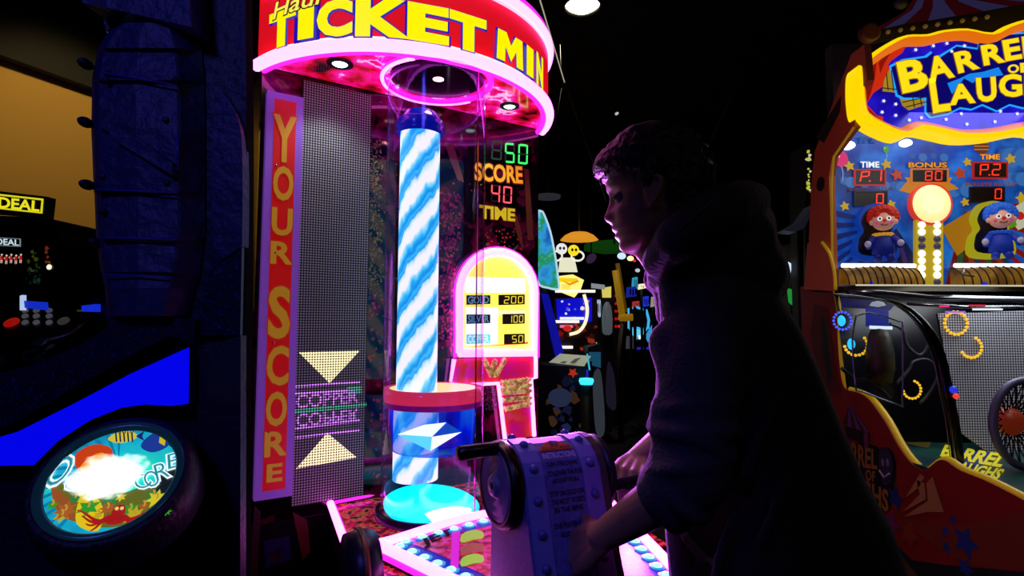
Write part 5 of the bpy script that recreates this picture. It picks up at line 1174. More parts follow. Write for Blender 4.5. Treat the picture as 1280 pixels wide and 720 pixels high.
m = MB(); BRp = mat('print_steel', '#303848', .6); m.ngon(SFX, sp_(smooth_loop([(1100, 562), (1110, 560), (1116, 575), (1115, 600), (1106, 606), (1100, 590)], 3)), .0045, BRp)
for x in (1105, 1111): m.ngon(SFX, circ(*SFX.px(x, 578), .008, 10, .016), .0052, D('#8a90a0', .5))
m.tube([SFX.P(*SFX.px(x, y), .006) for x, y in ((1101, 588), (1107, 597), (1114, 592))], .004, D('#a8b0b8', .5), 5); part('barrel_face_print', m, LS_)
m = MB()
for i in range(6):
    x0 = 1054+i*5.6; m.ngon(SFX, sp_([(1062, 504), (x0, 530+i*2), (x0+5.6, 532+i*2)]), .003+i*.0001, mat('tent_p', '#6a5a80', .6) if i % 2 else mat('tent_p2', '#4a1820', .6))
m.ngon(SFX, sp_([(1056, 532), (1088, 542), (1086, 556), (1060, 548)]), .0038, D('#1c0c0c', .6)); m.ngon(SFX, sp_([(1080, 540), (1086, 542), (1086, 560), (1081, 560)]), .0044, mat('print_pinkish', '#703858', .6)); part('tent_print', m, LS_)
# ledge across under the board and white front light
m = MB(); z1 = pz(1160, 360)[1]
m.box(BF_, BX+.01, RX+.03, z1-.025, z1+.0, -.02, .17, D('#3a3428', .3, metal=.6)); part('board_ledge', m, BG)
CHs = D('#a8acb8', .15, metal=1)
m = MB(); m.tube([(BX+.01, BY-.17, z1), (RX+.02, BY-.17, z1)], .004, E('#f0e8c8', .7), 6); part('ledge_trim', m, BG)
# inner playfield: dark left bay, screen mesh on the right
zf = SFX.px(1150, 590)[1]
m = MB(); m.face([(BX, 2.58, z1), (RX, 2.58, z1), (RX, 2.45, .62), (BX, 2.45, .62)][::-1], D('#0a0a14', .25)); part('rear_wall', m, BG, 'dark glossy back of the play area')
MSH = dotgrid('grey_mesh', .0105, .40, '#0c0c10', '#8c8c98', .0, .34, rough=.5)
MF = Fr((0, 2.30, 0), (1, 0, 0)); mk = lambda pts, c=0: MF.K(pts, c)
m = MB(); m.prism(MF, mk([(1172, 392), (1290, 388), (1290, 592), (1246, 574), (1200, 540), (1186, 470)]), -.01, 0, MSH, D('#202028')); MSP = part('mesh_screen', m, BG, 'fine grey mesh screen')
def reflring(cx, cy, r, a0, a1, col, fr, c, n=16, lab=None, sx=1.0):  # reflections of light rings, built as glowing beads
    m = MB(); rr = r/FPX*(fr.o.y-c)
    a, b = fr.px(cx, cy, c)
    for i in range(n):
        t = math.radians(a0+(a1-a0)*i/(n if abs(a1-a0) >= 359 else n-1)); m.ball(fr.P(a+rr*sx*math.cos(t), b+rr*math.sin(t), c), rr*.15, col, 8)
    m.tube([fr.P(a+rr*sx*math.cos(math.radians(a0+(a1-a0)*i/24)), b+rr*math.sin(math.radians(a0+(a1-a0)*i/24)), c-.004) for i in range(25)], rr*.06, D('#181410', .5), 5)
    part('lamp_ring', m, BG, lab, kind=None)  # the beads stand in for a reflected light ring
YB = E('#e8b020', 1.2)
reflring(1195, 404, 14, 0, 360, YB, MF, .012, 18, 'ring of amber lamps on the mesh'); reflring(1214, 434, 13, -150, 60, YB, MF, .012, 12, 'broken ring of amber lamps on the mesh')  # amber reflections on the mesh, built as glowing beads
m = MB(); a, b = mk([(1198, 424)])[0]; blotch(m, MF, .004, (1190, 1208, 420, 432), 10, (.002, .006), [E('#a08010', .8)], 41, .7); 
IF = Fr((0, 2.42, 0), (1, 0, 0))
reflring(1140, 487, 11, -170, 70, YB, IF, .01, 13, 'amber lamp arc low in the dark bay'); reflring(1070, 431, 13, -170, 40, YB, IF, .01, 12, 'amber lamp arc beside a blue light', 1.1)  # amber reflections in the bay, built as glowing beads
reflring(1053, 401, 11, 0, 360, E('#4858ff', 1.2), IF, .01, 16, 'ring of blue lamps')  # blue reflection ring, built as glowing beads
for x, y in ((1050, 401), (1062, 430)):
    m = MB(); a, b = IF.px(x, y); m.lathe(IF.P(a, b, .01), IF.n, [(.02, 0), (.016, .01), (.0005, .014)], E('#20a8ff', 1.6), 14, sq=(.8, 1.2), ref=(1, 0, 0)); part('blue_lamp', m, BG)  # blue reflections built as small glowing domes
m = MB(); BR2 = E('#1c1ce0', .7)
m.prism(IF, IF.K([(1082, 385), (1110, 387), (1110, 410), (1082, 408)]), 0, .004, E('#1020a0', .5)); m.prism(IF, IF.K([(1086, 407), (1114, 408), (1114, 412), (1086, 411)]), .004, .008, E('#e8f0ff', 1.1)); m.prism(IF, IF.K([(1050, 372), (1120, 378), (1112, 388), (1052, 384)]), 0, .003, E('#140c60', .4)); part('lit_label', m, BG)
# tracks / rope curves and barrel shape in the bay
TG = D('#24242c', .5)
def curve(pts, r, mt, nm, fr=IF, c=.03, lab=None):
    m = MB(); m.tube([fr.P(*fr.px(x, y, c), c) for x, y in smooth_loop(pts, 5, False)], r, mt, 6); part(nm, m, BG, lab)
curve([(1112, 405), (1128, 412), (1134, 432), (1150, 444), (1160, 430), (1160, 410)], .007, D('#3a3a48', .5), 'track'); curve([(1120, 480), (1136, 462), (1142, 452), (1160, 450), (1172, 466), (1164, 488), (1150, 505)], .007, D('#34343e', .5), 'track')
curve([(1052, 460), (1070, 474), (1090, 476), (1112, 498)], .008, D('#22222c', .5), 'track')
m = MB(); q = IF.P(*IF.px(1100, 445, .05), .05); m.lathe(q-Vector((0, 0, .11)), (0, 0, 1), [(.001, 0), (.04, 0), (.052, .06), (.052, .12), (.042, .19), (.03, .22), (.001, .225)], mat('bay_figure', '#2c2410', .5, mott=(12, [(.35, '#141408'), (.6, '#403414')])), 18); part('barrel_target', m, BG, 'dim barrel shape')
m = MB(); m.lathe(IF.P(*IF.px(1097, 382, .06), .06), (0, 0, 1), [(.0005, .02), (.02, .015), (.03, 0), (.0005, -.006)], E('#b0b4c8', .6), 14); part('bay_lamp', m, BG)
# glass pane with bright frame
GF = Fr((0, 2.2, 0), (1, 0, 0)); 
m = MB(); gl = clear('bay_glass', '#e8f0f8', .03, 1.4, .02)
pane_ = smooth_loop([(1070, 395), (1124, 402), (1128, 410), (1128, 500), (1124, 506), (1080, 490), (1069, 480)], 3)
m.face([GF.P(*p, 0) for p in GF.K(pane_)], gl); part('window_pane', m, BG)
m = MB(); m.tube([GF.P(*p, 0) for p in GF.K(pane_)], .0032, D('#7888a0', .2, metal=.8), 6, closed=True); part('window_frame', m, BG)
# curved black mast and chrome
m = MB(); md = smooth_loop([(1044, 368), (1080, 371), (1110, 376), (1130, 384), (1148, 398), (1164, 420), (1176, 450), (1184, 490), (1192, 530), (1198, 578)], 5, False)
AF = Fr((0, 2.12, 0), (1, 0, 0)); P_ = [AF.P(*p, 0) for p in AF.K(md)]
m.tube(P_, [.007]*12+[.007+.013*min(1, i/14) for i in range(len(P_)-12)], D('#08080c', .2), 10); MA = part('curved_mast', m, BG, 'black curved mast')
m = MB(); m.tube([p+Vector((-.016-.003, -.012, .0)) for p in P_], .004, CHs, 6); m.tube([p+Vector((-.03, -.002, .004)) for p in P_[8:]], .002, mat('chrome_dim', '#c0c0cc', .3, 1), 5); part('chrome_strip', m, MA)
m = MB(); m.tube([AF.P(*AF.px(x, y), .0) for x, y in ((1060, 366), (1100, 366), (1160, 372), (1290, 375))], .012, mat('top_tube', '#9094a0', .2, .9), 10); m.tube([AF.P(*AF.px(x, y), .02) for x, y in ((1130, 380), (1200, 384), (1290, 384))], .006, mat('top_tube'), 8); part('glass_top_rail', m, BG, 'shiny rail across the top of the glass')
for x0, x1, y, h in ((1168, 1180, 382, '#ff3080'), (1210, 1246, 386, '#f0f4ff'), (1205, 1225, 381, '#d01838'), (1176, 1200, 389, '#a060e0')):
    m = MB(); m.prism(AF, AF.K([(x0, y), (x1, y), (x1, y+2), (x0, y+2)]), .02, .026, E(h, 1)); part('rail_light', m, BG)
m = MB(); m.ball(AF.P(*AF.px(1187, 494), .03), .010, E('#e03828', 1.2), 10); part('mast_lamp', m, MA); m = MB(); m.ball(AF.P(*AF.px(1184, 486), .03), (.014, .01, .014), E('#2838e0', .9), 10); part('mast_lamp', m, MA)
# basket hoop
HPF = Fr((0, 2.0, 0), (1, 0, 0)); hc = HPF.P(*HPF.px(1284, 530), 0)
m = MB(); rx, rz = 42/FPX*2.0, 53/FPX*2.0
ring = [hc+Vector((rx*math.cos(t), 0, rz*math.sin(t))) for t in [i*math.pi/24 for i in range(48)]]
m.tube(ring, .014, D('#5c5c80', .5, metal=.3), 8, closed=True); HP = part('net_hoop', m, BG, 'grey hoop with black net')
m = MB()
for i in range(0, 48, 2):
    for tw in (4, -4):
        m.tube([ring[i]*(1-q)+(hc+Vector((.25*rx*math.cos((i+tw)*math.pi/24), .05, .25*rz*math.sin((i+tw)*math.pi/24))))*q for q in (0, .33, .66, 1)], .0026, D('#050506', .6), 4)
part('hoop_net', m, HP)
m = MB(); m.lathe(hc+Vector((-.02, .06, 0)), (0, -1, 0), [(.001, -.01), (.05, -.01), (.05, .02), (.03, .05), (.001, .055)], mat('hub_red', '#8a3018', .4, 0, '#80240c', .3), 18); part('hub', m, HP)
# sloping deck with print
dz = .0
def dk(x, y): return Vector(hitz(x, y, 0.74))
m = MB(); DKF = Fr((0, 0, .74), (1, 0, 0), (0, 1, 0), (0, 0, 1))
dpts = [(BX+.005, 2.5), (BX+.005, 1.7), (RX+.1, 1.4), (RX+.1, 2.5)]
m.prism(DKF, dpts, -.04, 0, mat('deck_teal', '#18504c', .35, mott=(6, [(.35, '#103c50'), (.6, '#205848')]))); PD = part('play_deck', m, BG, 'teal play deck with yellow print')
m = MB(); kd2 = lambda pts: [tuple(hitz(x, y, .742)[:2]) for x, y in pts]
m.ngon(DKF, kd2([(1118, 530), (1176, 538), (1160, 560), (1120, 552)]), .002, mat('deck_olive', '#6a6020', .5)); m.ngon(DKF, kd2([(1110, 536), (1150, 540), (1152, 546), (1128, 546)]), .003, mat('deck_white', '#c8d0d0', .4, 0, '#90a0a0', .4))
m.ngon(DKF, kd2([(1196, 560), (1240, 566), (1232, 584), (1196, 580)]), .002, mat('deck_blue', '#1028a0', .5))
DYL = mat('deck_yellow', '#d8d020', .5, 0, '#c8c020', .45)
m.label('BARREL', DKF, kd2([(1176, 570), (1250, 584), (1262, 570), (1182, 557)]), .004, DYL, None, .04); m.label('LAUGHS', DKF, kd2([(1190, 588), (1246, 600), (1256, 588), (1196, 577)]), .004, DYL, None, .04)
part('deck_print', m, PD, 'yellow words on the deck')
lamp('clown_board_light', 'AREA', (1.95, 2.25, 2.12), 2.2, (.95, .97, 1), .5, (1.95, 2.5, 1.5))
lamp('play_area_light', 'AREA', (1.95, 2.2, 1.42), 3, (.9, .95, 1), .4, (1.95, 2.2, .7))

# ================================================================ games far back in the middle
def frame(Y): return Fr((0, Y, 0), (1, 0, 0))
def cab(name, Y, poly, depth, mt, lab, cat='arcade game', grp=None):
    fr = frame(Y); P = fr.K(poly); P = [(a, max(0, b)) for a, b in P]; cx = sum(p[0] for p in P)/len(P)
    t = thing(name, (cx, Y+depth/2, 0), lab, cat, grp); m = MB(); m.prism(fr, P, -depth, 0, mt); part('cabinet_body', m, t); return fr, t
def art(fr, t, pts, h, s=1, c=.004, nm='front_print', lab=None, th=.004):
    m = MB(); P = fr.K(pts, c); m.prism(fr, P, c-th, c, E(h, s) if s else D(h)); return part(nm, m, t, lab)
DKB = D('#08081c', .5)
f, t = cab('surf_game', 5.2, [(676, 700), (740, 700), (740, 452), (703, 452), (694, 440), (676, 300), (672, 300), (672, 700)], .7, DKB, 'blue cabinet with pointed surfboard-shaped lit side and white control panel right of the payout sign')
m = MB(); brd = smooth_loop([(672, 268), (676, 264), (680, 268), (688, 290), (694, 320), (698, 350), (698, 361), (686, 360), (672, 352), (668, 310)], 4)
m.prism(f, f.K(brd, .05), .02, .05, mat('surf_print', '#2070c0', .4, 0, '#2070c0', .9, mott=(4, [(.34, '#1040a0'), (.45, '#30a0e0'), (.53, '#209040'), (.6, '#60c0f0'), (.68, '#c08020')], 1))); sb = part('surfboard', m, t, 'pointed surfboard with blue and green picture')
m = MB(); m.tube([f.P(*q, .05) for q in f.K([(p[0], p[1]) for p in brd], .05)], .010, E('#c0e0f0', .9), 6, closed=True); part('board_edge', m, sb)
art(f, t, [(676, 366), (686, 368), (706, 446), (694, 446)], '#0c10a8', .7, .06); 
m = MB(); pf = f; m.face([f.P(*f.px(686, 453, .5), .5), f.P(*f.px(730, 458, .5), .5), f.P(*f.px(739, 445, .1), .1), f.P(*f.px(700, 442, .1), .1)], mat('panel_white', '#c0c8b0', .5, 0, '#a0a890', .55)); cp = part('control_panel', m, t, 'white and black control panel')
m = MB()
for x in (700, 712): m.face([f.P(*f.px(x, 453.5, .48), .49), f.P(*f.px(x+6, 454, .48), .49), f.P(*f.px(x+14, 447, .2), .21), f.P(*f.px(x+8, 447, .2), .21)], D('#0a0a10', .4))
part('panel_print', m, cp)
m = MB(); P = f.K([(676, 456), (734, 458), (734, 538), (676, 545)], .45); m.prism(f, P, .0, .45, D('#10102c', .5)); lowc = part('front_body', m, t)
m = MB(); blotch(m, f, .455, (680, 726, 470, 530), 26, (.02, .07), [E('#283878', .35), E('#202850', .3), E('#604028', .3), E('#181c40', .3)], 51, .4)
a, b = f.px(716, 466, .46); m.ngon(f, star(a, b, .045, 5, .5, 1), .462, E('#c03018', .7)); m.ngon(f, circ(*f.px(700, 497, .46), .10, 16, .08), .46, E('#506090', .18)); part('front_print', m, lowc, 'cartoon-like print with orange star')
m = MB(); m.tube([f.P(*f.px(734, 462, .46), .46), f.P(*f.px(735, 512, .46), .46)], .010, E('#2020c0', .8), 6); m.tube([f.P(*f.px(734, 443, .2), .2), f.P(*f.px(737, 462, .4), .4)], .008, E('#40c0e0', .8), 6); part('edge_light', m, t)
m = MB(); q = f.P(*f.px(733, 476, .62), .62); m.lathe(q, (0, 0, 1), [(.0005, -.03), (.05, -.03), (.062, 0), (.055, .02), (.0005, .026)], mat('cyan_cup', '#40e0f0', .4, 0, '#40e0f8', 1.2), 16); cu = thing('light_cup', (q.x, q.y, 0), 'small cyan glowing cup on a dark stand in front of the surfboard game', 'lamp'); part('cup', m, cu)
m = MB(); m.lathe(Vector((q.x, q.y, 0)), (0, 0, 1), [(.001, 0), (.09, 0), (.08, .05), (.05, .08), (.045, q.z-.03), (.001, q.z-.03)], D('#0a0c14', .5), 12); part('stand', m, cu)
# topper sign with two round heads, blue screen game
f, t = cab('target_game', 6.4, [(690, 600), (752, 600), (752, 470), (746, 372), (692, 372), (690, 470)], .8, D('#200808', .5), 'red game with blue screen, white light bars and a yellow topper of two round heads')
art(f, t, [(695, 374), (740, 372), (740, 402), (697, 404)], '#0808d0', .9, .01, 'screen', 'bright blue screen')
m = MB(); blotch(m, f, .015, (700, 735, 376, 398), 12, (.01, .035), [E('#f0f0ff', .9), E('#d0a090', .8), E('#4060ff', .9)], 52); part('screen_print', m, t)
for x0, x1, y, h in ((694, 744, 364, '#fff0e8'), (694, 724, 402, '#fff8f0'), (700, 716, 408, '#e060a0'), (694, 716, 434, '#ffffff'), (700, 730, 398, '#e0e8ff'), (745, 746, 430, '#e0e0e0')):
    m = MB(); m.tube([f.P(*f.px(x0, y, .05), .05), f.P(*f.px(x1, y, .05), .05)], .018, E(h, 1.1), 6); part('light_bar', m, t)
m = MB(); m.tube([f.P(*f.px(x, y, .06), .06) for x, y in smooth_loop([(730, 368), (734, 385), (732, 402), (724, 414), (712, 418)], 4, False)], .02, E('#ffe8c0', 1.2), 6); part('curved_light', m, t, 'curved cream light tube')
m = MB(); m.ball(f.P(*f.px(709, 410, .05), .05), (.05, .03, .04), E('#d02010', .9), 12); part('red_knob', m, t)
m = MB(); blotch(m, f, .012, (698, 745, 405, 440), 26, (.015, .05), [E('#801008', .7), E('#401008', .5), E('#a03018', .7), D('#100808')], 53); part('lower_print', m, t)
TP = art(f, t, [(690, 346), (716, 343), (730, 350), (726, 362), (718, 372), (692, 362)], '#fff080', 1.1, .02, 'topper', 'yellow topper with two round heads'); 
m = MB(); m.prism(f, f.K([(696, 352), (722, 353), (722, 348), (696, 347)], .03), .02, .03, E('#f8d010', 1)); m.prism(f, f.K([(702, 350), (712, 357), (724, 352), (722, 350), (712, 354)], .035), .03, .034, E('#f09010', 1)); m.prism(f, f.K([(702, 350), (712, 357), (724, 352)], .035)[:3], -.3, -.29, E('#f09010', .1)); part('topper_print', m, TP)
for cx, cy, hc_ in ((702, 311, '#e8e8e8'), (717, 313, '#f8e020')):
    m = MB(); q = f.P(*f.px(cx, cy, .05), .05); m.ball(q, (.065, .05, .065), E(hc_, 1), 14); hd_ = part('round_head', m, TP)
    m = MB(); m.ball(q+Vector((-.02, -.05, .0)), (.014, .01, .018), D('#080808'), 8); m.ball(q+Vector((.022, -.05, .0)), (.014, .01, .018), D('#080808'), 8); part('eyes', m, hd_)
m = MB(); q1 = f.P(*f.px(695, 320, .04), .04); q2 = f.P(*f.px(722, 320, .04), .04)
for q in (q1, q2): m.tube([q+Vector((.07*math.cos(i*.42), 0, .055*math.sin(i*.42))) for i in range(15)], .012, E('#f0f0e0', 1), 6, closed=True)
m.prism(f, f.K([(700, 322), (718, 322), (722, 340), (698, 340)], .02), .0, .02, E('#f0f0d0', .9)); part('topper_body', m, TP)
art(f, t, [(702, 352+3), (713, 355), (713, 363), (702, 363)], '#f8e860', 1, .03, 'price_tag')
m = MB(); q = W(724, 300, 7.6); m.lathe(q, (0, 0, 1), [(.0005, .11), (.12, .10), (.2, .06), (.26, 0), (.0005, -.01)], mat('dome_orange', '#e09020', .5, 0, '#e89828', .85), 32); DO = thing('orange_dome', q, 'orange half-dome canopy light above the round-headed topper', 'lamp'); part('dome', m, DO); m = MB(); m.tube([q, Vector((q.x, q.y, 4.2))], .015, D('#080808'), 6); part('hanger', m, DO)
m = MB(); gf = frame(9); m.prism(gf, gf.K([(734, 302), (800, 296), (800, 312), (760, 314), (734, 310)]), -.4, 0, mat('green_valance', '#103810', .5, 0, '#145010', .4)); q = gf.P(*gf.px(768, 305)); GV = thing('green_valance', q, 'dim green hanging valance between the orange dome and the face', 'sign'); part('valance', m, GV); m = MB(); m.tube([q, Vector((q.x, q.y, 4.2))], .015, D('#080808'), 6); part('hanger', m, GV)
m = MB(); q = W(739, 323, 8.2); m.lathe(q, (0, -1, 0), [(.0005, .03), (.08, .02), (.09, 0), (.0005, -.02)], mat('purple_oval', '#403048', .5, 0, '#402c50', .5), 16, sq=(1, .7)); PO_ = thing('round_sign', q, 'dim purple oval sign right of the topper', 'sign'); part('oval_face', m, PO_); m = MB(); m.tube([q, Vector((q.x, q.y, 4.2))], .012, D('#080808'), 6); part('hanger', m, PO_)
# vertical glass machine with red dots
f, t = cab('bulb_game', 6.9, [(750, 560), (780, 560), (778, 360), (750, 356)], .6, D('#140606', .5), 'narrow red game with an upright glass cylinder and column of red lamps')
m = MB(); q = f.P(*f.px(759, 398, .1), .1); m.lathe(q-Vector((0, 0, .2)), (0, 0, 1), [(.03, 0), (.06, .03), (.065, .2), (.05, .34), (.02, .4)], mat('steel_glass', '#808890', .2, .5, '#606870', .45), 16); part('glass_cylinder', m, t); m = MB(); m.ball(q+Vector((0, -.03, -.12)), (.05, .03, .03), E('#b07850', .7), 10); part('cylinder_base', m, t)
for i in range(5): 
    for x in (770, 774):
        m = MB(); m.ball(f.P(*f.px(x, 370+i*9.5, .03), .03), .018, E('#e01818', 1.1 if x == 774 else .5), 8); part('red_lamp', m, t)
m = MB(); m.label('COD', f, f.K([(746, 396), (751, 396), (751, 375), (746, 375)], .03), .03, E('#c0d0f0', .9), None, .03); part('lettering', m, t); art(f, t, [(742, 392), (746, 392), (746, 410), (742, 412)], '#40e0a0', .9, .02)
art(f, t, [(752, 360), (764, 358), (764, 372), (753, 372)], '#e0d060', .9, .01); art(f, t, [(739, 354), (756, 356), (756, 362), (739, 360)], '#b0b8c0', .5, .02)
f, t = cab('tall_white_game', 5.9, [(735, 540), (765, 540), (766, 500), (756, 440), (750, 430), (735, 434)], .4, D('#181c30', .5), 'dark cabinet with curved pale side print left of the far carpet')
m = MB(); m.ngon(f, f.K(smooth_loop([(745, 540), (741, 480), (745, 462), (752, 470), (756, 538)], 4), .004), .004, E('#606878', .22)); m.ngon(f, f.K(smooth_loop([(757, 490), (760, 452), (768, 470), (770, 510), (760, 508)], 4), .004), .006, E('#383048', .22)); m.ngon(f, f.K([(736, 440), (751, 440), (751, 460), (737, 456)], .004), .005, E('#206080', .5)); part('side_print', m, t)
# mallets
HMt = D('#8a6a14', .5)
MY = mat('mallet_yellow', '#b08818', .5, 0, '#a87c10', .45)
f = frame(6.0); 
q = f.P(*f.px(779, 397), 0)
t = thing('mallet_game', (q.x, q.y, 0), 'pair of long upright yellow mallet handles with round head', 'game control')
m = MB(); m.tube([f.P(*f.px(769, 338), 0), f.P(*f.px(778, 396), 0)], .035, MY, 8); part('handle', m, t); m = MB(); m.tube([f.P(*f.px(774, 328), -.1), f.P(*f.px(784, 390), -.1)], .025, mat('mallet_dim', '#6a5410', .5, 0, '#604808', .4), 8); part('handle', m, t)
m = MB(); m.ball(q, (.055, .05, .05), MY, 14); m.tube([q, q+Vector((.10, 0, .005))], .04, MY, 10); part('mallet_head', m, t)
m = MB(); m.tube([q-Vector((0, 0, .03)), f.P(*f.px(772, 470), 0), Vector((q.x-.03, q.y, 0))], .03, mat('mallet_stand', '#181408', .5), 8); part('stand', m, t)
# cyan outlined ride-on game
f, t = cab('racing_game', 9.0, [(784, 560), (818, 560), (818, 470), (822, 440), (816, 425), (784, 425)], .8, D('#060a10', .5), 'racing game outlined in cyan light beyond the mallets')
m = MB(); m.tube([f.P(*p, .02) for p in f.K([(786, 386), (796, 384), (808, 388), (811, 400), (810, 410), (803, 412), (797, 410), (786, 410)], .02)], .022, E('#40b0e8', 1), 6, closed=True); m.prism(f, f.K([(786, 386), (796, 384), (808, 388), (811, 400), (810, 410), (786, 410)], .0), -.1, .0, D('#020406')); part('cyan_screen', m, t, 'black screen with cyan tube outline')
m = MB(); 
for pts, h, s in (([(786, 410), (810, 410), (806, 418), (798, 419), (796, 425), (788, 416)], '#60d0f0', 1), ([(806, 420), (816, 404), (818, 412), (810, 428)], '#3898d0', .9), ([(783, 420), (793, 420), (794, 436), (782, 436)], '#484850', .5), ([(798, 419), (803, 419), (804, 424), (798, 424)], '#e8ffff', 1.2)): m.ngon(f, f.K(pts, .03), .03, E(h, s))
part('front_print', m, t); art(f, t, [(794, 434), (820, 434), (820, 437), (794, 437)], '#2828c0', .8, .02, 'floor_light')
for nm_, x0, y0, x1, y1, h, s, lab in (('small_sign', 783, 358, 796, 372, '#1828a0', .9, 'tiny blue lit sign above the cyan racing game'), ('small_sign', 790, 346, 798, 362, '#30a8d0', .9, 'tiny cyan lit frame under the chin'), ('small_sign', 790, 376, 800, 384, '#c03838', .8, 'tiny red lit sign above the cyan racing game'), ('small_sign', 802, 370, 812, 384, '#2038f0', .9, 'tiny royal blue lit blob right of the red sign'), ('small_sign', 798, 354, 808, 362, '#f0e8c0', 1.3, 'bright tiny cream lights under the chin'), ('small_sign', 814, 370, 821, 384, '#c0b8a0', .7, 'tiny pale panel beside the hoodie collar')):
    f2 = frame(7.6+.09*(x0 % 13)); q = f2.P(*f2.px((x0+x1)/2, y1)); tt = thing(nm_, (q.x, q.y, q.z), lab, 'sign'); m = MB(); m.prism(f2, f2.K([(x0, y1), (x1, y1-2), (x1-1, y0), (x0+1, y0+1)]), -.05, 0, E(h, s*.8)); part('sign_face', m, tt); m = MB(); [m.prism(f2, f2.K([(x0+1+q_*(x1-x0)/4, y1-2-(q_ % 2)*2), (x0+(q_+.8)*(x1-x0)/4, y1-3), (x0+(q_+.8)*(x1-x0)/4, y0+3+(q_ % 3)), (x0+1+q_*(x1-x0)/4, y0+3)]), .0, .01, D('#08080c')) for q_ in range(1, 4)]; part('sign_print', m, tt); m = MB(); m.tube([Vector((q.x, q.y+.06, q.z)), Vector((q.x, q.y+.06, 0))], .02, D('#060608'), 6); part('post', m, tt)
for x, y, r, h, s, lab in ((777, 320, .05, '#c0d8ff', 1.2, 'small white oval spotlight just under the chin'), (788, 323, .04, '#ffe8a0', 1.4, 'small warm spotlight just under the chin'), (793, 326, .02, '#e02018', 1.2, 'tiny red spotlight just under the chin'), (797, 338, .03, '#d0d8e0', .8, 'tiny grey lamp below the warm spotlight')):
    q = W(x, y, 8.0+.013*(x-770)*2); tt = thing('spotlight', q, lab, 'ceiling light'); m = MB(); m.ball(q, (r*1.3, r, r), E(h, s), 12); part('lamp_glass', m, tt); m = MB(); m.tube([q, Vector((q.x, q.y+.05, 4.2))], .008, D('#060608'), 5); part('hanger', m, tt)
# right of the person: dark cabinets with small lit bits
f, t = cab('corner_game', 3.6, [(984, 700), (1012, 700), (1012, 330), (1004, 300), (990, 312)], .5, D('#060608', .5), 'dark cabinet with small green screen between the hood and the carnival game')
art(f, t, [(1001, 340), (1011, 340), (1011, 376), (1004, 380)], '#062010', .5, .01, 'screen'); art(f, t, [(990, 348), (997, 348), (997, 353), (990, 353)], '#30c040', .8, .012, 'green_label'); art(f, t, [(984, 360), (991, 362), (991, 382), (986, 378)], '#20a040', .7, .012, 'green_lamp')
art(f, t, [(994, 320), (1003, 314), (1004, 338), (993, 338)], '#90401c', .6, .012, 'orange_print'); art(f, t, [(972, 328), (980, 324), (990, 330), (988, 344), (974, 344)], '#c8e0ff', 1.2, .014, 'white_lamp')
f, t = cab('grey_canopy_game', 3.3, [(1008, 180), (1014, 182), (1014, 245), (1008, 250)], .2, D('#202018', .5), 'thin strip of yellow and white printed cabinet left of the carnival game side', ) 
m = MB(); blotch(m, f, .004, (1008, 1013, 186, 245), 40, (.006, .016), [E('#d8d850', .7), E('#e0e0d0', .7), D('#101008'), D('#303018')], 55); part('front_print', m, t)
m = MB(); m.prism(f, [(f.px(1008, 260)[0], 0), (f.px(1014, 260)[0], 0), (f.px(1014, 260)[0], f.px(1011, 250)[1]), (f.px(1008, 260)[0], f.px(1011, 250)[1])], -.2, -.02, D('#060608')); part('post', m, t)
m = MB(); f = frame(3.05); m.prism(f, f.K([(980, 288), (1002, 276), (1016, 256), (1018, 262), (1006, 284), (996, 290)]), -.1, 0, mat('grey_fin', '#303440', .5, 0, '#20242c', .4)); q = f.P(*f.px(1000, 288)); T9 = thing('grey_awning', q, 'small dim grey slanted awning above the hood at right', 'awning'); part('awning_panel', m, T9); m = MB(); m.tube([q, Vector((q.x, q.y+.06, 0))], .015, D('#060608'), 6); part('post', m, T9)
# ================================================================ the person at the crank
PY = 1.06                                                # distance of the body's middle
PS = thing('person', (.47, PY, 0), 'young person with short dark hair in dark hooded sweatshirt bending over the crank', 'person')
SKIN = mat('skin', '#b07a5c', .5, mott=(25, [(.3, '#a87254'), (.7, '#b88264')]))
HOOD = mat('hoodie_cloth', '#3c3a44', .85, bump=.25, bscale=140)
HAIR = mat('hair_dark', '#120c0a', .45, bump=.5, bscale=90)
JEAN = mat('trousers_cloth', '#14141c', .8)
def caps(mb, pts, rad, mt, seg=14):
    """rounded tapering limb through joints (closed lumps that are remeshed into one skin)"""
    P = [Vector(p) for p in pts]
    for p, r in zip(P, rad): mb.ball(p, r, mt, seg)
    for i in range(len(P)-1): 
        n = 4; a, b = P[i], P[i+1]
        mb.tube([a+(b-a)*j/n for j in range(n+1)], [rad[i]+(rad[i+1]-rad[i])*j/n for j in range(n+1)], mt, seg)
def loft(mb, secs, mt, seg=28, p=2.3):
    """secs: (centre, half x, half y, tilt in radians about y)"""
    rows = []
    for c, rx, ry, tl in secs:
        c = Vector(c); ux = Vector((math.cos(tl), 0, math.sin(tl)))
        row = []
        for k in range(seg):
            t = 2*math.pi*k/seg; cx, sy = math.cos(t), math.sin(t)
            row.append(c+ux*rx*math.copysign(abs(cx)**(2/p), cx)+Vector((0, 1, 0))*ry*math.copysign(abs(sy)**(2/p), sy))
        rows.append(row)
    mb.grid(rows, mt, cu=True, caps=True)
def finish(o, vox, sm, it=8):
    bm = bmesh.new(); bm.from_mesh(o.data); bmesh.ops.remove_doubles(bm, verts=bm.verts, dist=1e-6); bmesh.ops.recalc_face_normals(bm, faces=bm.faces); bm.to_mesh(o.data); bm.free()
    r = o.modifiers.new('r', 'REMESH'); r.mode = 'VOXEL'; r.voxel_size = vox; r.use_smooth_shade = True
    if sm: s = o.modifiers.new('s', 'SMOOTH'); s.factor = sm; s.iterations = it
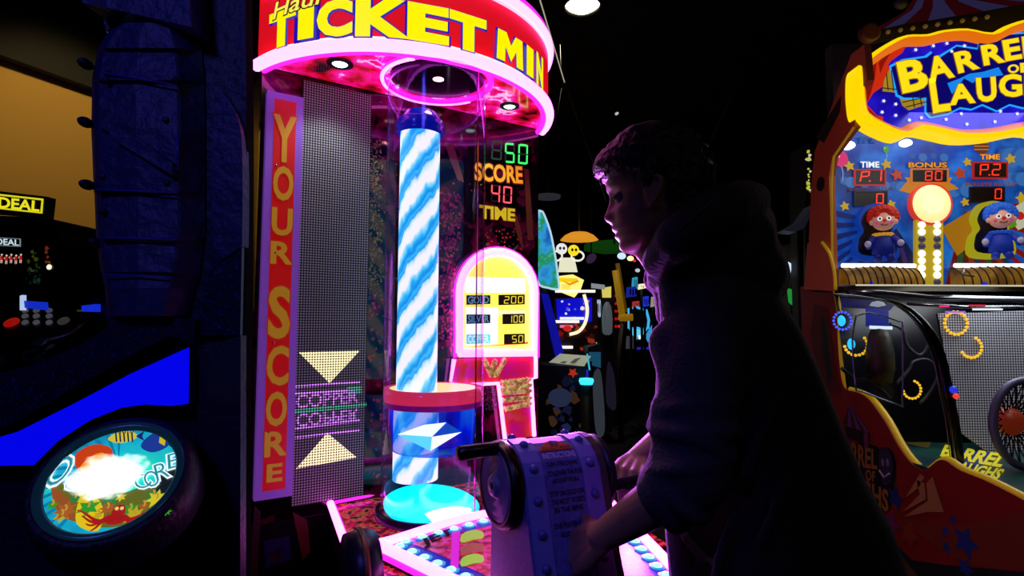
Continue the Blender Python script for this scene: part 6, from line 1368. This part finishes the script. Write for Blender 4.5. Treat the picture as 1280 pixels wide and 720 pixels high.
# ---- head lattice
HY = .97; PXM = HY/FPX
hc = W(813, 316, HY)                                      # below the ear at chin height
yaw = math.radians(6)
HFd = Vector((-math.cos(yaw), math.sin(yaw), 0)); HSd = Vector((-math.sin(yaw), -math.cos(yaw), 0)); HUd = Vector((0, 0, 1))
def itp(tab, z):
    if z <= tab[0][0]: return tab[0][1]
    for (z0, v0), (z1, v1) in zip(tab, tab[1:]):
        if z <= z1:
            t = (z-z0)/(z1-z0); t = t*t*(3-2*t) if (z1-z0) > 12 else t; return v0+(v1-v0)*t
    return tab[-1][1]
Fp = [(-2, 24), (1, 34), (5, 38), (10, 39), (15, 38.5), (19, 42), (22, 43), (25, 42), (28, 45), (31, 46), (35, 45), (40, 46), (48, 46.5), (56, 46), (64, 45.5), (70, 46), (76, 50), (84, 53.5), (92, 55), (102, 55), (115, 51), (128, 44), (140, 34), (150, 20), (156, 4), (158, 0)]
Bp = [(-2, 0), (5, -12), (12, -22), (20, -34), (30, -46), (45, -58), (60, -66), (80, -71), (100, -71), (120, -64), (135, -52), (146, -36), (154, -16), (158, -1)]
Sp = [(-2, 6), (2, 15), (8, 24), (16, 33), (26, 40), (38, 45), (52, 49), (66, 51), (82, 54), (98, 55), (115, 52), (130, 44), (142, 33), (151, 20), (156, 8), (158, 1)]
def headpt(z, ph, off=0.0):
    f0, b0, s0 = itp(Fp, z), itp(Bp, z), itp(Sp, z)
    c, a = (f0+b0)/2, (f0-b0)/2
    cp, sp = math.cos(ph), math.sin(ph)
    f = c+a*math.copysign(abs(cp)**.92, cp); s = s0*math.copysign(abs(sp)**.88, sp)
    if cp > 0:                                            # face: nose, sockets, lips, cheeks
        g = lambda z0, sz, s0_, ss: math.exp(-((z-z0)/sz)**2-((abs(s)-s0_)/ss)**2)
        nz = 0
        if 34 <= z <= 78: nz = itp([(34, 0), (38, 3), (41, 9), (45, 11.5), (50, 10), (58, 7.5), (66, 5.5), (73, 3.5), (78, 0)], z)*math.exp(-(s/ (9 if z < 52 else 6.5))**2)
        f += nz + 3.0*g(43, 5, 8, 4) - 6.0*g(67, 8, 20, 10) + 2.2*g(82, 5, 20, 14) + 2.5*g(48, 12, 27, 11) + 2.4*g(31, 3.2, 0, 12) + 2.2*g(20.5, 3, 0, 11) - 1.6*g(25.5, 1.6, 0, 15) - 1.2*g(15, 3, 0, 14)
    return f, s
def HP3(f, s, z): return hc+(HFd*f+HSd*s+HUd*z)*PXM
m = MB(); nz_, np_ = 110, 96; rows = []
for i in range(nz_+1):
    z = -2+160*i/nz_; rows.append([HP3(*headpt(z, 2*math.pi*k/np_), z) for k in range(np_)])
m.grid(rows, SKIN, cu=True, caps=True)
# ears
for s in (1, -1):
    ES = 7; EZ = -4
    loop_ = [(7, -2), (6, 10), (0, 18), (-8, 18), (-12, 10), (-11, 0), (-7, -9), (-2, -16), (3, -17), (5, -11)]
    m.tube([HP3(6+f*.85, s*(53+(2.5 if f < 0 else 0)), 67+z*.92) for f, z in smooth_loop(loop_, 3)], 2.6*PXM, SKIN, 8, closed=True)
    caps(m, [HP3(5, s*50, 73), HP3(5, s*50, 59)], [.007, .006], SKIN); caps(m, [HP3(8, s*52, 54), HP3(6, s*51, 52)], [.005, .0045], SKIN)
    caps(m, [HP3(2, s*53.5, 77), HP3(0, s*53.5, 67), HP3(5, s*53, 59)], [.0025, .003, .0025], SKIN, 8)
# neck and hidden trunk so the body is one figure
nb = W(905, 360, 1.06)
caps(m, [HP3(-22, 0, 45), HP3(-34, 0, 8), HP3(-48, 0, -26), nb], [.048, .046, .046, .065], SKIN, 20)
caps(m, [HP3(5, 0, 14), HP3(-20, 0, -10)], [.030, .040], SKIN, 16)
hipL, hipR = Vector((.50, 1.0, .84)), Vector((.50, 1.12, .84))
shL, shR = W(880, 392, .93), W(892, 385, 1.21)
loft(m, [(nb-Vector((0, 0, .02)), .06, .10, -.3), (W(915, 420, PY), .075, .13, -.3), (W(940, 520, PY), .085, .12, -.25), (W(960, 620, PY), .085, .115, -.2), (Vector((.50, PY, .84)), .09, .13, 0)], SKIN)
elL, wrL = W(862, 600, .875), W(752, 671, .93)
elR, wrR = W(862, 528, 1.235), W(797, 574, 1.20)
caps(m, [shL, (shL+elL)/2, elL], [.045, .042, .036], SKIN); caps(m, [shR, (shR+elR)/2, elR], [.045, .042, .036], SKIN)
caps(m, [elL, elL+(wrL-elL)*.3, elL+(wrL-elL)*.65, wrL], [.037, .038, .031, .0235], SKIN, 18)
caps(m, [elR, elR+(wrR-elR)*.35, wrR], [.037, .037, .0245], SKIN, 18)
kn = [Vector((.46, .95, .47)), Vector((.47, 1.16, .47))]; an = [Vector((.53, .94, .09)), Vector((.55, 1.17, .09))]
for h, q, a in ((hipL, kn[0], an[0]), (hipR, kn[1], an[1])): caps(m, [h, q, a, a+Vector((-.12, 0, -.045))], [.075, .05, .035, .03], SKIN)
def hand(mb, wr, fwd, palm_n, thumb_side, curl, spread=.5, scale=.92):
    """palm plate plus five jointed fingers; palm_n points out of the palm"""
    fwd = fwd.normalized(); pn = (palm_n-fwd*palm_n.dot(fwd)).normalized(); sd = fwd.cross(pn).normalized()*thumb_side
    S = scale
    k0 = wr+fwd*.085*S
    for j in range(4):                                    # metacarpals form the palm
        off = (.030-.020*j)*S
        caps(mb, [wr+sd*off*.45+fwd*.006, wr+fwd*.045*S+sd*off*.85, k0+sd*off-fwd*(.002 if j < 2 else .006*(j-1))], [.0165*S, .0150*S, .0115*S], SKIN, 12)
    caps(mb, [wr+sd*.012+pn*.004, wr+fwd*.04*S+sd*.02*S+pn*.008*S], [.017*S, .015*S], SKIN, 12)
    Ls = [(.040, .024, .019), (.045, .028, .020), (.042, .026, .019), (.032, .020, .017)]
    tips = []
    for j, L3 in enumerate(Ls):
        off = (.030-.020*j)*S; p = k0+sd*off-fwd*(.002 if j < 2 else .006*(j-1)); ang = 0; pts = [p]; d0 = (fwd+sd*(.09-.06*j)*spread).normalized()
        for q, L_ in enumerate(L3):
            ang += math.radians(curl[j][q]); pts.append(pts[-1]+(d0*math.cos(ang)+pn*math.sin(ang))*L_*S)
        caps(mb, pts, [.0098*S, .0090*S, .0082*S, .0068*S], SKIN, 10); tips.append((pts[-1], (d0*math.cos(ang)+pn*math.sin(ang)), (pn*math.cos(ang)-d0*math.sin(ang))))
    b = wr+fwd*.020*S+sd*.024*S+pn*.006*S
    tc = curl[4]; d = (sd*.75+fwd*.62+pn*.25).normalized(); pts = [b, b+d*.040*S]; d2 = (sd*.25+fwd*.85+pn*tc).normalized(); pts.append(pts[-1]+d2*.031*S); pts.append(pts[-1]+(d2+pn*.3).normalized()*.023*S)
    caps(mb, pts, [.0165*S, .0115*S, .0098*S, .0078*S], SKIN, 12)
    return tips
# near hand rests on the sloping front of the crank housing
hdir = (W(712, 702, .955)-wrL)
tipsL = hand(m, wrL, hdir+Vector((0, .02, 0)), Vector((-.10, .62, -.62)), 1 if (hdir.cross(Vector((-.1, .62, -.62)))).z > 0 else -1, [(18, 26, 18), (22, 30, 20), (28, 32, 22), (34, 36, 24), .35])
# far hand closes on the far crank grip
hdR = (Vector((wc2.x+.06, wc2.y+.0, wc2.z-.0))-wrR)
gpt = g2+HA*.065
hdR = (gpt-wrR); 
tipsR = hand(m, wrR, hdR+Vector((0, 0, .01)), Vector((0, .25, -1)), 1 if (hdR.cross(Vector((0, .25, -1)))).y < 0 else -1, [(40, 60, 45), (42, 62, 45), (44, 64, 45), (46, 64, 45), .6])
BODY = part('body', m, PS); finish(BODY, .0032, .4, 3)
# eyes
for s in (1, -1):
    m = MB(); ec = HP3(37.5, s*18.5, 66.5); m.ball(ec, .0112, mat('eye_white', '#6c666c', .2, spec=.5), 18); e_ = part('eye', m, PS)
    m = MB(); m.ball(ec+HFd*.0078, (.0052, .0052, .0052), D('#0c0806', .1), 12); part('iris', m, e_)
    m = MB(); m.tube([HP3(43+3*math.cos(t), s*(18.5+13*math.sin(t)), 81+2*math.cos(t)) for t in [(-1+.25*j) for j in range(9)]], [.0014, .002, .0026, .0028, .0028, .0028, .0026, .002, .001], HAIR, 6); part('eyebrow', m, PS)
    m = MB(); m.tube([HP3(46.5-abs(t)*4, s*(18.5+9*t), 69.5-abs(t)*1.5) for t in (-1, -.5, 0, .5, 1)], .0018, SKIN, 6); m.tube([HP3(48.5-abs(t)*4, s*(18.5+9*t), 68.8-abs(t)*1.5) for t in (-.9, -.5, 0, .5, .9)], .0009, HAIR, 5); part('eyelid', m, PS)
# ---- hair
def hairline(f):                                          # height above which hair grows, by front position (pixels)
    return itp([(-80, 18), (-40, 26), (-22, 40), (-14, 58), (-10, 84), (2, 84), (6, 66), (13, 66), (18, 88), (34, 96), (44, 93), (60, 93)], f)
def hairpt(z, ph):
    f, s = headpt(z, ph); hl_ = hairline(f); d = (z-hl_)
    t = max(-1, min(1, d/7)); c, a = 0, 1
    thick = 6.5+5*max(0, min(1, (z-95)/40))+ (10*max(0, min(1, (f-28)/24))*math.exp(-((z-108)/18)**2))
    o = -4+(thick+4)*(t*.5+.5)**1.2
    n3 = noise.noise(Vector((f*.09, s*.09, z*.05)))*2.2+noise.noise(Vector((f*.3, s*.3, z*.12)))*1.3
    o += n3*max(0, t)
    g = Vector((f-(-8), s, (z-78)*.8)); 
    if g.length > 1: g.normalize()
    return HP3(f+g.x*o, s+g.y*o, z+g.z*o*.95)
m = MB(); rows = []
for i in range(91):
    z = 14+144*i/90; rows.append([hairpt(z, 2*math.pi*k/120) for k in range(120)])
m.grid(rows, HAIR, cu=True, caps=True)
rr = random.Random(11)
def lock(f0, s0, z0, f1, s1, z1, r, lift=4):
    P = []
    for j in range(6):
        t = j/5; P.append(HP3(f0+(f1-f0)*t+lift*math.sin(t*3.14)*.6, s0+(s1-s0)*t, z0+(z1-z0)*t+lift*math.sin(t*3.14)*.5))
    m.tube(P, [r*.6, r, r, r*.8, r*.5, r*.12], HAIR, 6)
for i in range(46):                                       # fringe combed forward
    s = rr.uniform(-40, 40); lock(46+rr.uniform(-6, 4), s*.8, 124+rr.uniform(-4, 5), 60-abs(s)*.25+rr.uniform(-4, 12), s, 104+rr.uniform(-9, 8), .0036)
for i in range(30): 
    s = rr.uniform(-34, 34); lock(56+rr.uniform(-4, 3), s*.9, 114, 58-abs(s)*.25+rr.uniform(-3, 5), s, 93+rr.uniform(-5, 5), .003)
for i in range(170):                                      # crown and sides
    ph = rr.uniform(.5, 5.8); z = rr.uniform(92, 150); f, s = headpt(z, ph); k2 = 1.14
    lock(f*k2*.97-2, s*k2*.98, z+7, f*k2+rr.uniform(-3, 7), s*k2*1.02, z-9+rr.uniform(-3, 2), .0026, 1)
for i in range(70):
    ph = rr.uniform(2.2, 4.1); z = rr.uniform(50, 100); f, s = headpt(z, ph); lock(f*1.10, s*1.12, z+7, f*1.09-1, s*1.1, z-10, .0024, 1)
part('hair', m, PS, 'short dark hair with a fringe')
# ---- hooded sweatshirt
m = MB(); c_ = lambda x, y, Y=PY: W(x, y, Y)
PXB = PY/FPX
secs = [(898, 352, 66, .135, -.40), (906, 392, 76, .165, -.34), (922, 440, 82, .165, -.30), (938, 500, 92, .16, -.26), (952, 560, 104, .158, -.22), (965, 620, 122, .16, -.15), (972, 680, 133, .165, -.08), (975, 735, 130, .165, -.04), (975, 790, 120, .16, 0), (975, 815, 112, .155, 0)]
loft(m, [(c_(x, y), r*PXB, ry, tl) for x, y, r, ry, tl in secs], HOOD, 36)
# shoulders and upper sleeves
caps(m, [c_(905, 372), shL+Vector((.02, .02, 0)), shL+(elL-shL)*.35, shL+(elL-shL)*.7, elL+Vector((.004, 0, .02))], [.085, .078, .068, .062, .060], HOOD, 20)
caps(m, [c_(905, 372), shR, shR+(elR-shR)*.5, elR], [.085, .075, .064, .056], HOOD, 20)
caps(m, [W(838, 338, .985), W(842, 362, 1.0), W(850, 390, 1.02)], [.030, .036, .045], HOOD, 14); caps(m, [W(838, 338, 1.06), W(842, 362, 1.06), W(850, 390, 1.06)], [.030, .036, .045], HOOD, 14)
caps(m, [W(846, 345, .945), W(856, 366, .945), W(866, 400, .95)], [.036, .046, .055], HOOD, 16)
# pushed-up cuffs with folds
dL = (wrL-elL).normalized(); 
caps(m, [elL+Vector((-.0, 0, .01)), elL+dL*.035], [.060, .054], HOOD, 20)
def fold(c, ax, r, th, tilt=0, a0=0, a1=6.28, sq=1.0):
    ax = ax.normalized(); a = ax.orthogonal().normalized(); b = ax.cross(a); n = 26; full = a1-a0 > 6.2
    P = [c+(a*math.cos(t)+b*math.sin(t)*sq)*r*(1+.04*math.sin(3*t+tilt))+ax*(.012*math.sin(t+tilt)) for t in [a0+(a1-a0)*i/n for i in range(n if full else n+1)]]
    m.tube(P, th, HOOD, 8, closed=full)
fold(elL+dL*.012, dL, .057, .010, .3); fold(elL+dL*.036, dL, .052, .008, 1.2); fold(elL+dL*.050, dL, .0495, .006, 2.0)
dU = (elL-shL).normalized()
for tt, r, th, tl in ((.60, .060, .010, .5), (.70, .062, .012, 2.2), (.80, .062, .010, 4.0), (.90, .061, .011, 1.0)): fold(shL+(elL-shL)*tt+Vector((-.003, 0, 0)), dU+Vector((.2*math.sin(tl), 0, .3*math.cos(tl*2))), r, th, tl)
caps(m, [W(846, 500, .90), W(836, 512, .89), W(832, 530, .89), W(838, 552, .885), W(830, 570, .885)], [.030, .030, .026, .028, .024], HOOD, 14)
caps(m, [W(850, 470, .90), W(842, 430, .93)], [.034, .042], HOOD, 14)
# belly drape with the front pocket, hem
caps(m, [W(860, 470, 1.02), W(856, 560, 1.02), W(852, 640, 1.0), W(862, 700, .99), W(872, 780, .99)], [.050, .040, .030, .035, .035], HOOD, 16)
caps(m, [W(860, 470, 1.10), W(856, 560, 1.12), W(852, 640, 1.12), W(862, 700, 1.12), W(872, 780, 1.12)], [.050, .040, .030, .035, .035], HOOD, 16)
m.tube([W(845, 645, .985), W(856, 670, .95), W(880, 700, .925), W(905, 712, .905)], .010, HOOD, 8)
# diagonal creases on the back and the side
for pts, th in (([(1000, 470, .905), (960, 520, .895), (930, 600, .89)], .010), ([(1030, 540, .905), (985, 600, .895), (950, 680, .885)], .009), ([(920, 640, .885), (900, 690, .89), (890, 740, .89)], .008), ([(985, 420, .925), (950, 450, .905), (925, 500, .897)], .009)):
    m.tube([W(*p) for p in smooth_loop(pts, 5, False)], th, HOOD, 8)
# hood: rim round the neck, pouch hanging behind
NR = [(822, 352, 1.0, .020), (824, 326, .93, .030), (846, 300, .88, .038), (880, 276, .87, .042), (912, 258, .90, .040), (934, 252, .98, .034), (940, 250, 1.06, .034), (925, 256, 1.14, .040), (890, 276, 1.18, .042), (850, 302, 1.15, .036), (828, 328, 1.08, .028)]
rim = smooth_loop([W(x, y, Y) for x, y, Y, r in NR], 4); rads = [r for *_, r in NR for _k in range(4)]
for i in range(len(rim)): m.ball(rim[i], rads[i]*1.0, HOOD, 12)
caps(m, [W(868, 330, .95), W(900, 318, .95), W(925, 300, .96)], [.055, .066, .058], HOOD, 18)
caps(m, [W(868, 330, 1.12), W(900, 318, 1.12), W(925, 300, 1.10)], [.055, .066, .058], HOOD, 18)
caps(m, [W(852, 350, 1.04), W(838, 356, 1.04)], [.045, .036], HOOD, 16)
caps(m, [W(905, 300, 1.16), W(925, 290, 1.1), W(932, 284, 1.04), W(926, 290, .98), W(908, 300, .93)], [.045, .052, .054, .052, .045], HOOD, 18)
caps(m, [W(940, 262, 1.02), W(945, 275, 1.04), W(938, 300, 1.04)], [.026, .032, .048], HOOD, 16)
caps(m, [W(955, 316, .97), W(958, 322, 1.04), W(955, 318, 1.12)], [.030, .034, .030], HOOD, 16)
caps(m, [W(935, 340, .97), W(940, 345, 1.04), W(935, 342, 1.12)], [.062, .066, .062], HOOD, 18)
caps(m, [W(934, 243, 1.03), W(937, 241, 1.03)], [.013, .007], HOOD, 12)
HD = part('hooded_sweatshirt', m, PS, 'dark grey hooded sweatshirt with sleeves pushed up'); finish(HD, .0062, .55, 5)
# hood seam lines, drawstring
m = MB(); m.tube([W(x, y, Y) for x, y, Y in smooth_loop([(818, 356, .985), (817, 336, .925), (832, 306, .868), (862, 276, .833), (898, 247, .850), (933, 236, .97)], 5, False)], .0022, mat('seam_grey', '#5a5664', .8), 6); part('hood_seam', m, PS)
# trousers and shoes
m = MB(); loft(m, [(Vector((.50, PY, .90)), .125, .15, 0), (Vector((.50, PY, .80)), .12, .155, 0), (Vector((.50, PY, .72)), .08, .13, 0)], JEAN)
for h, q, a in ((hipL, kn[0], an[0]), (hipR, kn[1], an[1])): caps(m, [h-Vector((0, 0, .06)), (h+q)/2, q, (q+a)/2, a+Vector((0, 0, .02))], [.098, .084, .066, .058, .052], JEAN, 18)
T_ = part('trousers', m, PS); finish(T_, .009, .5, 4)
for a in an:
    m = MB(); c = a+Vector((0, 0, -.03)); loft(m, [(Vector((a.x-.06, a.y, .001)), .14, .045, 0), (Vector((a.x-.06, a.y, .022)), .142, .047, 0)], D('#c0c0c0', .6), 24); S_ = part('shoe', m, PS)
    m = MB(); loft(m, [(Vector((a.x-.06, a.y, .022)), .136, .044, 0), (Vector((a.x-.045, a.y, .055)), .118, .040, -.05), (Vector((a.x-.01, a.y, .09)), .07, .038, -.1), (Vector((a.x, a.y, .11)), .055, .038, 0)], D('#202028', .6), 24); part('shoe_upper', m, S_)

# spots added at the neon to strengthen its light on the person
p = TF.P(*TF.px(664, 380), .07); lamp('purple_rim_spot', 'SPOT', p, 110, (.62, .12, 1), .05, W(840, 310, .99), 58)
p = cor[2]*.6+cor[3]*.4+Vector((0, 0, .06)); lamp('ledge_rim_spot', 'SPOT', p, 24, (.62, .12, 1), .04, W(860, 480, 1.0), 120)
